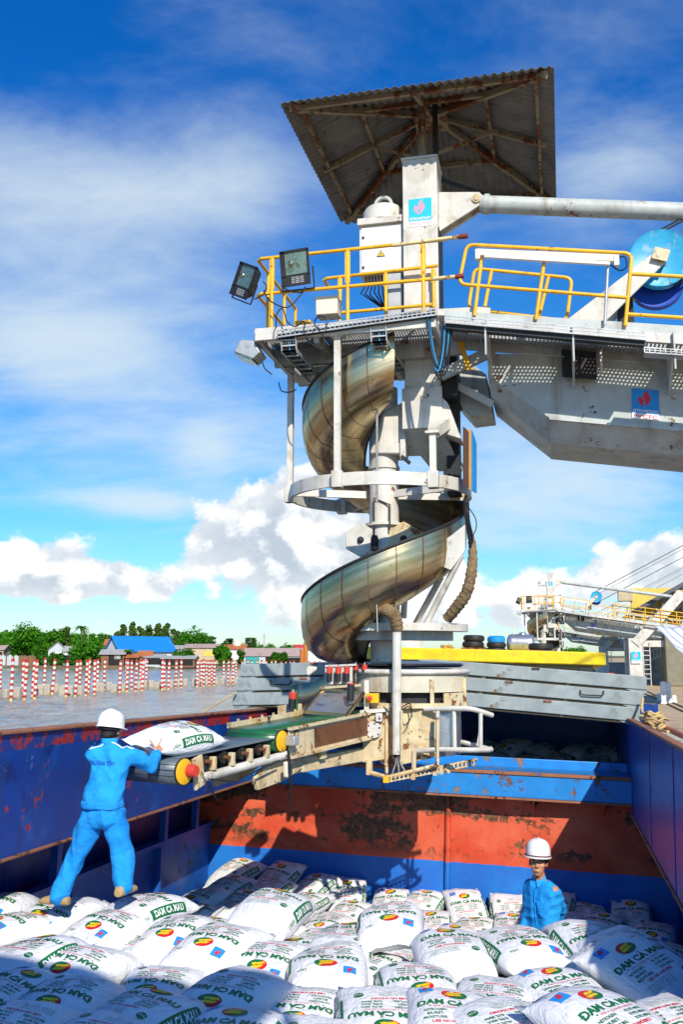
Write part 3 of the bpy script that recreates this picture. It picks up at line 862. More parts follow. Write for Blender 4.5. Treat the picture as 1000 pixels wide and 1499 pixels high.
class Sack:
    def __init__(self, seed):
        r = random.Random(seed)
        self.k = [(r.uniform(-.012, .012), r.uniform(6, 11), r.uniform(6, 10), r.uniform(0, 6), r.uniform(0, 6)) for _ in range(4)]
        self.sag = r.uniform(-.10, .14); self.skew = r.uniform(-.05, .05); self.tw = r.uniform(-.10, .10)
        self.fat = r.uniform(.94, 1.08); self.ph = [r.uniform(0, 6) for _ in range(6)]
        self.fy = r.uniform(-.10, .10)
    def sec(self, y):
        t = min(abs(y) / SL, 1.0)
        a = 0.283 * (1 - 0.07 * t ** 3) * (1 - 0.02 * math.cos(y * 9 + self.ph[0]))
        hh = 0.142 * self.fat * max(0.0, 1 - t ** 2.6) ** 0.62 * (1 + self.fy * y / SL) + 0.006
        return a, hh
    def pt(self, c, s, y):
        """section angle by its cosine and sine"""
        a, hh = self.sec(y)
        x = a * math.copysign(abs(c) ** 0.62, c)
        z = hh * math.copysign(abs(s) ** 0.80, s) * (1.0 if s > 0 else 0.72)
        return self.warp(x, y, z)
    def warp(self, x, y, z):
        t = abs(y) / SL
        for (A, kx, ky, p1, p2) in self.k:
            d = A * math.sin(kx * x + p1) * math.sin(ky * y + p2)
            z += d; x += 0.4 * d
        z += 0.007 * t ** 3 * math.sin(34 * x + self.ph[1] + 3 * math.sin(7 * y)) + 0.004 * t ** 2 * math.sin(71 * x + self.ph[2] + 5 * y)
        x += 0.012 * t ** 4 * math.sin(20 * y + self.ph[3]) + self.skew * y
        z += -self.sag * y * y - 0.10 * x * x + self.tw * x * y
        return V((x, y, z))
    def mesh(self, name):
        NY, NA = 34, 32
        P = []
        for j in range(NY + 1):
            y = SL * math.sin(math.pi / 2 * lerp(-1, 1, j / NY))
            if j in (0, NY): y = math.copysign(SL, y)
            P.append([self.pt(math.cos(2 * math.pi * (i + .5) / NA), math.sin(2 * math.pi * (i + .5) / NA), y) for i in range(NA)])
        for sg, row in ((-1, 0), (1, NY)):      # stitched seam flap with little ears
            fl = []
            for i in range(NA):
                a = 2 * math.pi * (i + .5) / NA
                ear = 0.035 + 0.03 * abs(math.cos(a)) ** 6
                p = self.pt(math.cos(a), 0.12 * math.sin(a), sg * SL)
                fl.append(p + V((0.0, sg * ear, 0.012 * math.sin(12 * p.x + self.ph[4]) + 0.02 * self.tw * 5)))
            if row == 0: P.insert(0, fl)
            else: P.append(fl)
        mb_ = MB(); mb_.grid(P, closed_v=True)
        n = len(P); 
        mb_.f.append(tuple(range(NA))); mb_.f.append(tuple((n - 1) * NA + i for i in range(NA - 1, -1, -1))); mb_.mi += [0, 0]
        return mb_.mesh(name, M_sack, True)
    def onto(self, d, y, lift=0.0022):
        """point at arc distance d from the top centre line"""
        tab = self.tab(y)
        ds, cs, ss = tab
        i = min(np.searchsorted(ds, abs(d)), len(ds) - 1)
        i0 = max(i - 1, 0); span = ds[i] - ds[i0]
        t = 0 if span < 1e-9 else (abs(d) - ds[i0]) / span
        c, s = lerp(cs[i0], cs[i], t), lerp(ss[i0], ss[i], t)
        c = math.copysign(c, d)
        p = self.pt(c, s, y)
        e = 1e-3
        a, hh = self.sec(y)
        nx_ = math.copysign(abs(c) ** 1.4, c) / a; nz_ = math.copysign(abs(s) ** 1.2, s) / hh
        n_ = V((nx_, 0.0, nz_)).normalized()
        return p + n_ * lift
    def tab(self, y):
        ky = round(y, 3)
        if not hasattr(self, '_t'): self._t = {}
        if ky not in self._t:
            a, hh = self.sec(y)
            ph = np.linspace(math.pi / 2, -math.pi / 2.2, 70)
            c, s = np.clip(np.cos(ph), 0, 1), np.sin(ph)
            x = a * c ** .62; z = hh * np.sign(s) * np.abs(s) ** .8 * np.where(s > 0, 1, .72)
            ds = np.concatenate([[0], np.cumsum(np.hypot(np.diff(x), np.diff(z)))])
            self._t[ky] = (ds, c, s)
        return self._t[ky]
    def print_mesh(self, name, small=True):
        """everything printed on the sack. material slots: green, red, yellow, blue, white, pink"""
        mb_ = MB()
        def put(col, vs, fs, lift=0.0022):
            nonlocal mb_
            mb_.cur = col
            mb_.add([self.onto(v[0], v[1], lift) for v in vs], fs)
        def quad(col, x0, y0, x1, y1, lift=0.0022, nu=4, nv=4):
            vs = [(lerp(x0, x1, i / nu), lerp(y0, y1, j / nv)) for i in range(nu + 1) for j in range(nv + 1)]
            fs = [(i * (nv + 1) + j, (i + 1) * (nv + 1) + j, (i + 1) * (nv + 1) + j + 1, i * (nv + 1) + j + 1) for i in range(nu) for j in range(nv)]
            put(col, vs, fs, lift)
        # oval emblem: red half, green half, yellow ear of rice
        def fan(cx, cy, rx, ry, a0, a1, col, lift):
            e_ = ellipse2d(cx, cy, rx, ry, 18, a0, a1)
            vs = np.vstack([[(cx, cy)], e_]); put(col, vs, [(0, i, i + 1) for i in range(1, len(vs) - 1)], lift)
        fan(0, .205, .078, .058, 60, 250, 1, .0022); fan(0, .205, .078, .058, 250, 420, 0, .0022)
        for k in range(4):
            for sg in (-1, 1):
                cx, cy = -.036 + k * .022 + sg * .004, .198 + sg * .017 + k * .006
                e_ = ellipse2d(0, 0, .020, .010, 8); a = rad(35 * sg + 12)
                e_ = np.array([(cx + x * math.cos(a) - y * math.sin(a), cy + x * math.sin(a) + y * math.cos(a)) for x, y in e_])
                put(2, e_, [tuple(range(len(e_)))], .0045)
        v, f = fit_text('DAM CA MAU', 0, .085, .45, .060, .045); put(0, v, f)
        for (x0_, y0_, x1_, y1_) in ((-.232, .081, -.205, .089), (-.158, .038, -.148, .048), (.012, .122, .034, .130)): quad(0, x0_, y0_, x1_, y1_, .0024, 1, 1)
        v, f = fit_text('FOR A GOLDEN HARVEST', 0, .034, .26, .016, 0.0); put(1, v, f)
        for k, (a_, c_) in enumerate((('NITROGEN:', '46.3% MIN'), ('BIURET:', '0.99% MAX'), ('MOISTURE:', '0.5% MAX'))):
            y_ = .002 - k * .036
            v, f = fit_text(a_, -.12, y_, .135 - (k == 1) * .04, .023, .022); put(0, v, f)
            v, f = fit_text(c_, .075, y_, .135, .023, .022); put(0, v, f)
        v, f = fit_text('USE NO HOOKS', -.03, -.108, 0.22, .024, .03); put(1, v, f)
        if small:
            for k in range(4):
                v, f = fit_text('PRODUCT OF VIETNAM', -.09 + .01 * (k % 2), -.146 - k * .018, .20, .009); put(0, v, f)
        fan(.15, -.17, .032, .032, 0, 360, 0, .0022)
        v, f = fit_text('50 KG', .15, -.17, .042, .016, .012); put(4, v, f, .0045)
        # square flame emblem and the word UREA
        for (ci, v, f) in emblem(-.205, .235, .085, .088, False):
            if ci == 0: quad(3, -.205, .235, -.12, .323)
            elif ci == 1: put(1, v, f, .0045)
        v, f = fit_text('UREA', .165, .285, .065, .022, .008); put(0, v, f)
        top_ = mb_; mb_ = MB()
        # green side band with the name in white, running along the edge
        quad(0, .252, -.19, .342, .24, .0025, 5, 14)
        v, f = fit_text('DAM CA MAU', 0, 0, .36, .058, .04)
        put(4, np.array([(.297 - y, .025 + x) for x, y in v]), f, .0048)
        v, f = fit_text('UREA', 0, 0, .10, .035, .01); put(0, np.array([(.297 - y, -.27 + x) for x, y in v]), f)
        ms = [M_inkgreen, M_inkred, M_inkyellow, M_inkblue, M_inkwhite, M_inkpink]
        return top_.mesh(name, ms, False), mb_.mesh('side_band', ms, False)

SACKS = []
for s in range(12):
    k = Sack(40 + s)
    SACKS.append((k.mesh('sack'), k.print_mesh('sack_print')))
SACKS_BY = 0

def sack(M, label, group, var=None, printed=True):
    global SACKS_BY
    v = SACKS_BY % len(SACKS) if var is None else var
    SACKS_BY += 1
    o = link('urea_sack', SACKS[v][0])
    o.matrix_world = M
    tag(o, label, 'sack', group)
    if printed:
        pr_ = link('sack_print', SACKS[v][1][0], o); pr_['kind'] = 'stuff'
        link('side_band', SACKS[v][1][1], o)
    return o

def sack_at(p, yaw, flip, label, group, tx=0.0, ty=0.0, var=None, printed=True):
    """p: world point of the sack's centre; yaw in degrees counterclockwise; flip turns the print round"""
    M = Matrix.Translation(p) @ Matrix.Rotation(rad(yaw + (180 if flip else 0)), 4, 'Z')
    s = -1 if flip else 1
    M = M @ Matrix.Rotation(rad(tx * s), 4, 'X') @ Matrix.Rotation(rad(ty * s), 4, 'Y')
    return sack(M, label, group, var, printed)

GN = 'sacks on the near pile'
# (u, v) centre of the upper face, drop below the eye, yaw, flipped, tilts, what singles it out
NEAR = [
 (400, 1318, 2.08, -14, 0, 0, 3, 'plump upright-printed sack standing proud, right of the sack the worker treads on'),
 (212, 1314, 2.17, -28, 0, 0, 0, 'sack under the right foot of the standing worker'),
 (572, 1338, 2.16, -4, 1, 2, 0, 'upside-down printed sack left of the sack reading upright, in the back row'),
 (662, 1372, 2.12, 2, 0, 6, 0, 'upright-printed sack in the middle of the back row'),
 (762, 1372, 2.14, 4, 1, 3, 0, 'upside-down printed sack directly in front of the man in the hold'),
 (868, 1368, 2.12, 12, 1, 3, -3, 'upside-down printed sack to the right of the man in the hold'),
 (950, 1398, 2.00, 24, 0, 14, -10, 'sack leaning on the right coaming, print turned uphill'),
 (920, 1384, 2.08, 30, 1, 8, -14, 'sack half hidden behind the one leaning on the right coaming'),
 (480, 1398, 2.13, -8, 1, 3, 0, 'broad upside-down printed sack in the centre of the second row'),
 (392, 1392, 2.20, -16, 1, 2, 0, 'sack wedged left of the broad centre sack in the second row'),
 (318, 1366, 2.12, -20, 1, 3, 0, 'upside-down printed sack in front of the plump proud sack'),
 (258, 1352, 2.22, -24, 1, 0, 0, 'sack just in front of the one under the worker\'s right foot'),
 (612, 1428, 2.14, -6, 1, 3, 0, 'upside-down printed sack before the upright one in the back row'),
 (722, 1446, 2.14, -10, 1, 2, 0, 'upside-down printed sack before the man in the hold, second row'),
 (830, 1436, 2.12, 16, 0, 7, -4, 'upright-printed sack with red warning line, right of the second row'),
 (905, 1478, 1.82, 32, 0, 12, -4, 'largest sack at the lower right corner with blue square emblem'),
 (562, 1478, 2.06, -8, 1, 3, 0, 'upside-down printed sack half in shade at the bottom centre'),
 (665, 1490, 2.04, -2, 0, 6, 0, 'upright-printed sack at the bottom, right of the half shaded one'),
 (752, 1500, 2.00, 22, 1, 5, 0, 'sack cut by the bottom edge with skewed print'),
 (815, 1492, 2.14, 6, 0, 4, 0, 'low sack squeezed beside the large one at the lower right'),
 (42, 1384, 2.08, -22, 0, 3, 0, 'shaded sack with green side band at the left edge'),
 (115, 1408, 2.16, -22, 1, 2, 0, 'shaded upside-down sack right of the one at the left edge'),
 (228, 1424, 2.16, -14, 1, 0, 0, 'shaded sack with a dark green band between the left sacks and the centre'),
 (95, 1452, 2.06, -10, 1, 2, 0, 'shaded sack with big red emblem in the lower left'),
 (205, 1470, 2.00, -26, 0, 4, 0, 'shaded upright-printed sack with bold green band at the lower left'),
 (335, 1448, 2.06, -18, 1, 2, 0, 'shaded sack with blue square emblem left of the bottom centre'),
 (440, 1470, 2.16, -14, 1, 0, 0, 'partly shaded sack sunk between its neighbours at the bottom'),
 (330, 1512, 2.04, -6, 0, 4, 0, 'shaded sack cut off by the bottom edge, left of centre'),
 (455, 1520, 2.06, -12, 1, 4, 0, 'shaded sack cut off by the bottom edge near the centre'),
 (8, 1440, 2.08, -24, 0, 3, 0, 'shaded sack cut off by the left edge, lower one'),
 (10, 1500, 2.02, -20, 1, 3, 0, 'shaded sack in the bottom left corner'),
 (130, 1520, 1.98, -18, 1, 3, 0, 'shaded sack cut off by the bottom edge at the left'),
 (84, 1326, 2.24, -26, 1, 0, 0, 'sack under the left foot of the standing worker'),
 (160, 1345, 2.24, -24, 1, 0, 0, 'sack between the feet of the standing worker'),
 (22, 1340, 2.24, -26, 1, 0, 0, 'sack left of the worker\'s left foot with upside-down print'),
 (-2, 1318, 2.20, -20, 1, 0, 0, 'sack at the left edge under the dark wing recess'),
 (560, 1540, 2.02, -6, 0, 4, 0, 'sack mostly below the bottom edge, centre'),
 (690, 1560, 1.98, 8, 1, 4, 0, 'sack mostly below the bottom edge, right of centre'),
 (850, 1560, 1.95, 14, 1, 4, 0, 'sack mostly below the bottom edge at the right'),
 (985, 1500, 1.98, 20, 1, 8, -8, 'sack beside the right coaming in the bottom corner'),
 (505, 1362, 2.26, -10, 0, 3, 0, 'sack mostly hidden behind the broad centre sack'),
]
for i, (u, v, d, yaw, fl, tx, ty, lab) in enumerate(NEAR):
    p = wz(u, v, HC - d); p.z -= 0.13
    jr = random.Random(900 + i)
    p.z += jr.uniform(-.03, .03)
    sack_at(p, yaw + jr.uniform(-9, 9), fl, 'white urea ' + lab, GN, tx + jr.uniform(-4, 5), ty + jr.uniform(-5, 5), var=(i * 5) % 12)
# the layer below, seen only through the gaps
rr = random.Random(5)
for iy in range(7):
    for ix in range(9):
        lx, ly = -3.3 + ix * 0.62 + (iy % 2) * .2 + rr.uniform(-.05, .05), 3.9 + iy * 0.80 + rr.uniform(-.05, .05)
        p = QROT @ V((lx - 1.0, ly, 0)); p = V((p.x, p.y, HC - 2.50 + rr.uniform(-.03, .03)))
        if -4.55 + .0 < (QI @ p).x < 0.95 and p.y < 8.6:
            sack_at(p, rr.uniform(-20, 8) - 8, rr.random() < .5, 'white sack almost buried under the top layer of the near pile', 'buried sacks of the near pile', printed=iy > 3)

# lower level further back
ORD = ['first', 'second', 'third', 'fourth', 'fifth', 'sixth', 'seventh', 'eighth', 'ninth', 'tenth', 'eleventh', 'twelfth', 'thirteenth']
ROWN = ['in the low row nearest the red bulkhead', 'in the second low row before the red bulkhead', 'in the third low row before the red bulkhead', 'in the fourth low row before the red bulkhead', 'in the fifth low row before the red bulkhead', 'in the sixth low row before the red bulkhead']
for iy in range(6):
    for ix in range(11):
        x = -4.85 + ix * 0.585 + (iy % 2) * .16 + rr.uniform(-.07, .07)
        y = YB - 0.12 - iy * 0.72 + rr.uniform(-.10, .10)
        z = -3.36 + rr.uniform(-.05, .06) + (0.26 if ix < 2 else 0.08 if ix < 4 else 0.10 if ix > 7 else 0) - 0.02 * iy
        p = BM @ V((x, y, z))
        tx = rr.uniform(14, 30) if iy == 0 else rr.uniform(4, 16)
        if iy == 0: p.z += 0.03
        yw = -13 + rr.uniform(-17, 17) - (18 if ix < 3 else 0)
        sack_at(p, yw, rr.random() < (.25 if iy < 2 else .5), 'white sack %s, %s from the left side' % (ROWN[iy], ORD[ix]), 'sacks low before the bulkhead', tx, rr.uniform(-5, 5))
# dim sacks of the covered hold beyond the beam
for iy in range(5):
    for ix in range(9):
        x = -3.9 + ix * 0.6 + (iy % 2) * .25 + rr.uniform(-.06, .06); y = YB + 1.5 + iy * 0.62
        p = BM @ V((x, y, -1.80 + iy * 0.12 + rr.uniform(-.05, .05)))
        sack_at(p, -13 + rr.uniform(-30, 30), rr.random() < .5, 'dim sack in the dark covered hold, %s row back, %s from the left' % (ORD[iy], ORD[ix]), 'sacks in the covered hold', rr.uniform(5, 20), rr.uniform(-6, 6))


# ------------------------------------------------------------------ the spiral ship loader
AX, AY = -2.39, 13.0                              # axis of the pipe column, quay frame
LD = Thing('ship_loader', 'near ship loader with roofed mast, steel spiral chute and belt conveyor over the barge', 'loader', (AX, AY, -1.6), QM)
P_ = LD.part

# --- roof: hipped, corrugated sheets on a rusty frame
RX0, RX1, RY0, RY1, RZ = -3.54, 0.07, 11.80, 15.55, 7.54
RCX, RCY, RAP = (RX0 + RX1) / 2, (RY0 + RY1) / 2, q(635, 166, 13.67).z
def rp(sx, sy, dz=0.0):
    return V((RCX + sx * (RX1 - RX0) / 2, RCY + sy * (RY1 - RY0) / 2, RZ + (RAP - RZ) * (1 - max(abs(sx), abs(sy))) + dz))
for side in range(4):
    def sp(s, h):      # s along the eave -1..1, h up the slope 0..1
        k = 1 - h
        return {0: (s, -k), 1: (k, s), 2: (-s, k), 3: (-k, -s)}[side]
    NS = 4
    for sh in range(NS):
        a0, a1 = lerp(-1, 1, sh / NS), lerp(-1, 1, (sh + 1) / NS)
        cols = 44
        P = []
        for i in range(cols + 1):
            s = lerp(a0, a1 + 0.012 * (sh < NS - 1), i / cols)
            top = max(1 - abs(s), 0.002)
            wv = 0.016 * math.cos(s * math.pi * 2 * 15)
            row = []
            for t in (-0.03, 0.5, 1.0):
                h = t * top if t > 0 else t
                kx, ky = sp(s, h)
                p = rp(kx, ky, 0.055 + wv + 0.004 * (sh % 2))
                if t < 0: p = p + V((0, 0, RNG.uniform(-.004, .002)))
                row.append(p)
            P.append(row)
        mb = MB(); mb.grid(P)
        o = P_('roof_sheet', mb, M_roof, smooth=True)
        sol = o.modifiers.new('thick', 'SOLIDIFY'); sol.thickness = 0.004
# frame: hips, eave and middle rings, middle rafters
def rbar(a, c, wd=0.06, ht=0.08, dz=-0.01):
    mb_ = MB(); mb_.bar(rp(*a, dz), rp(*c, dz), wd, ht); P_('rafter', mb_, M_rafter)
for sx in (-1, 1):
    for sy in (-1, 1):
        rbar((sx * .97, sy * .97), (sx * .04, sy * .04), .07, .10, -.02)
for k in (0.90, 0.50):
    for (a, c) in (((-k, -k), (k, -k)), ((k, -k), (k, k)), ((k, k), (-k, k)), ((-k, k), (-k, -k))):
        rbar(a, c, .05, .07, 0.0)
for (a, c) in (((0, -.95), (0, -.1)), ((.95, 0), (.1, 0)), ((0, .95), (0, .1)), ((-.95, 0), (-.1, 0))):
    rbar(a, c, .05, .07, -.03)
mx0, mx1 = -2.02, -1.53
mc = V(((mx0 + mx1) / 2, 12.88, 0))
mb = MB(); mb.bar((mc.x, 12.95, 6.9), (mc.x, 12.95, RAP - .05), 0.10, 0.10, (0, 1, 0)); P_('king_post', mb, M_rafter)
mb = MB(); mb.bar((mc.x + .18, 13.05, 6.9), (mc.x + .18, 13.05, RAP - .12), 0.07, 0.07, (0, 1, 0)); P_('king_post', mb, M_darkgap)
for (sx, sy) in ((.5, 0), (-.5, 0), (0, -.5), (0, .5)):
    mb = MB(); mb.bar((mc.x, 12.95, 7.15), rp(sx, sy, -.05), 0.045, 0.045); P_('strut', mb, M_rafter)
mb = MB(); mb.bar((mc.x + .1, 12.9, 6.85), rp(.6, .9, -.1), 0.05, 0.07); P_('strut', mb, M_darkgap)
mb = MB(); mb.box((RCX, RCY, RAP - .12), (.5, .5, .10)); P_('apex_plate', mb, M_rafter)

# --- mast
mb = MB(); mb.span((mx0, 12.60, 3.05), (mx1, 13.14, 6.98)); mast = P_('mast', mb, M_white, bev=0.012)
mb = MB(); mb.span((mx0 - .015, 12.585, 6.98), (mx1 + .015, 13.155, 7.01)); P_('mast_cap', mb, M_white)
mb = MB(); mb.span((mx1, 12.66, 4.4), (mx1 + .012, 13.08, 5.95)); P_('mast_shade_strip', mb, M_darkgap)  # dark strip laid on to stand for shade on the mast's right side
mb = MB(); mb.span((mx0 - .03, 12.56, 3.05), (mx1 + .03, 12.60, 3.62)); P_('mast_foot_plate', mb, M_white, bev=0.006)
# wedge gusset behind the strut lug
g0, g1, g2 = q(652, 283, 12.86), q(690, 285, 12.86), q(655, 340, 12.86)
mb = MB(); mb.prism([(mx1, 12.80, g0.z), (g1.x + .12, 12.80, g1.z), (g1.x + .20, 12.80, g1.z - .10), (g1.x + .12, 12.80, g1.z - .2), (mx1, 12.80, g2.z)], (0, 0.05, 0)); P_('strut_lug', mb, M_white, bev=0.006)
mb = MB(); mb.prism([(mx1, 12.98, g0.z), (g1.x + .12, 12.98, g1.z), (g1.x + .20, 12.98, g1.z - .10), (g1.x + .12, 12.98, g1.z - .2), (mx1, 12.98, g2.z)], (0, 0.05, 0)); P_('strut_lug', mb, M_white, bev=0.006)
pin = V((g1.x + .08, 12.79, g1.z - .10))
mb = MB(); mb.cyl(pin - V((0, .015, 0)), pin + V((0, .27, 0)), .06, 20); mb.cyl(pin - V((0, .03, 0)), pin, .035, 16); P_('strut_pin', mb, M_cream)
# long tie strut to the quay tower
BS = V((math.cos(rad(8.6)), 0, -math.sin(rad(8.6))))     # boom direction, inclined down towards the quay
sd = (q(1000, 311, 12.9) - q(712, 300, 12.9)).normalized()
s0 = q(706, 299, 12.9)
mb = MB(); mb.tube([s0 - sd * .02, s0 + sd * 17.5], .125, 18); P_('tie_strut', mb, M_grey)
mb = MB(); mb.lathe([(.13, -.02), (.145, -.02), (.145, .05), (.13, .05)], s0 + sd * .05, 18, M=sd.to_track_quat('Z', 'Y').to_matrix()); P_('strut_collar', mb, M_grey)

# --- signs
def sign_on(name, o0, ex, ez, nrm, wd, ht, mats, label, parent=None):
    mb_ = MB(); mb_.prism([o0, o0 + ex * wd, o0 + ex * wd + ez * ht, o0 + ez * ht], nrm * 0.006)
    sg = P_(name, mb_, M_inkwhite, parent, label=label)
    mb_ = MB()
    for k, (ci, v, f) in enumerate(emblem(0, 0, wd, ht)):
        if ci == 4: continue
        mb_.cur = ci
        lift = 0.008 + (0.002 if ci else 0)
        mb_.add([o0 + ex * a[0] + ez * a[1] + nrm * lift for a in v], f)
    P_('sign_print', mb_, mats, sg)
    return sg
NF = V((0, -1, 0))
a0, a1 = q(599, 333, 12.6), q(632, 289, 12.6)
sign_on('sign', V((a0.x, 12.6, a0.z)), V((1, 0, 0)), V((0, 0, 1)), NF, a1.x - a0.x, a1.z - a0.z, [M_inkcyan, M_inkpink, M_inkwhite, M_inkpink], 'cyan flame emblem plate on the white mast', mast)

# --- electrical cabinet beside the mast, with round fan cowl on top
c0, c1 = q(526, 402, 12.7), q(589, 322, 12.7)
mb = MB(); mb.span((c0.x, 12.72, c0.z), (c1.x, 13.15, c1.z)); cabn = P_('cabinet', mb, M_panelwhite, bev=0.008)
mb = MB(); mb.span((c0.x + .03, 12.705, c0.z + .03), (c1.x - .02, 12.72, c1.z - .06)); P_('door', mb, M_panelwhite, cabn, bev=0.004)
mb = MB(); mb.span((c0.x - .02, 12.66, c1.z - .03), (c1.x + .0, 13.18, c1.z + .07)); P_('canopy', mb, M_white, cabn, bev=0.006)
tcx, tcz = (c0.x + c1.x) / 2, c0.z + .24
mb = MB(); mb.cur = 0; mb.add([(tcx - .06, 12.70, tcz), (tcx + .06, 12.70, tcz), (tcx, 12.70, tcz + .10)], [(0, 1, 2)])
mb.cur = 1; mb.add([(tcx - .042, 12.698, tcz + .011), (tcx + .042, 12.698, tcz + .011), (tcx, 12.698, tcz + .082)], [(0, 1, 2)])
mb.cur = 0; mb.add([(tcx - .006, 12.696, tcz + .018), (tcx + .006, 12.696, tcz + .018), (tcx + .004, 12.696, tcz + .055), (tcx - .008, 12.696, tcz + .055)], [(0, 1, 2, 3)])
P_('warning_mark', mb, [M_inkblack, M_inkyellow], cabn)
for zz in (.10, .55):
    mb = MB(); mb.box((c0.x + .06, 12.70, c0.z + zz), (.03, .02, .03)); P_('door_hinge', mb, M_darkgap, cabn)
fc = q(562, 312, 12.95)
mb = MB(); mb.lathe([(.30, c1.z + .06 - fc.z), (.30, -.02), (.26, .04), (.13, .07), (.0, .08)], (fc.x, 12.95, fc.z), 24); P_('fan_cowl', mb, M_white, smooth=True)
mb = MB(); mb.lathe([(.10, -.03), (.14, -.03), (.14, .03), (.10, .03)], (fc.x, 12.95, fc.z + .12), 20, M=Matrix.Rotation(rad(90), 3, 'X'), close=True); P_('lifting_eye', mb, M_grey)
# cables and motor below the cabinet
for k in range(9):
    x = c0.x + .08 + k * .045
    mb = MB(); mb.tube([(x, 12.8, c0.z), (x + .01, 12.79, c0.z - .12), (x + .02 * (k - 4), 12.80, c0.z - .24 - .015 * (k % 3)), (tcx + .01 * (k - 4), 12.95, c0.z - .42)], .012, 6); P_('cable', mb, M_cable)
mb = MB(); mb.span((c1.x - .22, 12.74, 4.36), (c1.x - .02, 13.1, c0.z - .01)); P_('cable_riser', mb, M_steelgrey)
mb = MB(); mb.prism([(c0.x + .05, 12.85, 4.36), (c0.x + .40, 12.85, 4.36), (c0.x + .34, 12.85, 4.72), (c0.x + .14, 12.85, 4.72)], (0, .3, 0)); P_('motor_mount', mb, M_steelgrey)
mb = MB(); mb.lathe([(.05, -.02), (.09, -.02), (.09, .02), (.05, .02)], (c0.x + .02, 12.84, 4.44), 14, M=Matrix.Rotation(rad(90), 3, 'X'), close=True); P_('lifting_eye', mb, M_grey)

# --- platform
PX0, PX1, PY0, PYW, PY1, PZ = -3.88, -1.46, 11.70, 12.50, 13.75, 4.28
def grating(name, corners, nx_, ny_, thick=0.03, bw=0.012):
    """bearing bars and cross bars between four corners (a,b along first, a,d along second)"""
    A, B_, C_, D_ = [V(c) for c in corners]
    mb_ = MB()
    for i in range(nx_ + 1):
        t = i / nx_; mb_.bar(A.lerp(B_, t), D_.lerp(C_, t), bw, thick)
    for j in range(ny_ + 1):
        t = j / ny_; mb_.bar(A.lerp(D_, t), B_.lerp(C_, t), bw * .8, thick * .55)
    o = P_(name, mb_, M_steelgrey, smooth=False)
    o['kind'] = 'stuff'
    return o
for k in range(3):
    xa, xb_ = lerp(PX0 + .05, PX1 - .05, k / 3) + .02, lerp(PX0 + .05, PX1 - .05, (k + 1) / 3) - .02
    grating('grating', ((xa, PY0 + .06, PZ), (xb_, PY0 + .06, PZ), (xb_, PYW - .05, PZ), (xa, PYW - .05, PZ)), 20, 19)
grating('grating', ((PX0 + .05, PYW + .06, PZ), (mx0 - .1, PYW + .06, PZ), (mx0 - .1, PY1, PZ), (PX0 + .05, PY1, PZ)), 36, 28)
def chan(a, c, wd=.07, ht=.15, m=M_white, nm='deck_beam'):
    mb_ = MB(); mb_.bar(a, c, wd, ht); return P_(nm, mb_, m, bev=0.006)
chan((PX0, PY0, PZ - .05), (PX1, PY0, PZ - .05), .06, .17)
chan((PX0, PY0 + .03, PZ - .05), (PX0, PY1, PZ - .05), .06, .16)
chan((PX0 + .03, PYW, PZ - .13), (PX1 + .3, PYW, PZ - .13), .09, .26, M_grey)
chan((PX0 + .03, PY1, PZ - .08), (PX1, PY1, PZ - .08), .08, .2, M_grey)
chan((PX1 - .03, PY0 + .03, PZ - .06), (PX1 - .03, PYW - .05, PZ - .06), .06, .16, M_grey)
for x in (-3.05, -2.25):
    chan((x, PY0 + .03, PZ - .13), (x, PY1, PZ - .13), .07, .14, M_grey)
# corner gusset and outriggers under the left end
mb = MB(); mb.prism([(PX0 + .02, PY0 + .06, PZ - .12), (PX0 + .02, PYW + .1, PZ - .12), (PX0 + .4, PYW + .1, PZ - .52), (PX0 + .3, PY0 + .5, PZ - .45)], (.02, 0, 0)); P_('gusset', mb, M_grey)
mb = MB(); mb.prism([(PX0 + .35, PYW + .05, PZ - .26), (PX0 + 1.2, PYW + .05, PZ - .26), (PX0 + 1.05, PYW + .05, PZ - .55), (PX0 + .62, PYW + .05, PZ - .58)], (0, 1.1, 0)); P_('under_bracket', mb, M_grey, bev=0.01)
mb = MB(); mb.prism([(PX0 + .9, PYW + .4, PZ - .5), (PX0 + 1.3, PYW + .4, PZ - .3), (PX0 + 1.3, PYW + .4, PZ - .75)], (0, .25, 0)); P_('under_bracket', mb, M_darkgap)

# cable tray along the front, perforated
def tray(a, c, ht, name='cable_tray', m=M_steelgrey, pitch=.06):
    a, c = V(a), V(c); d = (c - a); L = d.length; d.normalize()
    mb_ = MB(); up = V((0, 0, 1))
    mb_.bar(a + up * ht * .5, c + up * ht * .5, .012, ht * .22); mb_.bar(a - up * ht * .5, c - up * ht * .5, .012, ht * .22)
    mb_.bar(a, c, .010, ht * .16)
    n = int(L / pitch)
    for i in range(n + 1):
        p = a + d * (L * i / n); mb_.bar(p - up * ht * .5, p + up * ht * .5, .018, .010, d)
    mb_.bar(a + V((0, .10, -ht * .55)), c + V((0, .10, -ht * .55)), .2, .008)
    return P_(name, mb_, m)
ta, tb = q(406, 489, 11.6), q(638, 456, 11.6)
tray((ta.x, 11.6, ta.z), (tb.x, 11.6, tb.z), .085)
mb = MB(); mb.bar((ta.x, 11.66, ta.z - .03), (tb.x, 11.66, tb.z - .03), .10, .05); P_('cable_run', mb, M_cable)
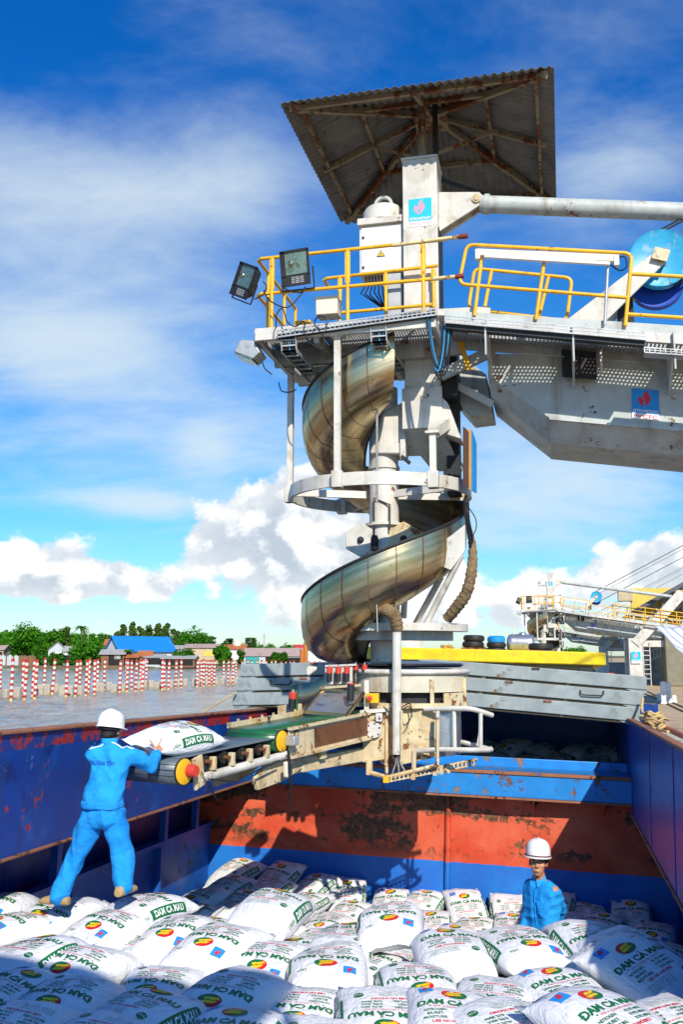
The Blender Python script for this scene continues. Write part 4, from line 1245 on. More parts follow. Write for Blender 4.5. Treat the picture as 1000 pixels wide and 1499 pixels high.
# ladder trays full of cables that run under the platform
for (u0, v0, u1, v1) in ((424, 492, 468, 562), (555, 478, 588, 548)):
    p0, p1 = q(u0, v0, 11.72), q(u1, v1, 12.9)
    p0, p1 = V((p0.x, 11.66, p0.z)), V((p1.x, 12.75, p1.z))
    pm_ = V((p0.x + .01, 11.68, p0.z - .22))
    mb = MB()
    for s in (-.10, .10):
        mb.bar(p0 + V((s, 0, 0)), pm_ + V((s, 0, 0)), .014, .04, (0, 1, 0)); mb.bar(pm_ + V((s, 0, 0)), p1 + V((s, 0, 0)), .014, .05)
    for i in range(4): p = p0.lerp(pm_, i / 3); mb.bar(p - V((.1, 0, 0)), p + V((.1, 0, 0)), .02, .02)
    for i in range(8): p = pm_.lerp(p1, i / 7); mb.bar(p - V((.1, 0, 0)), p + V((.1, 0, 0)), .02, .02)
    P_('ladder_tray', mb, M_steelgrey)
    for k in range(5):
        x = -.07 + k * .035
        mb = MB(); mb.tube([p0 + V((x, .02, .05)), pm_ + V((x, .02, .02)), pm_ + V((x, .1, .02)), p1 + V((x, .02, .03))], .012, 6)
        P_('cable', mb, M_cableblue if k == 2 else M_cable)
# bundle of cables looping down at the mast
for k in range(7):
    r0 = q(626 + k * .6, 462, 11.65); w_ = .10 + .012 * k; dp = .62 + .05 * (k % 4)
    pts = []
    for i in range(15):
        t = i / 14
        pts.append((r0.x + t * (.20 + .012 * k), 11.62 + .01 * k + .05 * t, r0.z - dp * math.sin(math.pi * t) ** .7 - .14 * t))
    mb = MB(); mb.tube(pts, .010, 6); P_('cable', mb, M_cableblue if k in (1, 4) else M_cable)

# --- railings
RR = 0.024
def rail(pts, r=RR, m=M_yellow, name='rail'):
    mb_ = MB(); mb_.tube(pts, r, 10); return P_(name, mb_, m)
def arc_corner(p, a, c, r=.08, n=5):
    """points rounding corner p between directions to a and c"""
    p, a, c = V(p), V(a), V(c)
    pa, pc = p + (a - p).normalized() * r, p + (c - p).normalized() * r
    return [(pa * (1 - t) ** 2 + p * 2 * t * (1 - t) + pc * t * t) for t in [i / n for i in range(n + 1)]]
def Qp(u, v, y): return q(u, v, y)
RT, RM = PZ + 1.02, PZ + .52
fl, fr = V((PX0 + .01, PY0, RT)), V((PX1 + .14, PY0, RT + .02))
rail([fr, fl + V((.06, 0, 0)), fl + V((0, .06, 0)), (PX0 + .01, PY1 - .1, RT)])
rail([(PX0 + .01, PY1 - .1, RM), (PX0 + .01, PY0 + .06, RM), (PX0 + .07, PY0, RM), (PX1 - .05, PY0, RM)])
rail([(PX1 - .05, PY0, RM), (PX1 + .30, PY0 - .01, RM)], .026, M_railcream)
rail([(PX1 - .55, PY0 - .02, RT + .0), (PX1 + .36, PY0 - .02, RT + .03)], .026, M_railcream)
for p in ((PX1 + .33, PY0 - .01, RM), (PX1 + .39, PY0 - .02, RT + .03)):
    mb = MB(); mb.cyl(V(p) - V((.07, 0, 0)), V(p) + V((.04, 0, 0)), .034, 10); P_('rail_end_cap', mb, mat('red_brown_cap', (0.20, 0.03, 0.02), 0.6))
for u in (398, 509, 620):
    x = q(u, 420, PY0).x
    rail([(x, PY0, PZ - .02), (x, PY0, PZ + .16), (x, PY0, RT)], RR, M_yellow, 'rail_post')
    mb = MB(); mb.bar((x, PY0, RM + .05), (x, PY0, RT - .02), .065, .03, (0, 1, 0)); P_('post_sleeve', mb, M_yellow)
for y in (12.2, 13.0, 13.6):
    rail([(PX0 + .01, y, PZ - .02), (PX0 + .01, y, RT)], RR, M_yellow, 'rail_post')
# inner rail behind the walkway
i0, i1 = q(474, 408, PYW), q(641, 389, PYW)
lo0, lo1 = q(498, 458, PYW), q(633, 446, PYW)
rail([(i1.x, PYW, i1.z), (i0.x + .05, PYW, i0.z), (i0.x, PYW + .03, i0.z - .01), (i0.x, PYW + .35, i0.z - .01)])
rail([(lo1.x, PYW, lo1.z), (lo0.x, PYW, lo0.z)])
for u in (498, 565, 635):
    x = q(u, 420, PYW).x; rail([(x, PYW, PZ), (x, PYW, i0.z + (.0 if u < 600 else .0))], RR, M_yellow, 'rail_post')
    mb = MB(); mb.bar((x, PYW, i0.z - .20), (x, PYW, i0.z - .02), .06, .03, (0, 1, 0)); P_('post_sleeve', mb, M_yellow)
mb = MB(); mb.box((q(440, 460, 12.0).x, 12.2, PZ + .18), (.22, .2, .16)); P_('hose_box', mb, M_yellow, bev=.01)

# --- floodlights
def flood(c, right, up, w_, h_, nm, label):
    c, r_, u_ = V(c), V(right).normalized(), V(up).normalized()
    n_ = r_.cross(u_).normalized()
    if n_.y > 0: n_ = -n_
    mb_ = MB()
    def pt(a, b_, d): return c + r_ * a + u_ * b_ + n_ * d
    # tapered housing
    F = [pt(-w_ / 2, -h_ / 2, 0), pt(w_ / 2, -h_ / 2, 0), pt(w_ / 2, h_ / 2, 0), pt(-w_ / 2, h_ / 2, 0)]
    B_ = [pt(-w_ * .30, -h_ * .36, -.17), pt(w_ * .30, -h_ * .36, -.17), pt(w_ * .30, h_ * .36, -.17), pt(-w_ * .30, h_ * .36, -.17)]
    mb_.add(F + B_, [(3, 2, 1, 0), (4, 5, 6, 7), (0, 1, 5, 4), (1, 2, 6, 5), (2, 3, 7, 6), (3, 0, 4, 7)])
    h = P_(nm, mb_, M_black, bev=.008, label=label)
    mb_ = MB()
    for (a, b_, sw, sh) in ((0, h_ * .46, w_, h_ * .08), (0, -h_ * .46 + h_ * .07, w_, h_ * .30), (-w_ * .42, h_ * .1, w_ * .16, h_ * .75), (w_ * .46, h_ * .1, w_ * .08, h_ * .75)):
        mb_.add([pt(a + sx * sw / 2, b_ + sy * sh / 2, dd) for dd in (.0, .016) for sy in (-1, 1) for sx in (-1, 1)],
                [(4, 5, 7, 6), (0, 1, 5, 4), (2, 6, 7, 3), (0, 4, 6, 2), (1, 3, 7, 5)])
    P_('lamp_bezel', mb_, M_black, h)
    mb_ = MB(); mb_.add([pt(-w_ * .34, -h_ * .20, .004), pt(w_ * .42, -h_ * .20, .004), pt(w_ * .42, h_ * .42, .004), pt(-w_ * .34, h_ * .42, .004)], [(0, 1, 2, 3)]); P_('lamp_glass', mb_, M_glass, h)
    mb_ = MB(); mb_.lathe([(.0, .02), (.035, .015), (.04, 0)], pt(-w_ * .14, h_ * .12, .006), 14, M=n_.to_track_quat('Z', 'Y').to_matrix()); P_('lamp_bulb', mb_, M_glass, h, smooth=True)
    mb_ = MB()
    for k in range(4):
        v_, f_ = fit_text('IP65 400W 220V', 0, 0, w_ * .42, h_ * .035)
        mb_.add([pt(x + .03, y - h_ * .30 - k * h_ * .05, .018) for x, y in v_], f_)
    P_('rating_print', mb_, M_inkwhite, h)
    mb_ = MB(); mb_.tube([pt(-w_ * .55, 0, -.08), pt(-w_ * .55, -h_ * .62, -.08), pt(w_ * .55, -h_ * .62, -.08), pt(w_ * .55, 0, -.08)], .012, 6); P_('lamp_bracket', mb_, M_darkgap, h)
    return h
fc1 = q(432, 391, 11.55); flood((fc1.x, 11.55, fc1.z), (1, -.05, .04), (-.04, -.16, 1), .40, .46, 'floodlight', 'black floodlight facing forward on the yellow rail')
fc2 = q(357, 410, 11.6); flood((fc2.x, 11.6, fc2.z), (.74, -.30, -.42), (.42, -.25, .86), .34, .44, 'floodlight', 'tilted black floodlight at the outer corner')
# grey lamp housing seen from behind, under the corner
fc3 = q(365, 516, 11.9)
mb = MB(); mb.prism([(fc3.x - .17, 11.75, fc3.z - .02), (fc3.x - .08, 11.75, fc3.z + .14), (fc3.x + .10, 11.75, fc3.z + .11), (fc3.x + .20, 11.75, fc3.z - .05), (fc3.x + .1, 11.75, fc3.z - .14)], (0, .3, 0)); P_('corner_lamp', mb, M_steelgrey, bev=.01)
mb = MB(); mb.prism([(fc3.x - .16, 11.745, fc3.z - .03), (fc3.x + .08, 11.745, fc3.z - .13), (fc3.x + .10, 11.745, fc3.z - .17), (fc3.x - .15, 11.745, fc3.z - .07)], (0, .3, 0)); P_('corner_lamp_glass', mb, M_glass)
# junction box and looping cables by the lights
jb = q(478, 446, 11.8)
mb = MB(); mb.span((jb.x - .15, 11.8, jb.z - .13), (jb.x + .15, 12.05, jb.z + .10)); P_('junction_box', mb, M_boxbeige, bev=.012)
mb = MB(); mb.span((jb.x - .16, 11.79, jb.z + .08), (jb.x + .16, 12.06, jb.z + .12)); P_('junction_box_lid', mb, M_boxbeige, bev=.008)
def loose(pxs, y, r=.009, m=M_cable):
    ctrl = [q(u, v, y + RNG.uniform(-.05, .05)) for u, v in pxs]
    pts = []
    for i in range(len(ctrl) - 1):      # Catmull-Rom
        p0, p1, p2, p3 = ctrl[max(i - 1, 0)], ctrl[i], ctrl[i + 1], ctrl[min(i + 2, len(ctrl) - 1)]
        for k in range(6):
            t = k / 6
            pts.append(.5 * ((2 * p1) + (p2 - p0) * t + (2 * p0 - 5 * p1 + 4 * p2 - p3) * t * t + (3 * p1 - p0 - 3 * p2 + p3) * t ** 3))
    pts.append(ctrl[-1])
    mb_ = MB(); mb_.tube(pts, r, 6); return P_('cable', mb_, m)
loose([(386, 425), (395, 440), (420, 450), (440, 432), (447, 420), (440, 428), (420, 424), (412, 418)], 11.55)
loose([(385, 412), (390, 420), (384, 432), (372, 438)], 11.5)
loose([(404, 480), (405, 460), (414, 452), (420, 470), (432, 478), (446, 470), (444, 485)], 11.5)
loose([(460, 470), (468, 462), (480, 468), (474, 482), (462, 478), (462, 468), (470, 462)], 11.5)
loose([(446, 486), (452, 500), (470, 510), (474, 495), (464, 480)], 11.5)
loose([(384, 530), (388, 540), (398, 548)], 11.7)
loose([(408, 560), (412, 572), (424, 574), (434, 570)], 12.4)

# --- boom towards the quay tower
def along(u, v, y): p = q(u, v, y); return p
BZ = q(800, 480, 11.7)                           # deck edge at the front of the boom walkway
BO = V((BZ.x, 0, BZ.z))
def bp(s, y, h=0.0):
    """point on the boom: s metres along, quay depth y, h above the walkway deck line"""
    return V((BO.x, y, BO.z)) + BS * s + V((BS.z * -h * 0, 0, h))
LB = 17.0
side = 12.50; far = 14.2
z_lo = q(800, 612, side).z - bp(0, side).z
z_bt = q(800, 650, side + .35).z - bp(0, side).z
secs = []
def bsec(s, lift=0.0, inset=0.0):
    return [bp(s, side, -.10), bp(s, side, z_lo + lift), bp(s, side + .30, z_bt + lift), bp(s, far - .30, z_bt + lift), bp(s, far, z_lo + lift), bp(s, far, -.10)]
mb = MB(); mb.grid([bsec(0.0), bsec(LB * .33), bsec(LB * .66), bsec(LB)], closed_v=True)
mb.add(bsec(0.0), [(0, 1, 2, 3, 4, 5)])
P_('boom_trough', mb, M_grey, smooth=False, bev=.01)
mb = MB(); mb.grid([bsec(0.0), [bp(-.78, side + .05, -.12), bp(-.80, side + .05, z_lo + .52), bp(-.78, side + .3, z_lo + .30), bp(-.78, far - .3, z_lo + .30), bp(-.8, far, z_lo + .52), bp(-.78, far, -.12)]], closed_v=True)
P_('boom_nose', mb, M_grey, smooth=False)
for s in (2.9, 5.6, 8.4):
    mb = MB(); mb.bar(bp(s, side - .01, -.1), bp(s, side - .01, z_lo), .02, .10, BS); P_('boom_rib', mb, M_grey)
mb = MB(); mb.bar(bp(0.0, side - .012, z_lo), bp(LB, side - .012, z_lo), .024, .05); P_('boom_seam', mb, M_grey)
# hopper between boom nose and mast
h0 = [q(u, v, 12.7) for u, v in ((648, 505), (716, 560), (722, 610), (690, 612), (672, 590), (650, 560))]
h0 = [q(u, v, 13.15) for u, v in ((648, 500), (712, 548), (722, 606), (690, 610), (672, 590), (650, 560))]
mb = MB(); mb.prism([(p.x, 13.15, p.z) for p in h0], (0, .7, 0)); P_('transfer_hood', mb, M_grey, bev=.01)
mb = MB(); mb.bar(q(660, 560, 12.9), q(722, 592, 12.9), .05, .10); P_('hood_flange', mb, M_grey)
mb = MB(); mb.span((mx1 + .02, 12.75, 3.5), (mx1 + .22, 13.5, 4.2)); P_('drive_frame', mb, M_darkgap)
mb = MB(); mb.bar((mx1 + .02, 12.5, 3.75), (mx1 + .75, 12.5, 4.05), .09, .14); P_('link_arm', mb, M_grey)
mb = MB(); mb.bar((mx1 + .3, 12.45, 4.18), (mx1 + .42, 12.45, 3.78), .07, .05, (0, 1, 0)); P_('link_arm', mb, M_yellow)
# walkway along the boom
SA, SB = -1.28, 9.0
pw = SA
k = 0
while pw < SB - .05:
    e_ = min(pw + .93, SB)
    if k < 6: grating('grating', (bp(pw + .03, 11.78), bp(e_ - .03, 11.78), bp(e_ - .03, side - .06), bp(pw + .03, side - .06)), 18, 12)
    pw = e_; k += 1
chan(bp(SA, 11.72, -.03), bp(LB, 11.72, -.03), .05, .12, M_white)
chan(bp(SA, 11.75, .09), bp(LB, 11.75, .09), .012, .14, M_grey, 'added_shade_board')  # board added to narrow the sunlight falling through the grating
mb = MB(); mb.prism([bp(SA, 12.22, .02), bp(LB, 12.22, .02), bp(LB, side, .02), bp(SA, side, .02)], (0, 0, .006)); P_('added_shade_plate', mb, M_grey)  # solid strip added to block light through the inner grating
chan(bp(SA, side - .03, -.05), bp(LB, side - .03, -.05), .05, .14, M_grey)
for u in (710, 838, 985):
    s = (q(u, 500, 11.7).x - BO.x) / BS.x
    mb = MB(); mb.prism([bp(s, 11.66, .03), bp(s, side, .03), bp(s, side, -.52), bp(s, side - .12, -.52), bp(s, 11.70, -.16)], BS * .03); P_('walkway_bracket', mb, M_grey)
    mb = MB(); mb.bar(bp(s + .015, 11.66, .05), bp(s + .015, 11.66, -.42), .05, .02, BS); P_('bracket_flange', mb, M_grey)
mb = MB(); mb.prism([bp(.18, 12.36, -.05), bp(.62, 12.36, -.05), bp(.62, 12.36, -.42), bp(.18, 12.36, -.42)], (0, .02, 0)); P_('inspection_hatch', mb, M_darkgap)
mb = MB(); mb.bar(bp(.68, 12.3, -.06), bp(.68, 12.3, -.36), .10, .03, BS); P_('bright_plate', mb, M_white)
ta, tb = q(652, 467, 11.6), q(946, 492, 11.6)
tray((ta.x, 11.6, ta.z), (tb.x, 11.6, tb.z), .085)
tc_, td = q(944, 512, 11.6), q(1000, 520, 11.6)
tray((tc_.x, 11.6, tc_.z), V((tc_.x, 11.6, tc_.z)) + BS * 6, .06)
mb = MB(); mb.bar((ta.x, 11.7, ta.z - .08), (tb.x, 11.7, tb.z - .08), .12, .05); P_('cable_run', mb, M_cable)
# white kick panel at the joint between platform and boom
k0, k1 = q(640, 460, 11.9), q(718, 448, 11.9)
mb = MB(); mb.prism([(k0.x, 11.9, q(640, 462, 11.9).z), (k1.x, 11.9, q(720, 462, 11.9).z), (k1.x, 11.9, k1.z), (k0.x, 11.9, q(640, 452, 11.9).z)], (0, .5, 0)); P_('kick_panel', mb, M_white, bev=.008)
sg0 = V((q(926, 614, side).x, 0, 0)); s = (q(926, 614, side).x - BO.x) / BS.x
o0 = q(926, 613, side); o0.y = side - .008
sign_on('sign', o0, BS, V((.03, 0, 1)).normalized(), NF, .335, .40, [M_inkblue, M_inkred, M_inkwhite, M_inkred], 'blue flame emblem plate on the boom side')
# boom rails: closed loops with round corners
def loop(pxs, y, m=M_yellow, r=RR):
    pts = [q(u, v, y) for u, v in pxs]; n = len(pts); out = []
    for i in range(n): out += arc_corner(pts[i], pts[i - 1], pts[(i + 1) % n], .10)
    mb_ = MB(); mb_.tube(out, r, 10, closed=True); return P_('rail', mb_, m)
def openrail(pxs, y, m=M_yellow, r=RR, rc=.10):
    pts = [q(u, v, y) for u, v in pxs]; out = [pts[0]]
    for i in range(1, len(pts) - 1): out += arc_corner(pts[i], pts[i - 1], pts[i + 1], rc)
    out.append(pts[-1]); mb_ = MB(); mb_.tube(out, r, 10); return P_('rail', mb_, m)
openrail([(916, 477), (926, 371), (684, 358), (672, 416), (922, 436)], 11.7)
for (ut, vt, ub, vb_) in ((707, 366, 695, 462), (798, 378, 785, 468)):
    rail([q(ut, vt, 11.7), q(ub, vb_, 11.7)], RR, M_yellow, 'rail_post')
openrail([(698, 447), (838, 408), (836, 408)], 12.4) if False else None
loop([(695, 393), (838, 407), (830, 470), (686, 452)], 12.4)
for (ut, vt, ub, vb_) in ((720, 396, 710, 450), (804, 403, 790, 462)):
    rail([q(ut, vt, 12.4), q(ub, vb_, 12.4)], RR, M_yellow, 'rail_post')
pr = q(926, 401, 11.7); rail([pr, pr + BS * 9], RR); pr = q(918, 460, 11.7); rail([pr, pr + BS * 9], RR)
for s in (1.2, 2.4, 3.6, 4.8, 6.0, 7.2):
    p = q(926, 401, 11.7) + BS * s; rail([p, p - V((0, 0, .95))], RR, M_yellow, 'rail_post')
rail([q(891, 382, 11.68), q(886, 476, 11.68)], .018, M_steelgrey, 'lamp_post')
# tube lamp on the rail
t0, t1 = q(700, 370, 11.66), q(903, 379, 11.66)
mb = MB(); mb.bar(t0, t1, .07, .09); lamp = P_('tube_lamp', mb, M_boxbeige, bev=.008)
mb = MB(); mb.bar(t0 + V((.08, -.02, -.065)), t1 + V((-.08, -.02, -.065)), .05, .045); P_('lamp_diffuser', mb, M_inkwhite, lamp, bev=.01)
for p in (t0, t1):
    mb = MB(); mb.box(p + V((0, -.005, -.03)), (.06, .085, .13)); P_('lamp_end', mb, M_boxbeige, lamp)
loose([(905, 378), (915, 376), (918, 390), (908, 396), (895, 388)], 11.66)
# sheave arm and the blue sheaves
a0, a1 = q(838, 486, 12.7), q(968, 378, 12.7)
ad = (a1 - a0).normalized(); an = V((-ad.z, 0, ad.x))
for yy in (12.62, 12.98):
    mb = MB(); mb.prism([V((0, yy - 12.7, 0)) + p for p in (a0 - an * .24, a0 + an * .16, a1 + an * .10, a1 + ad * .12 + an * .02, a1 + ad * .12 - an * .04, a1 - an * .10)], (0, .04, 0)); P_('sheave_arm', mb, M_white, bev=.01)
def sheave(c, r, m, nm='sheave'):
    mb_ = MB(); mb_.lathe([(0, -.05), (r * .9, -.05), (r, -.07), (r, -.05), (r * .93, 0), (r, .05), (r, .07), (r * .9, .05), (0, .05)], c, 40, M=Matrix.Rotation(rad(90), 3, 'X')); return P_(nm, mb_, m)
sc_ = V((q(967, 380, 12.82).x, 12.82, q(967, 380, 12.82).z))
sheave(sc_, .40, M_wheel)
sheave(V((q(962, 414, 13.0).x, 13.02, q(962, 414, 13.0).z)), .36, M_wheeldark)
mb = MB(); mb.cyl(a1 + V((0, -.14, 0)), a1 + V((0, .4, 0)), .085, 18); P_('sheave_pin', mb, M_rustbeam)
mb = MB(); mb.box(a1 + V((-.01, -.13, 0)), (.20, .03, .16), Matrix.Rotation(rad(20), 3, 'Y')); P_('pin_plate', mb, M_cream)
s_ = (q(880, 470, 12.7).x - BO.x) / BS.x
mb = MB(); mb.prism([q(u, v, 12.9) for u, v in ((905, 440), (925, 410), (930, 478), (905, 490))], (0, .1, 0)); P_('sheave_frame', mb, M_darkgap)
# hoist ropes up to the quay tower
tdir = (q(1000, 318, 12.82) - q(958, 345, 12.82)).normalized()
for (u, v, m_) in ((955, 343, 0), (958, 346, 0), (992, 352, 0), (996, 410, 0), (986, 418, 0)):
    p = q(u, v, 12.82); d = V((.80, .10, .42)).normalized()
    mb = MB(); mb.tube([p, p + d * 26], .013, 6); P_('hoist_rope', mb, M_cable)

# --- pipe column, fairing, clamps
mb = MB(); mb.tube([(AX, AY, -.32), (AX, AY, 3.75)], .205, 32); P_('pipe_column', mb, M_white)
mb = MB(); mb.prism([q(u, v, 12.75) for u, v in ((541, 664), (560, 604), (590, 588), (590, 664))], (0, .5, 0)); P_('column_fairing', mb, M_white, bev=.02)
for zz, r in ((2.60, .225), (1.80, .26), (1.40, .26), (-.10, .27), (-.2, .27)):
    mb = MB(); mb.lathe([(.2, zz - .02), (r, zz - .02), (r, zz + .02), (.2, zz + .02)], (AX, AY, 0), 28); P_('column_flange', mb, M_white)
for sg in (-1, 1):
    cx = AX + sg * .30
    mb = MB(); mb.lathe([(0, -.06), (.24, -.06), (.24, .06), (0, .06)], (cx, AY - .12, 1.58), 6, M=Matrix.Rotation(rad(90), 3, 'X') @ Matrix.Rotation(rad(30), 3, 'Z'))
    P_('clamp_plate', mb, M_cream if sg > 0 else M_white, bev=.008)
    mb = MB(); mb.lathe([(0, .11), (.035, .10), (.05, .06)], (cx, AY - .12, 1.58), 12, M=Matrix.Rotation(rad(90), 3, 'X')); P_('clamp_bolt', mb, M_darkgap)
mb = MB(); mb.lathe([(0, -.12), (.05, -.10), (.055, .05), (.04, .10), (0, .11)], (AX - .08, AY - .3, 1.52), 12); P_('drive_motor', mb, M_darkgap, smooth=True)
mb = MB(); mb.tube([(AX - .10, AY - .22, 1.5), (AX - .10, AY - .22, 2.15), (AX + .12, AY - .22, 2.05), (AX + .12, AY - .24, 1.7)], .014, 6); P_('cable', mb, M_cable)
mb = MB(); mb.tube([q(552, 545, 12.2), q(552, 735, 12.5)], .016, 8); P_('conduit', mb, M_steelgrey)

# box and slanted hood under the mast
mb = MB(); mb.prism([q(u, v, y_) for u, v, y_ in ((591, 628, 12.6), (647, 628, 12.6), (678, 690, 13.25), (634, 690, 13.25), (616, 668, 13.0), (598, 668, 13.0))], (0, .45, .1)); P_('transfer_hopper', mb, M_grey, bev=.008)
mb = MB(); mb.prism([q(u, v, 12.58) for u, v in ((648, 582), (656, 590), (675, 642), (648, 634))], (0, .5, 0)); P_('hopper_gusset', mb, M_white, bev=.006)
mb = MB(); mb.prism([q(u, v, 12.70) for u, v in ((586, 610), (594, 612), (594, 668), (586, 672))], (0, .12, 0)); P_('side_rail', mb, M_white)
mb = MB(); mb.bar(q(588, 668, 12.6), q(600, 678, 12.6), .06, .05); P_('bolt_block', mb, M_darkgap)
mb = MB(); mb.span((mx1 + .03, 13.0, 2.2), (mx1 + .20, 13.3, 4.2)); P_('cable_chase', mb, M_darkgap)

# --- spiral chute. angle: 0 left, 90 towards the viewer, 180 right
Z0, PITCHZ = 2.98, 2.80
PROF = [(1.135, .37), (1.15, .22), (1.15, .05), (1.125, -.12), (1.06, -.26), (.94, -.37), (.78, -.43), (.60, -.45), (.42, -.43), (.26, -.38)]
def hel(a, r, h):
    t = rad(a); zz_ = Z0 + PITCHZ * a / 360; zz_ = .30 + .11 * math.log1p(math.exp(min((zz_ - .30) / .11, 40)))     # flattens out at the foot
    return V((AX - r * math.cos(t), AY - r * math.sin(t), zz_ + h))
A_TOP, A_END, STEP = 108.0, -396.0, 18.0
a = A_TOP
th = .010
while a > A_END + 1:
    e_ = max(a - STEP, A_END)
    P = []
    for k in range(7):
        aa = lerp(a, e_ - .4, k / 6)
        row = [hel(aa, r + .0015, h) for (r, h) in PROF] + [hel(aa, r - th, h + th * .8) for (r, h) in reversed(PROF)]
        P.append(row)
    mb = MB(); mb.grid(P, closed_v=True)
    seg = P_('chute_segment', mb, M_steel, smooth='auto')
    uvl = seg.data.uv_layers.new(name='flow'); npf = len(PROF)
    arc = [0.0]
    for j_ in range(1, npf): arc.append(arc[-1] + math.hypot(PROF[j_][0] - PROF[j_ - 1][0], PROF[j_][1] - PROF[j_ - 1][1]))
    for lp in seg.data.loops:
        i_, j_ = divmod(lp.vertex_index, 2 * npf); j_ = j_ if j_ < npf else 2 * npf - 1 - j_
        uvl.data[lp.index].uv = (rad(-lerp(a, e_, i_ / 6)), arc[j_])
    mb = MB()
    P = [[hel(aa, r + .009, h - .004) for (r, h) in PROF] for aa in (e_ + .28, e_ - .28)]
    mb.grid(P); P_('seam_strip', mb, M_rustbeam, seg)
    a = e_
mb = MB(); mb.tube([hel(lerp(A_TOP, A_END, i / 120), 1.138, .375) for i in range(121)], .022, 8); P_('chute_rim', mb, M_black)
mb = MB(); mb.tube([hel(lerp(A_TOP, A_END, i / 120), .27, -.37) for i in range(121)], .018, 6); P_('chute_inner_edge', mb, M_darkgap)
# --- ring cage round the upper chute
RC, RZC, RR_ = V((AX - .05, AY, 0)), 2.24, 1.27
NSEG = 6
for k in range(NSEG):
    a0_, a1_ = 2 * math.pi * k / NSEG + .25, 2 * math.pi * (k + 1) / NSEG + .25 - .006
    mb = MB(); mb.lathe([(RR_ - .05, -.085), (RR_, -.085), (RR_, .085), (RR_ - .05, .085)], (RC.x, RC.y, RZC), 14, a0_, a1_, close=True); P_('ring_segment', mb, M_white)
def ringp(phi, z): return V((RC.x - (RR_ + .005) * math.cos(rad(phi)), RC.y - (RR_ + .005) * math.sin(rad(phi)), z))
for phi, zt in ((10, 4.12), (75, 4.15), (133, 2.86), (-52, 3.6), (-130, 3.6)):
    mb = MB(); mb.bar(ringp(phi, RZC - .11), ringp(phi, zt), .085, .085, (0, 1, 0)); P_('ring_leg', mb, M_white, bev=.006)
    mb = MB(); mb.box(ringp(phi, RZC), (.14, .14, .22)); P_('leg_bracket', mb, M_white, bev=.008)
    mb = MB(); mb.box(ringp(phi, zt), (.18, .16, .03)); P_('leg_flange', mb, M_white)
for phi in (25, 155, 200, -60):
    p = ringp(phi, RZC - .02); c = V((RC.x, RC.y, RZC - .02)); d = (p - c).normalized()
    mb = MB(); mb.bar(c + d * .2, p - d * .05, .05, .10); P_('ring_spoke', mb, M_white)
mb = MB(); mb.bar(ringp(133, 2.86), (mx1 + .1, 12.7, 3.15), .12, .14); P_('ring_hanger', mb, M_white)
mb = MB(); mb.bar(q(478, 556, 12.2), q(560, 542, 12.2), .03, .13); P_('perforated_bar', mb, M_steelgrey)
# framed board hanging at the right of the ring
b0, b1 = q(680, 632, 12.5), q(694, 715, 12.9)
mb = MB(); mb.prism([q(678, 624, 12.3), q(686, 632, 12.3), q(686, 714, 12.3), q(678, 710, 12.3)], (.02, .1, 0)); P_('board_back', mb, mat('brown_board', (0.07, 0.025, 0.012), 0.7))
mb = MB(); mb.prism([q(684, 628, 12.32), q(690, 630, 12.32), q(690, 718, 12.32), q(684, 714, 12.32)], (.02, .1, 0)); bd = P_('board_frame', mb, mat('ochre_board', (0.55, 0.27, 0.03), 0.6))
mb = MB(); mb.prism([q(690.5, 630, 12.32), q(697, 650, 12.75), q(697, 722, 12.75), q(690.5, 718, 12.32)], (.012, .0, 0)); P_('board_face', mb, M_inkblue, bd)

# --- wrapped hose hanging from the ring to the lower tray
def hose(pxs, radii, m=M_hose, nm='wrapped_hose'):
    ctrl = [q(u, v, y) for u, v, y in pxs]
    pts, rs = [], []
    for i in range(len(ctrl) - 1):
        p0, p1, p2, p3 = ctrl[max(i - 1, 0)], ctrl[i], ctrl[i + 1], ctrl[min(i + 2, len(ctrl) - 1)]
        for k in range(10):
            t = k / 10
            pts.append(.5 * ((2 * p1) + (p2 - p0) * t + (2 * p0 - 5 * p1 + 4 * p2 - p3) * t * t + (3 * p1 - p0 - 3 * p2 + p3) * t ** 3))
            rs.append(lerp(radii[i], radii[i + 1], t) * (1 + .10 * math.sin(k * 2.4 + i) + RNG.uniform(-.06, .06)))
    pts.append(ctrl[-1]); rs.append(radii[-1])
    mb_ = MB(); mb_.tube(pts, rs, 10); return P_(nm, mb_, m, smooth=True)
hose([(682, 742, 12.5), (686, 770, 12.5), (692, 800, 12.5), (691, 835, 12.45), (683, 868, 12.5), (668, 890, 12.6), (655, 906, 12.7)], [.03, .035, .05, .07, .075, .08, .07])
for k in range(4):
    loose([(680 + k * 2, 735), (684 + k, 760), (688 + (k % 2) * 4, 785), (690, 800)], 12.48, .012)
loose([(684, 740), (696, 758), (697, 775), (688, 790)], 12.45, .007)
# --- lower half tray
tz = q(600, 912, 12.5).z
for nm, r, h, m_ in (('lower_tray', 1.30, .10, M_white), ('tray_channel', 1.06, .22, M_grey)):
    pts = []
    for k in range(17):
        aa = rad(lerp(60, 200, k / 16)); pts.append((AX - r * math.cos(aa) * .86 + .0, AY - r * math.sin(aa) * .72 + .2, tz - (.10 if m_ is M_grey else 0)))
    mb = MB(); mb.prism(pts, (0, 0, -h + (.10 if m_ is M_grey else 0))); P_(nm, mb, m_)
for (u0, v0, y0_, u1, v1, y1_) in ((676, 812, 12.4, 624, 914, 12.7), (646, 845, 12.7, 608, 914, 13.0), (593, 872, 13.1, 591, 905, 13.1)):
    mb = MB(); mb.tube([q(u0, v0, y0_), q(u1, v1, y1_)], .042, 12); P_('tray_brace', mb, M_white)
mb = MB(); mb.prism([q(u, v, 12.35) for u, v in ((640, 800), (681, 768), (681, 806), (660, 834), (645, 828))], (0, .05, 0)); P_('brace_plate', mb, M_white)
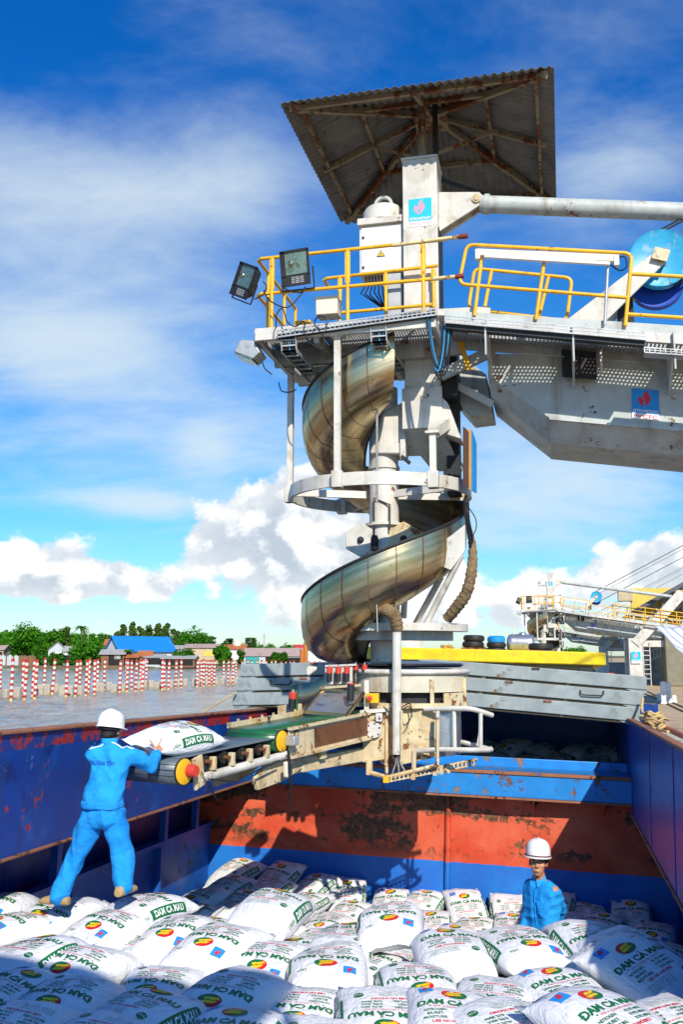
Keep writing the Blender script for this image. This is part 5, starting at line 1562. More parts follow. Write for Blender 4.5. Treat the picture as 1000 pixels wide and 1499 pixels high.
# elbow hose and white downpipe
hose([(552, 892, 12.1), (566, 893, 12.05), (578, 902, 12.05), (582, 922, 12.1)], [.075, .085, .085, .075])
mb = MB(); mb.tube([q(581, 918, 12.1), q(581, 1104, 12.1)], .058, 18); P_('downpipe', mb, M_white)
mb = MB(); mb.tube([q(549, 812, 12.0), q(551, 870, 11.95), q(553, 925, 12.0)], .006, 6); P_('conduit', mb, M_white)
for k in range(6):
    loose([(576 + k * 2, 1100), (578 + k * 1.5, 1115), (572 + k * 4, 1128), (566 + k * 5, 1142)], 12.1, .010, M_steelgrey if k % 2 else M_cable)

# --- turntable drum
DX, DY, DR = -2.05, 13.0, .76
def dz(v): return q(600, v, DY - DR).z
z1, z2, z3, z4, z5 = dz(985), dz(1014), dz(1030), dz(1037), dz(1116)
mb = MB(); mb.lathe([(DR, z1), (DR, z2), (DR - .02, z2), (DR - .02, z1)], (DX, DY, 0), 48, close=True); P_('drum_wall', mb, mat('drum_cream', (0.60, 0.55, 0.42), 0.5, stain=[((0.38, 0.34, 0.27), 0.5, 1.6), ((0.62, 0.45, 0.2), 0.4, 3)], spots=[(DRUST, 0.2, 6)], streak=[((0.3, 0.16, 0.06), 0.3, 5)], bump=(.004, 6)))
mb = MB(); mb.tube([(DX + (DR + .015) * math.cos(2 * math.pi * k / 48), DY + (DR + .015) * math.sin(2 * math.pi * k / 48), z1 + .01) for k in range(48)], .035, 10, closed=True); P_('drum_rim', mb, M_white, smooth=True)
mb = MB(); mb.lathe([(0, z1 - .05), (DR - .02, z1 - .05)], (DX, DY, 0), 40); P_('drum_disc', mb, M_darkgap)
mb = MB(); mb.lathe([(.20, -.07), (DR - .05, -.10), (DR - .03, -.125), (DR - .08, -.15), (.2, -.15)], (DX, DY, 0), 48); P_('cover_disc', mb, mat('disc_dark_steel', (0.05, 0.055, 0.07), 0.3, 0.6, stain=[((0.16, 0.12, 0.07), 0.35, 4)]))
mb = MB(); mb.lathe([(DR - .10, z2 + .02), (DR - .10, z4)], (DX, DY, 0), 40); P_('drum_core', mb, M_darkgap)
mb = MB(); mb.lathe([(DR - .1, z3), (DR + .03, z3), (DR + .03, z4), (DR - .1, z4)], (DX, DY, 0), 48, close=True); P_('turntable_ring', mb, M_cream)
mb = MB(); mb.lathe([(DR + .02, z2 - .01), (DR + .035, z2 - .01), (DR + .035, z4), (DR + .02, z4)], (DX, DY, 0), 12, rad(-48), rad(-12), close=True); P_('side_shield', mb, M_cream)
for aa in (-97, -60, -15):
    p = V((DX + (DR + .02) * math.cos(rad(aa)), DY + (DR + .02) * math.sin(rad(aa)), 0)); 
    mb = MB(); mb.bar(p + V((0, 0, z4)), p + V((0, 0, z1 - .07)), .05, .04, (0, 1, 0)); P_('drum_post', mb, M_cream, bev=.006)
mb = MB(); mb.lathe([(DR - .08, z4), (DR - .08, z5 + .05)], (DX, DY, 0), 40, rad(-60), rad(120)); P_('base_drum', mb, M_tray, smooth=True)
# front body plate: large slanted cream box
mb = MB(); mb.prism([q(u, v, 12.3) for u, v in ((556, 1038), (640, 1037), (640, 1108), (570, 1124), (556, 1116))], (0, .5, 0)); P_('base_body', mb, M_cream, bev=.01)
mb = MB(); mb.prism([q(u, v, 12.05) for u, v in ((531, 1043), (563, 1041), (563, 1112), (531, 1117))], (0, .5, 0)); gb = P_('gear_box', mb, M_cream, bev=.012)
mb = MB(); mb.prism([q(u, v, 12.0) for u, v in ((527, 1040), (566, 1037), (566, 1042), (527, 1045))], (0, .55, 0)); P_('gear_box_lid', mb, M_white, gb)
p = q(548, 1068, 12.04); mb = MB(); mb.cyl(V((p.x, 12.0, p.z)), V((p.x, 12.06, p.z)), .10, 24); P_('round_cover', mb, M_white, gb)
for k in range(6):
    aa = rad(60 * k + 20); mb = MB(); mb.cyl((p.x + .08 * math.cos(aa), 11.99, p.z + .08 * math.sin(aa)), (p.x + .08 * math.cos(aa), 12.0, p.z + .08 * math.sin(aa)), .010, 8); P_('cover_bolt', mb, M_darkgap, gb)
p = q(556, 1050, 12.03); mb = MB(); mb.box((p.x, 12.0, p.z), (.08, .06, .10)); mb.box((p.x + .02, 11.96, p.z + .02), (.03, .05, .05)); P_('latch', mb, M_white, gb, bev=.006)
p = q(546, 1022, 12.2); mb = MB(); mb.box((p.x, 12.2, p.z), (.16, .08, .12)); sb = P_('stop_box', mb, M_yellow, bev=.008)
mb = MB(); mb.lathe([(0, .05), (.03, .045), (.032, 0)], (p.x - .03, 12.16, p.z), 14, M=Matrix.Rotation(rad(90), 3, 'X')); P_('stop_button', mb, M_redcap, sb)
mb = MB(); mb.bar(q(537, 1040, 12.25), q(537, 996, 12.25), .06, .05, (0, 1, 0)); P_('upright', mb, M_white, bev=.005)
loose([(585, 1038), (600, 1030), (602, 1050), (592, 1062), (588, 1050)], 12.15, .008)
loose([(562, 1035), (570, 1045), (572, 1062)], 12.0, .008)
for (u0, v0, u1, v1, r_) in ((566, 1040, 566, 1132, .022), (588, 1040, 588, 1108, .016), (606, 1100, 606, 1128, .03), (641, 1112, 641, 1050, .02)):
    mb = MB(); mb.tube([q(u0, v0, 12.05), q(u1, v1, 12.05)], r_, 8); P_('frame_tube', mb, M_cream)
mb = MB(); mb.bar(q(541, 1112, 12.05), q(541, 1134, 12.05), .07, .07, (0, 1, 0)); P_('frame_foot', mb, M_cream)
openp = [q(538, 1130, 12.05), q(568, 1138, 11.95), q(640, 1120, 12.15), q(641, 1108, 12.2)]
mb = MB(); mb.tube(openp, .028, 8); P_('frame_tube', mb, M_cream)
ta, tb = q(566, 1141, 11.9), q(694, 1116, 12.5)
mb = MB()
d = (tb - ta); L = d.length
for off in (V((0, 0, .03)), V((0, 0, -.03)), V((.03, .16, .03))): mb.bar(ta + off, tb + off, .014, .014)
for i in range(22): p = ta + d * (i / 21); mb.bar(p + V((0, 0, -.04)), p + V((0, 0, .04)), .022, .02, d); mb.bar(p, p + V((.03, .16, .03)), .02, .012)
P_('cable_tray', mb, M_cream)
for k in (.3, .55, .62, .7):
    p = ta + d * k; mb = MB(); mb.box(p + V((0, -.015, -.01)), (.05, .02, .11)); P_('tray_clip', mb, M_cream)
mb = MB(); mb.box(ta + V((.0, -.01, .0)), (.07, .06, .07)); P_('tray_end', mb, M_yellow)
# hand-rail loop at the right of the base
def otube(pxs, r_, m_, nm, rc=.10):
    pts = [q(*p) for p in pxs]; out = [pts[0]]
    for i in range(1, len(pts) - 1): out += arc_corner(pts[i], pts[i - 1], pts[i + 1], rc)
    out.append(pts[-1]); mb_ = MB(); mb_.tube(out, r_, 10); return P_(nm, mb_, m_, smooth='auto')
otube([(622, 1038, 12.25), (690, 1037, 12.0), (721, 1047, 12.25)], .032, M_white, 'guard_rail')
otube([(610, 1100, 12.25), (640, 1097, 12.1), (690, 1098, 11.95), (719, 1098, 12.2), (719, 1097, 12.25)], .032, M_white, 'guard_rail')
mb = MB(); mb.tube([q(676, 1086, 12.45), q(719, 1097, 12.25)], .028, 8); P_('guard_rail', mb, M_white)
for (u0, v0, u1, v1) in ((641, 1041, 641, 1097), (665, 1040, 666, 1098), (704, 1044, 704, 1096)):
    mb = MB(); mb.tube([q(u0, v0, 12.1), q(u1, v1, 12.1)], .026, 8); P_('guard_post', mb, M_white)
mb = MB(); mb.prism([q(u, v, 12.3) for u, v in ((704, 1050), (706, 1050), (705, 1094), (698, 1092))], (0, .02, 0)); P_('guard_plate', mb, M_white)
mb = MB(); mb.prism([q(u, v, 12.2) for u, v in ((643, 1050), (664, 1042), (668, 1092), (645, 1095))], (0, .02, 0)); P_('wrapped_panel', mb, M_tray)

# --- guide plates and rollers where the sacks leave the drum
def gpt(u, v, y): return q(u, v, y)
P = []
for i in range(9):
    t = i / 8
    u_ = lerp(522, 426, t); vt = [977, 976, 977, 981, 988, 996, 1000, 1000, 1003][i]; vb_ = lerp(1010, 1046, t)
    y_ = 12.5 + .35 * math.sin(t * 1.6)
    P.append([gpt(u_, vt, y_), gpt(u_, (vt + vb_) / 2, y_ + .05), gpt(u_, vb_, y_)])
mb = MB(); mb.grid(P); o = P_('guide_plate', mb, M_steel, smooth=True); sm = o.modifiers.new('t', 'SOLIDIFY'); sm.thickness = .012
pts = [gpt(u, v, y) for u, v, y in ((446, 1043, 11.75), (508, 1048, 11.6), (533, 1016, 12.0), (473, 1010, 12.2))]
mb = MB(); mb.prism(pts, (0, 0, -.02)); P_('deflector_tray', mb, M_tray, bev=.004)
for i in range(4):
    mb = MB(); mb.bar(pts[i] + V((0, 0, .01)), pts[(i + 1) % 4] + V((0, 0, .01)), .03, .035); P_('tray_edge', mb, M_steel)
mb = MB(); mb.bar(gpt(470, 1007, 12.1), gpt(528, 1003, 11.95), .03, .03); P_('tray_hinge', mb, M_cream)
mb = MB(); mb.bar(gpt(476, 975, 12.35), gpt(522, 973, 12.35), .02, .025); P_('roller_frame', mb, M_white)
mb = MB(); mb.prism([gpt(u, v, 12.36) for u, v in ((476, 976), (516, 974), (516, 1000), (476, 1002))], (0, .02, 0)); P_('roller_frame', mb, M_white)
def roller(p, c, r_, split, nm='guide_roller'):
    p, c = V(p), V(c); m_ = p.lerp(c, split)
    mb_ = MB(); mb_.cyl(m_, c, r_, 14); ro = P_(nm, mb_, M_black)
    mb_ = MB(); mb_.cyl(p, m_, r_ * 1.02, 14); P_('roller_sleeve', mb_, M_redcap, ro)
    mb_ = MB(); mb_.cyl(p + (p - c).normalized() * .03, c - (p - c).normalized() * .03, r_ * .3, 8); P_('roller_pin', mb_, M_steelgrey, ro)
for u in (482.5, 495.5, 508):
    roller(gpt(u, 976, 12.25), gpt(u - .5, 998, 12.25), .038, .45)
for u in (521, 534):
    roller(gpt(u, 973, 12.4), gpt(u, 984, 12.4), .035, .7)
roller(gpt(429, 1013, 11.95), gpt(427, 1038, 11.95), .050, .40)
roller(gpt(514, 1000, 11.75), gpt(513, 1026, 11.75), .046, .06)
mb = MB(); mb.prism([gpt(u, v, 12.1) for u, v in ((406, 1033), (424, 1031), (424, 1048), (406, 1050))], (.1, .25, 0)); P_('pedestal', mb, M_cream, bev=.008)
mb = MB(); mb.bar(gpt(434, 1010, 12.0), gpt(434, 1040, 12.0), .03, .03, (0, 1, 0)); P_('upright', mb, M_inkgreen)
mb = MB(); mb.prism([gpt(u, v, 12.6) for u, v in ((447, 978), (452, 975), (463, 976), (463, 981), (453, 989), (447, 989))], (0, .08, 0)); P_('frame_knee', mb, M_white, bev=.02)

# --- belt conveyor out to the worker. s from the far pulley, t across (0 near edge), h up
N1, N0 = w(267, 1114, 9.3), w(530, 1058, 12.2)
qi4 = QM.inverted()
N1, N0 = qi4 @ N1, qi4 @ N0
CD = (N0 - N1); CL = CD.length; CD.normalize()
CS = V((CD.y * -1, CD.x, 0)).normalized()            # towards the far edge
CU = CD.cross(CS).normalized() * (1 if CD.cross(CS).z > 0 else -1)
CW = .66
def cp(s, t, h): return N1 + CD * s + CS * t + CU * h
JS = 1.62                                            # where the two belts meet
PR = .128
# outer belt: loop round the end pulley
def belt(s0, s1, h, r, m, nm, ext=.0):
    pts = []
    for k in range(9): aa = rad(90 + 180 * k / 8); pts.append((s0 + r * math.cos(aa), h - r + r * math.sin(aa)))
    for k in range(9): aa = rad(270 + 180 * k / 8); pts.append((s1 + r * math.cos(aa), h - r + r * math.sin(aa)))
    P = [[cp(s, t, hh) for t in (ext, CW * .5, CW - ext)] for s, hh in pts]
    mb_ = MB(); mb_.grid(P, closed_u=True); o_ = P_(nm, mb_, m, smooth='auto')
    sm_ = o_.modifiers.new('t', 'SOLIDIFY'); sm_.thickness = .008; sm_.offset = 1
    return o_
belt(.0, JS + .05, .03, PR, M_greybelt, 'outer_belt')
def pulley(s, h, r, cap):
    mb_ = MB(); mb_.cyl(cp(s, -.02, h), cp(s, CW + .02, h), r * .985, 28); pu = P_('pulley', mb_, M_black)
    mb_ = MB(); mb_.lathe([(0, .012), (r * .5, .014), (r * .92, .0), (r * .98, -.02), (r * .98, -.05)], cp(s, -.025, h), 28, M=(-CS).to_track_quat('Z', 'Y').to_matrix()); P_('pulley_disc', mb_, M_yellow, pu)
    mb_ = MB()
    if cap == 'oval':
        mb_.lathe([(0, .09), (.05, .085), (.062, .05), (.062, 0)], cp(s + .05, -.04, h + .005), 16, M=(-CS).to_track_quat('Z', 'Y').to_matrix())
        P_('bearing_cap', mb_, M_redcap, pu, smooth='auto')
    else:
        mb_.box(cp(s + .08, -.10, h), (.10, .12, .10), Matrix((CD, CS, CU)).transposed()); P_('bearing_cap', mb_, M_steelgrey, pu, bev=.01)
    return pu
pulley(.0, .03 - PR, PR, 'oval')
# frame of the outer section
mb = MB(); mb.tube([cp(.25, .0, -.20), cp(JS + .1, .0, -.17)], .045, 12); P_('frame_rail', mb, M_white)
mb = MB(); mb.tube([cp(.25, CW, -.20), cp(JS + .1, CW, -.17)], .045, 12); P_('frame_rail', mb, M_white)
mb = MB(); mb.prism([cp(.12, -.03, .00), cp(.26, -.03, .03), cp(.30, -.03, -.26), cp(.16, -.03, -.30)], CS * .03); P_('end_plate', mb, M_cream, bev=.006)
for k, s in enumerate((.36, .66, .96, 1.26)):
    mb = MB(); mb.cyl(cp(s, .02, -.055), cp(s, CW - .02, -.055), .062, 16); ro = P_('idler_roller', mb, M_black)
    mb = MB(); mb.box(cp(s + .07, -.02, -.08), (.05, .06, .13), Matrix((CD, CS, CU)).transposed()); P_('roller_bracket', mb, M_cream, ro, bev=.006)
    mb = MB(); mb.cyl(cp(s, -.05, -.055), cp(s, .02, -.055), .02, 8); P_('roller_shaft', mb, M_rustbeam, ro)
for s in (.5, 1.1):
    mb = MB(); mb.bar(cp(s, 0, -.2), cp(s, CW, -.2), .06, .06); P_('cross_member', mb, M_cream)
loose_pts = [cp(.2, -.06, -.12), cp(.3, -.08, -.3), cp(.42, -.08, -.44), cp(.34, -.07, -.3), cp(.3, -.06, -.2)]
mb = MB(); mb.tube(loose_pts, .005, 6); P_('cable', mb, M_cable)
mb = MB(); mb.tube([cp(.35, -.05, -.22), cp(.7, -.07, -.30), cp(1.1, -.07, -.24), cp(1.5, -.06, -.2)], .010, 6); P_('cable', mb, M_cable)
# inner section with the green belt
H2 = .11
belt(JS, CL + .35, H2, .12, M_greenbelt, 'inner_belt')
pulley(JS, H2 - .12, .12, 'box')
mb = MB(); mb.prism([cp(JS + .12, -.035, H2 - .01), cp(CL + .1, -.035, H2 - .01), cp(CL + .1, -.035, H2 - .30), cp(JS + .12, -.035, H2 - .30)], CS * .025); P_('side_beam', mb, M_cream, bev=.005)
mb = MB(); mb.prism([cp(JS + .62, -.048, H2 - .05), cp(CL + .05, -.048, H2 - .05), cp(CL + .05, -.048, H2 - .26), cp(JS + .62, -.048, H2 - .26)], CS * .012); P_('side_panel', mb, M_rustbeam)
mb = MB(); mb.bar(cp(JS + .1, -.05, H2 + .0), cp(CL + .1, -.05, H2 + .0), .05, .03); P_('beam_flange', mb, M_cream)
mb = MB(); mb.bar(cp(JS + .1, -.05, H2 - .31), cp(CL + .1, -.05, H2 - .31), .06, .025); P_('beam_flange', mb, M_cream)
mb = MB(); mb.bar(cp(JS - .02, CW + .03, H2 + .02), cp(CL + .2, CW + .03, H2 + .02), .06, .06); P_('far_guide', mb, M_cream)
for k in range(8):
    s = lerp(JS + .15, CL, k / 7); mb = MB(); mb.cyl(cp(s, -.05, H2 + .01), cp(s, -.05, H2 + .035), .014, 6); P_('beam_bolt', mb, M_rustbeam)
    mb = MB(); mb.bar(cp(s, CW + .03, H2 + .05), cp(s, CW + .03, H2 + .08), .02, .02, CD); P_('guide_bolt', mb, M_cream)
# underframe joining the two sections
mb = MB(); mb.prism([cp(JS - .15, .05, -.22), cp(JS + .95, .05, -.14), cp(JS + .95, .05, -.28), cp(JS + .1, .05, -.46), cp(JS - .35, .05, -.48), cp(JS - .4, .05, -.34)], CS * .05); P_('under_frame', mb, M_cream, bev=.006)
mb = MB(); mb.prism([cp(JS - .15, CW - .05, -.22), cp(JS + .95, CW - .05, -.14), cp(JS + .95, CW - .05, -.28), cp(JS + .1, CW - .05, -.46), cp(JS - .35, CW - .05, -.48), cp(JS - .4, CW - .05, -.34)], CS * .05); P_('under_frame', mb, M_cream, bev=.006)
mb = MB(); mb.bar(cp(JS + .5, .1, -.34), cp(CL + .3, .1, -.42), .12, .16); P_('support_beam', mb, M_cream, bev=.008)
mb = MB(); mb.box(cp(JS + .85, .0, -.24), (.12, .04, .14), Matrix((CD, CS, CU)).transposed()); P_('support_rib', mb, M_cream)
for k in range(4):
    mb = MB(); mb.tube([cp(JS - .02 + .01 * k, -.10, -.10), cp(JS - .06 + .02 * k, -.14, -.28), cp(JS - .02 + .02 * k, -.12, -.48 - .03 * (k % 3)), cp(JS + .0, -.1, -.62 - .08 * (k % 2)), cp(JS + .03, -.1, -.70)], .005, 6); P_('cable', mb, M_cable)
mb = MB(); mb.box(cp(JS - .02, -.10, -.30), (.10, .05, .16), Matrix((CD, CS, CU)).transposed()); P_('junction_box', mb, M_boxbeige, bev=.01)

# --- quay portal that carries the boom
POX = 5.0
for yy in (12.2, 17.0):
    mb = MB(); mb.bar((AX + 6.3, yy, QZ), (AX + 6.3, yy, QZ + 3.3), .90, .70, (0, 1, 0)); P_('portal_leg', mb, M_white, bev=.02)
    mb = MB(); mb.bar((AX + 6.3, yy, QZ + 2.9), (AX + 9.6, yy, QZ + 6.4), .70, .85, (0, 1, 0)); P_('portal_brace', mb, M_white, bev=.02)
    mb = MB(); mb.bar((AX + 6.3, yy, QZ + 2.9), (AX + 13, yy, QZ + 2.9), .40, .45); P_('portal_sill', mb, M_white, bev=.02)
    mb = MB(); mb.box((AX + 6.3, yy, QZ + .35), (.8, 1.2, .5)); P_('portal_bogie', mb, M_cream, bev=.03)
mb = MB(); mb.span((AX + 9.2, 12.0, QZ + 6.4), (AX + 13, 17.4, QZ + 6.6)); P_('portal_deck', mb, M_grey)
for yy in (12.0,):
    for zz in (.5, 1.0):
        rail([(AX + 9.2, yy, QZ + 6.6 + zz), (AX + 13, yy, QZ + 6.6 + zz)], .03)
        rail([(AX + 9.2, yy, QZ + 6.6 + zz), (AX + 9.2, 17.4, QZ + 6.6 + zz)], .03)
    for x in (0, .9, 1.8, 2.7):
        rail([(AX + 9.2 + x, yy, QZ + 6.6), (AX + 9.2 + x, yy, QZ + 7.6)], .03, M_yellow, 'rail_post')
s0_ = V((AX + 6.3 + .29, 11.9, QZ + 1.6))
sgx = V((AX + 6.3 - .32, 11.745, QZ + 1.55))
sign_on('portal_sign', sgx, V((1, 0, 0)), V((0, 0, 1)), NF, .64, .80, [M_inkcyan, M_inkpink, M_inkwhite, M_inkpink], 'cyan flame emblem plate on the portal leg')

# walkway rails and belt frames on the inner part of the boom
for yy in (11.72, 14.3):
    for hh in (.55, 1.05): rail([bp(2.6, yy, hh), bp(LB, yy, hh)], .034)
    for k in range(14): rail([bp(2.7 + k * 1.05, yy, 0), bp(2.7 + k * 1.05, yy, 1.05)], .034, M_yellow, 'rail_post')
for k in range(13):
    s = 3.0 + k * 1.1; mb = MB()
    mb.bar(bp(s, 12.8, 0), bp(s, 12.8, .5), .10, .10, BS); mb.bar(bp(s, 13.9, 0), bp(s, 13.9, .5), .10, .10, BS); mb.bar(bp(s, 12.75, .5), bp(s, 13.95, .5), .12, .12)
    P_('belt_frame', mb, M_white)
for yy in (12.75, 13.95): mb = MB(); mb.bar(bp(2.6, yy, .58), bp(LB, yy, .58), .08, .12); P_('belt_stringer', mb, M_white)
for k in range(8):                              # rungs up the portal leg
    mb = MB(); mb.tube([(AX + 6.8, 11.9, QZ + .5 + k * .32), (AX + 7.25, 11.9, QZ + .5 + k * .32)], .03, 6); P_('portal_rung', mb, M_white)
for x_ in (6.8, 7.25): mb = MB(); mb.tube([(AX + x_, 11.9, QZ), (AX + x_, 11.9, QZ + 3)], .035, 6); P_('portal_ladder_rail', mb, M_white)

# the two further loaders along the quay: same kind, without roof and sack conveyor
SKIP = {'roof_sheet', 'rafter', 'king_post', 'apex_plate', 'strut', 'outer_belt', 'inner_belt', 'pulley', 'idler_roller', 'frame_rail', 'end_plate', 'cross_member', 'side_beam', 'side_panel', 'beam_flange',
        'far_guide', 'beam_bolt', 'guide_bolt', 'under_frame', 'support_beam', 'support_rib', 'junction_box', 'deflector_tray', 'tray_edge', 'guide_plate', 'guide_roller', 'cable', 'rating_print', 'tray_clip', 'cover_bolt', 'wrapped_hose'}
LOADER_COPIES = []
for k, lab in ((1, 'second ship loader with yellow railings, further along the quay behind the tank'), (2, 'third and farthest ship loader, partly hidden behind the second one')):
    c = copy_tree(LD.o, None, SKIP)
    c['label'] = lab
    c.matrix_world = QM @ Matrix.Translation((AX + .85 + .1 * k, AY + 58.5 * k, -1.6 - 1.05))
    for ch in c.children:
        if ch.name.startswith('portal'): ch.location.z += 1.05


# ------------------------------------------------------------------ sack on the belt
qrot3 = QM.to_3x3()
CDw, CSw, CUw = qrot3 @ CD, qrot3 @ CS, qrot3 @ CU
# long side along the belt, green edge towards the viewer: local +x = -CS, local +y = CD
Mb = Matrix((-CSw, CDw, CSw.cross(-CDw) * 1)).transposed()
if Mb.determinant() < 0: Mb.col[2] = -Mb.col[2]
if Mb.col[2].z < 0: Mb.col[2] = -Mb.col[2]; Mb.col[1] = -Mb.col[1]
Mb4 = Mb.to_4x4(); Mb4.translation = QM @ cp(.30, CW * .50, .03 + .115)
sack(Mb4 @ Matrix.Rotation(rad(-4), 4, 'Z') @ Matrix.Rotation(rad(9), 4, 'Y'), 'white urea sack on the conveyor belt, held by the standing worker', GN, var=3)


# ------------------------------------------------------------------ people
def remeshed(name, mb_, voxel, smooth_it, m, fold=0.0, seed=0):
    me = mb_.mesh(name + '_raw', m)
    o = link(name + '_raw', me)
    r_ = o.modifiers.new('r', 'REMESH'); r_.mode = 'VOXEL'; r_.voxel_size = voxel; r_.use_smooth_shade = True
    s_ = o.modifiers.new('s', 'SMOOTH'); s_.factor = .5; s_.iterations = smooth_it
    bpy.context.view_layer.update()
    dg = bpy.context.evaluated_depsgraph_get()
    out = bpy.data.meshes.new_from_object(o.evaluated_get(dg))
    bpy.data.objects.remove(o); bpy.data.meshes.remove(me)
    if fold:
        n = len(out.vertices)
        co = np.empty(n * 3); out.vertices.foreach_get('co', co); co = co.reshape(-1, 3)
        no = np.empty(n * 3); out.vertices.foreach_get('normal', no); no = no.reshape(-1, 3)
        rg = np.random.RandomState(seed); d_ = np.zeros(n)
        for k in range(7):
            dr = rg.normal(size=3); dr /= np.linalg.norm(dr); fr = rg.uniform(14, 40)
            ph = rg.uniform(0, 6); dr2 = rg.normal(size=3)
            d_ += np.sin(co @ dr * fr + ph + 1.6 * np.sin(co @ dr2 * 7)) / 7
        d_ *= .7
        for k in range(3):
            dr = rg.normal(size=3); dr /= np.linalg.norm(dr); dr2 = rg.normal(size=3)
            d_ += .30 * (1 - 2 * np.abs(np.sin(co @ dr * rg.uniform(11, 20) + 2.2 * np.sin(co @ dr2 * 5) + rg.uniform(0, 6))))
        co += no * (d_ * fold)[:, None]
        out.vertices.foreach_set('co', co.ravel())
    out.polygons.foreach_set('use_smooth', [True] * len(out.polygons))
    out.update()
    return out

def limb(mb_, pts, rs, n=14):
    mb_.tube(pts, list(rs), n)
    for p, r_ in zip(pts, rs): mb_.ball(p, r_ * .985, 14, 8)

def loft(mb_, secs, n=24):
    """secs: (centre, half-width vector, half-depth vector)"""
    P = []
    for (c, a, d_) in secs:
        P.append([V(c) + V(a) * (math.copysign(abs(math.cos(t)) ** .8, math.cos(t))) + V(d_) * (math.copysign(abs(math.sin(t)) ** .8, math.sin(t))) for t in [2 * math.pi * k / n for k in range(n)]])
    mb_.grid(P, closed_v=True)
    o = len(mb_.v) - n * len(P)
    mb_.f.append(tuple(o + k for k in range(n))); mb_.f.append(tuple(o + n * (len(P) - 1) + n - 1 - k for k in range(n))); mb_.mi += [0, 0]

def skin_extra(g, p, vec):
    p.inputs['Subsurface Weight'].default_value = 0.12
    p.inputs['Subsurface Radius'].default_value = (0.01, 0.004, 0.002)
M_skin = mat('skin', (0.50, 0.23, 0.12), 0.5, stain=[((0.30, 0.11, 0.05), 0.3, 18)], grain=.08, extra=skin_extra)
M_cloth = mat('work_cloth_blue', (0.022, 0.33, 0.80), 0.9, stain=[((0.005, 0.20, 0.60), 0.5, 3.5), ((0.03, 0.36, 0.78), 0.4, 7)], bump=(0.022, 11), spec=.1, grain=.06)
M_cloth2 = mat('work_cloth_blue_dull', (0.018, 0.29, 0.76), 0.9, stain=[((0.005, 0.17, 0.54), 0.5, 3.5), ((0.05, 0.33, 0.70), 0.4, 7)], bump=(0.022, 11), spec=.1, grain=.06)
M_hair = mat('hair_black', (0.012, 0.011, 0.010), 0.55, bump=(0.01, 90))
M_helmet = mat('helmet_white', (0.84, 0.82, 0.76), 0.28, grain=.03)
M_shoe = mat('canvas_shoe', (0.42, 0.28, 0.12), 0.8)

def frame3(fwd, up):
    f = V(fwd).normalized(); r_ = f.cross(V(up)).normalized(); u_ = r_.cross(f).normalized()
    return Matrix((r_, f, u_)).transposed()          # columns: right, forward, up

def head_into(mb_, c, M, s=1.0):
    """skull, jaw, nose, brows, ears and neck stub; c = centre of the head"""
    c = V(c); T = lambda x, y, z: c + M @ V((x * s, y * s, z * s))
    mb_.ball(T(0, -.012, .028), (.076 * s, .094 * s, .092 * s), 20, 14, M)
    loft(mb_, [(T(0, .020, .04), M @ V((.070, 0, 0)) * s, M @ V((0, .066, 0)) * s), (T(0, .022, -.02), M @ V((.066, 0, 0)) * s, M @ V((0, .066, 0)) * s),
               (T(0, .028, -.065), M @ V((.052, 0, 0)) * s, M @ V((0, .056, 0)) * s), (T(0, .040, -.098), M @ V((.030, 0, 0)) * s, M @ V((0, .038, 0)) * s), (T(0, .044, -.110), M @ V((.016, 0, 0)) * s, M @ V((0, .020, 0)) * s)], 20)
    loft(mb_, [(T(0, .082, .025), M @ V((.008, 0, 0)) * s, M @ V((0, .010, 0)) * s), (T(0, .094, -.005), M @ V((.011, 0, 0)) * s, M @ V((0, .016, 0)) * s), (T(0, .098, -.022), M @ V((.017, 0, 0)) * s, M @ V((0, .016, 0)) * s), (T(0, .086, -.032), M @ V((.014, 0, 0)) * s, M @ V((0, .010, 0)) * s)], 12)
    for sx in (-1, 1):
        mb_.ball(T(sx * .032, .076, .034), (.024 * s, .012 * s, .008 * s), 10, 6, M)      # brow
        mb_.ball(T(sx * .046, .062, -.012), (.022 * s, .022 * s, .020 * s), 10, 6, M)     # cheek
        mb_.ball(T(sx * .080, -.005, .000), (.008 * s, .018 * s, .030 * s), 10, 8, M)     # ear
    mb_.ball(T(0, .085, -.058), (.024 * s, .010 * s, .007 * s), 10, 6, M); mb_.ball(T(0, .083, -.068), (.020 * s, .010 * s, .007 * s), 10, 6, M)
    return T

def helmet(c, M, s=1.0):
    c = V(c); mb_ = MB(); P = []
    n = 36
    rings = [(1.00, 0.0), (1.00, .030), (.985, .055), (.93, .088), (.80, .118), (.58, .140), (.30, .152), (.0, .156)]
    for (k, h) in rings:
        row = []
        for i in range(n):
            a = 2 * math.pi * i / n
            rx, ry = .112 * k, .138 * k
            ridge = .008 * math.exp(-(math.cos(a) / .20) ** 2) * (1 if k < .97 else .2)
            row.append(c + M @ V((rx * math.cos(a), ry * math.sin(a) - .006, h + ridge + .0)) * s)
        P.append(row)
    mb_.grid(P, closed_v=True)
    # brim: longer over the eyes, narrow elsewhere
    Pb = []
    for (k, drop) in ((.985, .004), (1.0, -.001), (1.0, -.008)):
        row = []
        for i in range(n):
            a = 2 * math.pi * i / n
            ext = .010 + .034 * max(0.0, math.sin(a)) ** 1.5
            e_ = 0 if k < .99 else ext
            row.append(c + M @ V(((.112 + e_) * math.cos(a), (.138 + e_) * math.sin(a) - .006, drop - .10 * max(0, e_ - .01))) * s)
        Pb.append(row)
    Pb.append(P[0])
    mb_.grid(Pb, closed_v=True)
    return mb_

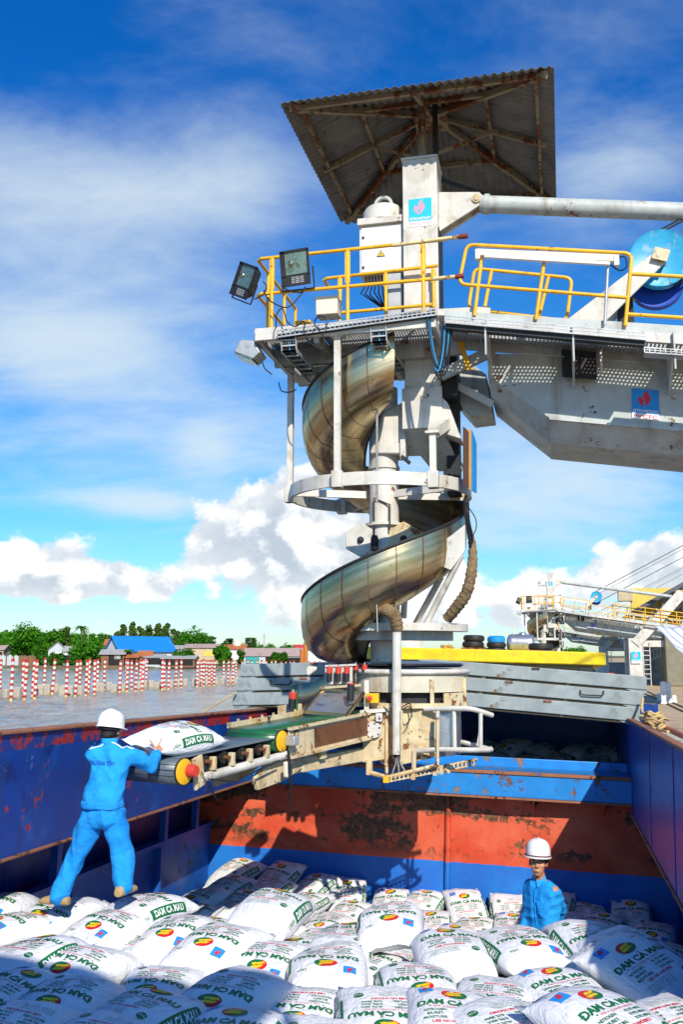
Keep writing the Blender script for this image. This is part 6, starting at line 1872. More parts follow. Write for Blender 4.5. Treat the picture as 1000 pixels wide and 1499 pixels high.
def hand_into(mb_, wrist, palm_c, tips, thumb_base, thumb_tip, knuckles, thick=.013, fr=.0088):
    """palm as a loft from wrist to the knuckle line, fingers as bent chains"""
    wrist = V(wrist); k0, k3 = V(knuckles[0]), V(knuckles[-1])
    mid = (k0 + k3) / 2
    ax = (mid - wrist).normalized(); wd = (k3 - k0) / 2; nr = ax.cross(wd).normalized()
    loft(mb_, [(wrist, wd.normalized() * .024, nr * .018), (wrist.lerp(mid, .35), wd * .95, nr * thick * 1.25), (wrist.lerp(mid, .75), wd * 1.05, nr * thick * 1.1), (mid, wd * 1.02, nr * thick * .9)], 16)
    for k_, tip in zip(knuckles, tips):
        k_, tip = V(k_), V(tip); m1 = k_.lerp(tip, .48) + nr * .006; 
        limb(mb_, [k_ - ax * .012, m1, k_.lerp(tip, .78) + nr * .002, tip], [fr * 1.1, fr, fr * .92, fr * .78], 10)
    tb, tt = V(thumb_base), V(thumb_tip)
    limb(mb_, [tb, tb.lerp(tt, .5) + nr * .003, tt], [fr * 1.5, fr * 1.2, fr * .9], 10)

def to_thing(T, name, me_world, m, parent=None, label=None):
    inv = T.o.matrix_world.inverted()
    me_world.transform(inv)
    if not me_world.materials: me_world.materials.append(m)
    o = link(name, me_world, parent or T.o)
    if label: o['label'] = label
    return o

# ---- the worker who takes the sack off the belt (seen from behind)
D0 = 8.72
def J(u, v, dy=0.0): return w(u, v, D0 + dy)
base1 = J(140, 1318)
W1 = Thing('person', 'person in bright blue work suit and white helmet, handling the sack on the belt', 'person', base1)
f1 = V((.30, .95, 0)); hM = frame3((.42, .90, -.18), (0, 0, 1))
hc = J(163, 1071, .12)
neck = J(160, 1090, .06); chest = J(161, 1116, .05); waist = J(150, 1164, .0); pelvis = J(149, 1188, .0)
shL, shR = J(136, 1103, .05), J(191, 1104, .05)
elR, wrR = J(221, 1122, .22), J(229, 1103, .50)
elL, wrL = J(165, 1128, .38), J(196, 1106, .62)
hipL, knL, anL = J(136, 1194, .02), J(111, 1254, .06), J(86, 1311, .0)
hipR, knR, anR = J(165, 1194, .0), J(178, 1246, .05), J(181, 1297, .0)
rt = V((.95, -.30, 0)); fw = V((.30, .95, 0))
def torso(k, kd):
    return [(pelvis - V((0, 0, .05)), rt * .165 * k, fw * .115 * kd), (pelvis + V((0, 0, .03)), rt * .168 * k, fw * .118 * kd), (waist, rt * .165 * k, fw * .112 * kd),
            (waist.lerp(chest, .5), rt * .166 * k, fw * .115 * kd), (chest, rt * .182 * k, fw * .118 * kd), (chest.lerp(neck, .45), rt * .192 * k, fw * .108 * kd), (chest.lerp(neck, .78), rt * .155 * k, fw * .085 * kd), (neck, rt * .072 * k, fw * .068 * kd)]
bm = MB()
head_into(bm, hc, hM, 1.0)
limb(bm, [hc - V((0, 0, .07)) - hM.col[1] * .02, neck - V((0, 0, .04))], [.056, .062])
loft(bm, torso(.86, .82))
for (a, e_, c) in ((shL, elL, wrL), (shR, elR, wrR)): limb(bm, [a, e_, c], [.050, .040, .026])
for (a, e_, c) in ((hipL, knL, anL), (hipR, knR, anR)): limb(bm, [a, e_, c], [.075, .052, .036])
tips = [J(236, 1081, .60), J(244.5, 1085, .60), J(247, 1090.5, .58), J(246, 1097.5, .55)]
kn = [J(232, 1090.5, .56), J(235.5, 1091.5, .56), J(237.5, 1094, .55), J(238, 1097, .53)]
hand_into(bm, wrR, None, tips, J(227, 1095, .54), J(219.5, 1084, .56), kn)
pl = wrL
d_ = (wrL - elL).normalized(); s_ = d_.cross(V((0, 0, 1))).normalized()
kn = [pl + d_ * .085 + s_ * (.030 - .02 * i) for i in range(4)]
hand_into(bm, pl, None, [k_ + d_ * (.075 - .008 * abs(i - 1.3)) - V((0, 0, .015)) for i, k_ in enumerate(kn)], pl + d_ * .03 + s_ * .03, pl + d_ * .075 + s_ * .075, kn)
body1 = to_thing(W1, 'body', remeshed('b1', bm, .0065, 3, M_skin), M_skin)
jm = MB()
loft(jm, [(pelvis + V((0, 0, .035)), rt * .190, fw * .140), (waist, rt * .192, fw * .138)] + torso(1.04, 1.06)[3:-1] + [(neck + V((0, 0, .015)), rt * .070, fw * .070)])
for (a, e_, c) in ((shL, elL, wrL), (shR, elR, wrR)):
    limb(jm, [a + V((0, 0, -.01)), a.lerp(e_, .5), e_, e_.lerp(c, .55), c - (c - e_).normalized() * .02], [.082, .074, .066, .058, .052], 16)
jk = to_thing(W1, 'jacket', remeshed('j1', jm, .011, 6, M_cloth, .014, 3), M_cloth)
tm = MB()
loft(tm, [(pelvis + V((0, 0, .07)), rt * .168, fw * .122), (pelvis, rt * .182, fw * .130), (pelvis - V((0, 0, .08)), rt * .178, fw * .125), (pelvis - V((0, 0, .13)), rt * .12, fw * .09)])
for (a, e_, c) in ((hipL, knL, anL), (hipR, knR, anR)):
    limb(tm, [a, a.lerp(e_, .5), e_, e_.lerp(c, .5), c], [.112, .106, .098, .092, .088], 18)
wb = MB(); loft(wb, [(pelvis + V((0, 0, .030)), rt * .186, fw * .138), (pelvis + V((0, 0, .045)), rt * .191, fw * .143), (pelvis + V((0, 0, .085)), rt * .191, fw * .142), (pelvis + V((0, 0, .095)), rt * .184, fw * .135)])
to_thing(W1, 'waistband', remeshed('wb', wb, .009, 3, M_cloth2, .006, 4), M_cloth2, jk)
to_thing(W1, 'trousers', remeshed('t1', tm, .011, 6, M_cloth2, .020, 9), M_cloth2)
# collar, white shoulder piping and the name on the back
mb = MB(); mb.lathe([(.070, -.02), (.074, .025), (.066, .03), (.062, -.01)], neck + V((0, 0, .03)), 24); to_thing(W1, 'collar', mb.mesh('collar', M_cloth, True), M_cloth, jk)
def back_pt(u, v, lift=.006):
    """project onto the back of the jacket: nearest vertex depth along the sight line"""
    return None
from mathutils.bvhtree import BVHTree
def bvh_of(o):
    me = o.data; mw = W1.o.matrix_world if o.parent is not None else o.matrix_world
    root = o
    M = Matrix.Identity(4)
    while root is not None: M = root.matrix_basis @ M; root = root.parent
    return BVHTree.FromPolygons([M @ v_.co for v_ in me.vertices], [tuple(p_.vertices) for p_ in me.polygons])
bj = bvh_of(jk)
def onto_back(p, lift):
    loc, nrm, _, _ = bj.ray_cast(V(p) - fw * .6, fw)
    if loc is None: loc, nrm, _, _ = bj.find_nearest(V(p))
    return loc + nrm * lift
pipe = []
for k in range(31):
    u = lerp(131, 195, k / 30); v = 1097 - 6 * math.sin(math.pi * k / 30) - (3 if 8 < k < 22 else 0)
    pipe.append(onto_back(J(u, v), .006))
mb = MB(); mb.tube(pipe, .0055, 6); to_thing(W1, 'piping', mb.mesh('piping', M_inkwhite, True), M_inkwhite, jk)
v_, f_ = fit_text('TRƯỜNG TỒN', 0, 0, .24, .052, .03)
tcen = J(155, 1114)
smp = [(x_, z_, (onto_back(tcen + rt * x_ + V((0, 0, z_)), 0.0) - tcen).dot(fw)) for x_ in np.linspace(-.13, .13, 9) for z_ in (-.05, 0, .05)]
A_ = np.array([[1, x_, x_ * x_, z_] for x_, z_, _ in smp]); cf = np.linalg.lstsq(A_, np.array([d for _, _, d in smp]), rcond=None)[0]
mb = MB(); mb.add([tcen + rt * float(p[0]) + V((0, 0, float(p[1]))) + fw * min(float(cf @ np.array([1, p[0], p[0] ** 2, p[1]])) - .014, (onto_back(tcen + rt * float(p[0]) + V((0, 0, float(p[1]))), 0.0) - tcen).dot(fw) - .007) for p in v_], f_)
to_thing(W1, 'back_lettering', mb.mesh('lettering', M_inknavy), M_inknavy, jk)
mb = helmet(hc + V((0, 0, .038)) - hM.col[1] * .012, hM, 1.0)
he = to_thing(W1, 'helmet', mb.mesh('helmet', M_helmet, 'auto'), M_helmet)
hcen = hc + V((0, 0, .045))
mb = MB()
for i in range(2):
    mb.tube([hcen + hM @ V((.098 * math.cos(a_), .118 * math.sin(a_) - .01, -.012 - .018 * i)) for a_ in [rad(180 + 180 * k / 16) for k in range(17)]], .008, 6)
to_thing(W1, 'helmet_harness', mb.mesh('harness', M_black), M_black, he)
mb = MB(); mb.ball(hc + hM @ V((0, -.020, .012)), (.084, .094, .088), 24, 14, hM); mb.ball(hc + hM @ V((0, -.06, -.035)), (.064, .050, .055), 18, 10, hM)
to_thing(W1, 'hair', remeshed('h1', mb, .009, 2, M_hair), M_hair)
for an, tw in ((anL, V((-.95, .25, 0))), (anR, V((.35, .93, 0)))):
    tw = tw.normalized(); sd_ = tw.cross(V((0, 0, 1))); mb = MB(); zb = an.z - .075
    def so(k, wd_, ht_): return (V((an.x, an.y, zb + ht_)) + tw * k, sd_ * wd_, V((0, 0, ht_)))
    loft(mb, [so(-.10, .034, .032), so(-.07, .046, .048), so(0, .048, .052), so(.08, .054, .038), so(.15, .048, .028), so(.185, .025, .018)], 16)
    to_thing(W1, 'shoe', remeshed('sh', mb, .008, 2, M_shoe), M_shoe)

# ---- the man standing low in the hold (seen from the front)
D1 = 9.15
def K(u, v, dy=0.0): return w(u, v, D1 + dy)
hc = K(788.5, 1264); hM = frame3((-.30, -.95, .10), (0.03, 0, 1))
neck = K(792, 1288, .03); chest = K(794, 1312, .05); waist = K(796, 1352, .04)
pelvis = waist - V((0, 0, .14))
W2 = Thing('person', 'person in blue shirt and white helmet standing low among the sacks before the bulkhead', 'person', pelvis - V((0, 0, .86)))
rt = V((-.62, .78, 0)); fw = V((-.78, -.62, 0))     # his right is the viewer's left
shR, shL = chest.lerp(neck, .50) + rt * .140, chest.lerp(neck, .52) - rt * .150
elR, wrR = shR - V((0, 0, .29)) + fw * .03 + rt * .02, shR - V((0, 0, .50)) + fw * .14
elL = K(823, 1334, .14); wrL = K(816, 1372, .24)
hips = [pelvis + rt * .09, pelvis - rt * .09]
bm = MB(); T2 = head_into(bm, hc, hM, .98)
limb(bm, [hc - V((0, 0, .075)), neck - V((0, 0, .03))], [.052, .058])
def torso2(k, kd): return [(pelvis - V((0, 0, .05)), rt * .155 * k, fw * .11 * kd), (waist, rt * .150 * k, fw * .105 * kd), (waist.lerp(chest, .5), rt * .165 * k, fw * .112 * kd), (chest, rt * .185 * k, fw * .115 * kd), (chest.lerp(neck, .45), rt * .185 * k, fw * .10 * kd), (chest.lerp(neck, .80), rt * .140 * k, fw * .08 * kd), (neck, rt * .068 * k, fw * .064 * kd)]
loft(bm, torso2(.86, .84))
for (a, e_, c) in ((shL, elL, wrL), (shR, elR, wrR)): limb(bm, [a, e_, c], [.048, .040, .026])
feet = []
for sg, hp in ((1, hips[0]), (-1, hips[1])):
    kn_ = hp - V((0, 0, .42)) + fw * .02; an_ = hp - V((0, 0, .80)); limb(bm, [hp, kn_, an_], [.075, .052, .036]); feet.append((hp, kn_, an_))
for (pl, e_) in ((wrR, elR), (wrL, elL)):
    d_ = (pl - e_).normalized(); s_ = d_.cross(fw).normalized()
    kn = [pl + d_ * .085 + s_ * (.030 - .02 * i) for i in range(4)]
    hand_into(bm, pl, None, [k_ + d_ * (.06 - .008 * abs(i - 1.3)) + fw * .03 for i, k_ in enumerate(kn)], pl + d_ * .03 + s_ * .03, pl + d_ * .07 + s_ * .06, kn)
to_thing(W2, 'body', remeshed('b2', bm, .0060, 2, M_skin), M_skin)
jm = MB()
loft(jm, [(pelvis - V((0, 0, .10)), rt * .185, fw * .135)] + torso2(1.05, 1.06)[1:-1] + [(neck + V((0, 0, .0)), rt * .072, fw * .070)])
for (a, e_, c) in ((shL, elL, wrL), (shR, elR, wrR)):
    limb(jm, [a, a.lerp(e_, .5), e_, e_.lerp(c, .55), c - (c - e_).normalized() * .02], [.060, .058, .056, .050, .046], 16)
sh = to_thing(W2, 'shirt', remeshed('j2', jm, .010, 6, M_cloth, .013, 21), M_cloth)
tm = MB(); loft(tm, [(pelvis + V((0, 0, .05)), rt * .16, fw * .12), (pelvis - V((0, 0, .06)), rt * .17, fw * .12), (pelvis - V((0, 0, .14)), rt * .11, fw * .08)])
for (hp, kn_, an_) in feet: limb(tm, [hp, hp.lerp(kn_, .5), kn_, kn_.lerp(an_, .5), an_], [.105, .098, .088, .082, .080], 16)
to_thing(W2, 'trousers', remeshed('t2', tm, .012, 5, M_cloth2, .010, 5), M_cloth2)
for (hp, kn_, an_) in feet:
    mb = MB(); sd_ = rt
    def so(k, wd_, ht_): return (V((an_.x, an_.y, an_.z - .06 + ht_)) + fw * k, sd_ * wd_, V((0, 0, ht_)))
    loft(mb, [so(-.085, .030, .030), so(0, .044, .045), so(.08, .050, .034), so(.165, .03, .018)], 16); to_thing(W2, 'shoe', remeshed('sh', mb, .010, 2, M_shoe), M_shoe)
# collar points, placket, pocket
for sg in (-1, 1):
    c0 = neck + fw * .066 + V((0, 0, .022)); mb = MB()
    mb.prism([neck + rt * sg * .070 + V((0, 0, .045)) + fw * .01, c0 + rt * sg * .008, c0 + rt * sg * .035 - V((0, 0, .07)) + fw * .02, neck + rt * sg * .085 - V((0, 0, .01)) + fw * .035], fw * .006)
    to_thing(W2, 'collar', mb.mesh('collar', M_cloth, False), M_cloth, sh)
bs = bvh_of(sh)
def onto_front(p, lift):
    loc, nrm, _, _ = bs.ray_cast(V(p) + fw * .6, -fw)
    if loc is None: loc, nrm, _, _ = bs.find_nearest(V(p))
    return loc + nrm * lift
pk = [onto_front(chest + rt * a_ + V((0, 0, h_)), .006) for a_, h_ in ((-.13, -.01), (-.04, -.015), (-.04, -.125), (-.085, -.14), (-.13, -.12))]
mb = MB(); mb.prism(pk, fw * .004); to_thing(W2, 'pocket', mb.mesh('pocket', M_cloth2), M_cloth2, sh)
mb = MB(); mb.tube([onto_front(lerp(neck, waist, k / 14) + rt * -.004, .003) for k in range(1, 15)], .006, 6); to_thing(W2, 'placket', mb.mesh('placket', M_cloth2), M_cloth2, sh)
mb = helmet(hc + V((0, 0, .066)) - hM.col[1] * .008, hM, 1.0); he = to_thing(W2, 'helmet', mb.mesh('helmet', M_helmet, 'auto'), M_helmet)
hcen = hc + V((0, 0, .078))
mb = MB(); mb.tube([hcen + hM @ V((.1165 * math.cos(a_), .1425 * math.sin(a_) - .006, -.004)) for a_ in [rad(10 * k) for k in range(36)]], .0055, 6, closed=True)
to_thing(W2, 'helmet_strap', mb.mesh('strap', mat('strap_maroon', (.10, .012, .012), .6)), M_black, he)
mb = MB(); mb.ball(hc + hM @ V((0, -.030, .030)), (.082, .088, .075), 24, 12, hM)
for sx in (-1, 1): mb.ball(hc + hM @ V((sx * .072, -.005, .018)), (.012, .028, .035), 10, 8, hM)
mb.ball(hc + hM @ V((0, -.07, -.025)), (.062, .040, .045), 18, 10, hM)
to_thing(W2, 'hair', remeshed('h2', mb, .008, 2, M_hair), M_hair)
for sx in (-1, 1):
    mb = MB(); mb.ball(hc + hM @ V((sx * .031, .081, .012)), (.011, .006, .0040), 10, 6, hM); to_thing(W2, 'eye', mb.mesh('eye', M_hair, True), M_hair)
    mb = MB(); mb.ball(hc + hM @ V((sx * .032, .085, .033)), (.018, .005, .0030), 10, 6, hM); to_thing(W2, 'eyebrow', mb.mesh('eyebrow', M_hair, True), M_hair)
mb = MB(); mb.ball(hc + hM @ V((0, .0925, -.062)), (.021, .004, .0022), 10, 6, hM); to_thing(W2, 'mouth', mb.mesh('mouth', mat('lip', (.16, .045, .035), .5), True), M_hair)


# ------------------------------------------------------------------ striped posts and concrete blocks in the river
def ordinal(n):
    ones = ['', 'first', 'second', 'third', 'fourth', 'fifth', 'sixth', 'seventh', 'eighth', 'ninth', 'tenth', 'eleventh', 'twelfth', 'thirteenth', 'fourteenth', 'fifteenth', 'sixteenth', 'seventeenth', 'eighteenth', 'nineteenth']
    tens = {2: ('twenty', 'twentieth'), 3: ('thirty', 'thirtieth'), 4: ('forty', 'fortieth'), 5: ('fifty', 'fiftieth'), 6: ('sixty', 'sixtieth'), 7: ('seventy', 'seventieth')}
    if n < 20: return ones[n]
    t, o_ = divmod(n, 10)
    return tens[t][1] if o_ == 0 else tens[t][0] + '-' + ones[o_]
M_postred = mat('post_red', (0.50, 0.03, 0.022), 0.6, stain=[((0.34, 0.05, 0.04), 0.5, 1.2), ((0.55, 0.16, 0.12), 0.3, 3)])
M_postwhite = mat('post_white', (0.70, 0.66, 0.58), 0.6, stain=[((0.46, 0.40, 0.30), 0.5, 1.2), ((0.60, 0.50, 0.46), 0.3, 3)])
M_postfoot = mat('post_foot', (0.60, 0.48, 0.22), 0.8)
POSTS = [(1.2, 966, -1, 1012), (19, 965, 15.5, 1025), (35, 965.5, 32.5, 1020), (40, 965.5, 35, 1024), (50, 964.5, 46.8, 1018.7), (55, 966, 50, 1023), (65.5, 964, 63.7, 1010), (79.5, 964, 76, 1016),
         (99, 966, 96, 1020), (112.5, 965.5, 109.5, 1019.5), (117.5, 965.5, 115.5, 1012), (128, 965.5, 125, 1018), (130.5, 964.5, 128.7, 1013), (139, 966, 137.5, 1017), (143.5, 965, 142, 1010), (153.7, 965, 151.7, 1010),
         (177, 965.7, 174.5, 1013.7), (185, 965.5, 183.7, 1007), (187.5, 965.5, 185, 1012.5), (192.7, 965.5, 192, 1009), (200, 966, 198, 1012), (205.7, 965.5, 204.5, 1004), (209.5, 965.5, 207.5, 1011.7), (215, 965, 213, 1003),
         (238, 966, 237, 1010), (241, 966, 240, 1008), (247.5, 966, 246, 1009), (258, 967, 256.7, 1007.5), (266, 966, 264.5, 1007.5), (289.5, 966, 288, 1005.5), (295, 967, 294.5, 1002), (298.7, 966, 297.5, 1004.5),
         (302.5, 966.7, 302, 1001), (306.3, 966, 305.7, 1004), (310, 966.7, 309.3, 1000), (313.7, 966.7, 313, 1003.7), (328, 966, 327.5, 1001), (334.2, 966, 333.7, 1001.7), (341.7, 966, 340.8, 1001.7), (345.7, 966, 345, 996)]
for k in range(17): POSTS.append((355 + k * 7.0 + RNG.uniform(-1.5, 1.5), 966.5 + k * .12, 354.6 + k * 7.0, 998 - k * .45))
POSTS.sort(key=lambda t: t[2])
for i, (ut, vt, ub, vb_) in enumerate(POSTS):
    p0 = wz(ub, vb_, 0.0); p1 = w(ut + RNG.uniform(-.7, .7), vt + RNG.uniform(-1.2, 1.0), p0.y + RNG.uniform(-.5, .5))
    mb = MB(); nb = 13; r_ = .165 * p0.y / 90 if p0.y < 90 else .165
    r_ = .155
    dv = (p1 - p0)
    mb.cur = 2; mb.tube([p0 - dv * .15, p0 + dv * .045], r_, 10)
    for k in range(nb):
        mb.cur = (k + 1) % 2 if nb % 2 == 0 else k % 2
        a_, c_ = p0 + dv * lerp(.045, 1, k / nb), p0 + dv * lerp(.045, 1, (k + 1) / nb)
        mb.tube([a_, c_], r_, 10, caps=(k == nb - 1))
    single('striped_post', mb, [M_postred, M_postwhite, M_postfoot], 'red and white striped mooring post, %s from the left in the river' % ordinal(i + 1), 'post', 'striped posts in the river', base=p0)
BLOCKS = [(8, 1022, 9), (25, 1021, 11), (58, 1016, 10), (69, 1016, 10), (82, 1012, 9), (90, 1017, 11), (102, 1017, 9), (116, 1016, 8), (142, 1011, 8), (148, 1011, 8), (160, 1010, 9), (167, 1013, 10), (179, 1012, 8), (203, 1008, 8), (212, 1006, 8), (221, 1006, 9), (230, 1008, 9), (236, 1006, 7), (250, 1006, 7), (262, 1003, 8),
          (271, 1003, 7), (284, 1004, 8), (290, 1003, 7), (303, 1002, 8), (316, 1001, 7), (326, 1001, 7), (337, 1000, 7), (345, 1000, 7)]
for i, (u, v, s) in enumerate(BLOCKS):
    p0 = wz(u, v, 0.0); k = p0.y / F_PX
    mb = MB(); Mz = Matrix.Rotation(RNG.uniform(-.4, .4), 3, 'Z')
    mb.box(p0 + V((0, 0, .2)), (s * k * .95, s * k * .95, 1.5 * RNG.uniform(.8, 1.1)), Mz)
    single('concrete_block', mb, M_concrete, 'weathered concrete block in the water at the feet of the striped posts', 'block', 'concrete blocks between the river posts', base=p0, bev=.12)


# ------------------------------------------------------------------ far bank: houses, trees, boats
def leaf_mat(name, c1, c2):
    m = bpy.data.materials.new(name); m.use_nodes = True; g = NT(m.node_tree)
    tc = g.n('ShaderNodeTexCoord'); n1 = g.noise(tc.outputs['Object'], .45, 4, .6); n2 = g.noise(tc.outputs['Object'], 2.5, 3, .6)
    col = g.mix(g.ramp(g.m('ADD', g.m('MULTIPLY', n1, .6), g.m('MULTIPLY', n2, .4)), .35, .65), c1, c2)
    d = g.n('ShaderNodeBsdfDiffuse', None, Color=col); t = g.n('ShaderNodeBsdfTranslucent', None, Color=col)
    mx = g.n('ShaderNodeMixShader', None, i0=.25, i1=d.outputs[0], i2=t.outputs[0]); g.n('ShaderNodeOutputMaterial', None, Surface=mx.outputs[0])
    return m
L_bright = leaf_mat('leaf_bright', (.03, .14, .008), (.09, .28, .02))
L_mid = leaf_mat('leaf_mid', (.022, .09, .008), (.06, .18, .02))
L_dark = leaf_mat('leaf_dark', (.025, .075, .012), (.06, .14, .025))
L_olive = leaf_mat('leaf_olive', (.05, .10, .014), (.11, .18, .03))
M_trunk = mat('bark', (.11, .075, .045), .9, bump=(.03, 12))

def tree(u, vtop, vbase, hw, kind, Y, label, seed, name='broadleaf_tree'):
    r_ = random.Random(seed)
    px = Y / F_PX
    base = w(u, vbase, Y); base.z = max(base.z, .8) if vbase > 970 else base.z
    base.z = 1.0
    top = w(u, vtop, Y).z; H = top - base.z; R = hw * px
    T = Thing(name, label, 'tree', base, group='trees on the far bank')
    mb_ = MB(); mb_.tube([base - V((0, 0, .5)), base + V((.1, 0, H * .3)), base + V((r_.uniform(-.3, .3), 0, H * .62))], [.035 * H, .025 * H, .012 * H], 8)
    for k in range(5):
        a = r_.uniform(0, 6.28); z0 = H * r_.uniform(.28, .5)
        mb_.tube([base + V((0, 0, z0)), base + V((math.cos(a) * R * .35, math.sin(a) * R * .35, z0 + H * .16)), base + V((math.cos(a) * R * .65, math.sin(a) * R * .65, z0 + H * .26))], [.014 * H, .01 * H, .004 * H], 6)
    T.part('trunk', mb_, M_trunk)
    mb_ = MB()
    lobes = []
    if kind == 'round':
        for k in range(16):
            a, t = r_.uniform(0, 6.28), r_.uniform(-.2, 1) 
            rr_ = R * r_.uniform(.35, .8)
            lobes.append((V((math.cos(a) * rr_, math.sin(a) * rr_, H * (.55 + .28 * t * (1 - .35 * rr_ / R)))), R * r_.uniform(.26, .44)))
        lobes.append((V((0, 0, H * .80)), R * .45))
        for k in range(8): lobes.append((V((r_.uniform(-.75, .75) * R, r_.uniform(-.4, .4) * R, H * r_.uniform(.2, .5))), R * .36))
        n = 2600; sz = .50
    elif kind == 'tall':
        for k in range(13):
            t = k / 12; lobes.append((V((r_.uniform(-.4, .4) * R, r_.uniform(-.4, .4) * R, H * lerp(.2, .93, t))), R * lerp(1.15, .40, t) * r_.uniform(.7, 1.1)))
        n = 1900; sz = .42
    elif kind == 'layered':
        for k in range(6):
            z = H * lerp(.55, .97, k / 5); 
            for j in range(4): a = r_.uniform(0, 6.28); lobes.append((V((math.cos(a) * R * .6, math.sin(a) * R * .6, z)), R * .34))
        n = 1100; sz = .4
    else:
        for k in range(9):
            a = r_.uniform(0, 6.28); lobes.append((V((math.cos(a) * R * .55, math.sin(a) * R * .55, H * r_.uniform(.2, .8))), R * r_.uniform(.35, .5)))
        n = 1400; sz = .45
    for k in range(n):
        c, lr = lobes[r_.randrange(len(lobes))]
        d_ = V((r_.gauss(0, 1), r_.gauss(0, 1), r_.gauss(0, 1))).normalized() * lr * r_.uniform(.5, 1.28)
        if kind == 'layered': d_.z *= .3
        p = base + c + d_
        nrm = (d_.normalized() + V((r_.uniform(-.8, .8), r_.uniform(-.8, .8), r_.uniform(-.2, .9)))).normalized()
        t1 = nrm.orthogonal().normalized(); t1 = Quaternion(nrm, r_.uniform(0, 6.28)) @ t1; t2 = nrm.cross(t1)
        s = sz * r_.uniform(.6, 1.4)
        mb_.add([p + t1 * s, p + t2 * s * .55 + nrm * .12, p - t1 * s * .9, p - t2 * s * .55 - nrm * .1], [(0, 1, 2, 3)])
    T.part('crown', mb_, {'round': L_bright, 'tall': L_olive, 'layered': L_dark, 'bush': L_mid}[kind] if not isinstance(seed, tuple) else L_dark, smooth=False)
    return T

TREES = [(20, 920, 972, 16, 'round', 372, 'back tree between the edge and the big round tree'), (50, 922, 972, 15, 'round', 372, 'back tree peeping right of the big round tree'), (70, 920, 972, 15, 'round', 376, 'back tree above the grey gable'),
 (88, 921, 972, 14, 'round', 374, 'back tree left of the palm'), (104, 923, 972, 13, 'round', 374, 'back tree just beside the palm trunk'), (143, 931, 972, 12, 'round', 378, 'back tree right of the wide bright tree'), (150, 938, 972, 10, 'round', 378, 'low back tree before the red roofed hut'),
 (210, 922, 970, 14, 'round', 395, 'back tree behind the olive row, left one'), (236, 922, 970, 14, 'round', 395, 'back tree behind the olive row, right one'), (298, 926, 970, 14, 'round', 385, 'back tree at the right of the wide dark tree'), (346, 942, 970, 14, 'round', 400, 'low back tree behind the water tower'), (378, 943, 970, 14, 'round', 405, 'low back tree under the utility pole'),
 (6, 918, 972, 13, 'round', 345, 'dark broad tree at the far left edge of the bank'), (34, 909, 974, 25, 'round', 318, 'big bright green round tree left of the grey gabled house'),
 (60, 926, 972, 12, 'round', 350, 'small tree filling the gap right of the big round tree'), (78, 916, 972, 14, 'round', 340, 'leafy tree behind the grey gabled house'), (94, 917, 972, 12, 'tall', 345, 'tall thin crowned tree beside the palm'),
 (131, 924, 972, 10, 'round', 350, 'tree just right of the palm'), (126, 934, 976, 24, 'round', 312, 'wide bright tree in front of the palm at the water edge'), (160, 930, 970, 9, 'tall', 380, 'olive tree at the start of the tall row'),
 (170, 925, 970, 9, 'tall', 385, 'second olive tree of the tall row behind the houses'), (179, 913, 970, 9, 'tall', 380, 'tall olive tree above the red roofed hut'), (193, 909, 970, 9, 'tall', 380, 'tallest olive tree directly above the blue roof'),
 (205, 916, 970, 10, 'tall', 385, 'olive tree right of the tallest one'), (216, 915, 970, 9, 'tall', 385, 'olive tree above the right half of the blue roof'), (228, 912, 970, 10, 'tall', 382, 'bushy olive tree above the blue roof\'s right end'),
 (241, 912, 970, 10, 'tall', 385, 'olive tree right of the blue roof'), (254, 921, 970, 11, 'tall', 380, 'lower olive tree before the wide green tree'), (284, 917, 970, 24, 'round', 360, 'wide dark green tree above the beige building'),
 (268, 924, 970, 12, 'round', 365, 'round tree left of the wide dark green tree'), (307, 933, 972, 9, 'layered', 380, 'flat layered tree right of the wide green tree'), (325, 944, 976, 13, 'round', 315, 'bright tree standing before the white wall'),
 (268, 951, 974, 17, 'bush', 308, 'low bush over the shack roof at the water'), (332, 935, 970, 9, 'layered', 385, 'layered tree behind the bright tree'), (366, 934, 970, 11, 'layered', 390, 'layered flat topped tree right of the water tower'),
 (395, 943, 970, 14, 'round', 400, 'low round tree behind the long shed roof'), (418, 942, 970, 12, 'round', 400, 'round tree at the end of the long shed'), (400, 954, 974, 8, 'bush', 325, 'shrub in front of the long shed'), (412, 955, 974, 9, 'bush', 325, 'leafy shrub right of the shrub before the shed'),
 (352, 950, 974, 8, 'bush', 330, 'shrub by the blue sign at the shed end'), (82, 958, 976, 12, 'bush', 306, 'green shrubs below the grey gabled house'), (62, 956, 976, 12, 'bush', 306, 'green shrubs left of the grey gabled house'), (105, 957, 976, 10, 'bush', 306, 'shrubs between the gabled house and the wide tree'), (450, 946, 972, 14, 'round', 420, 'tree beside the red roofed house behind the chute'),
 (850, 948, 968, 14, 'round', 520, 'distant tree right of the second loader'), (832, 950, 968, 12, 'round', 520, 'distant tree below the second loader'), (478, 948, 972, 12, 'round', 430, 'tree hidden behind the spiral chute'), (700, 944, 968, 18, 'round', 520, 'distant tree above the yellow roof')]
for i, t in enumerate(TREES):
    tree(t[0], t[1], t[2], t[3], t[4], t[5], t[6], 100 + i, {'tall': 'olive_tree', 'bush': 'shrub', 'layered': 'layered_tree'}.get(t[4], 'broadleaf_tree'))

for k in range(13):
    u_ = -4 + k * 12.5
    tree(u_, 921 + RNG.uniform(-3, 5), 972, 12 + RNG.uniform(-1, 3), 'round', 402, 'hazy tree of the rearmost row at the left, %s from the left' % ordinal(k + 1), 700 + k)
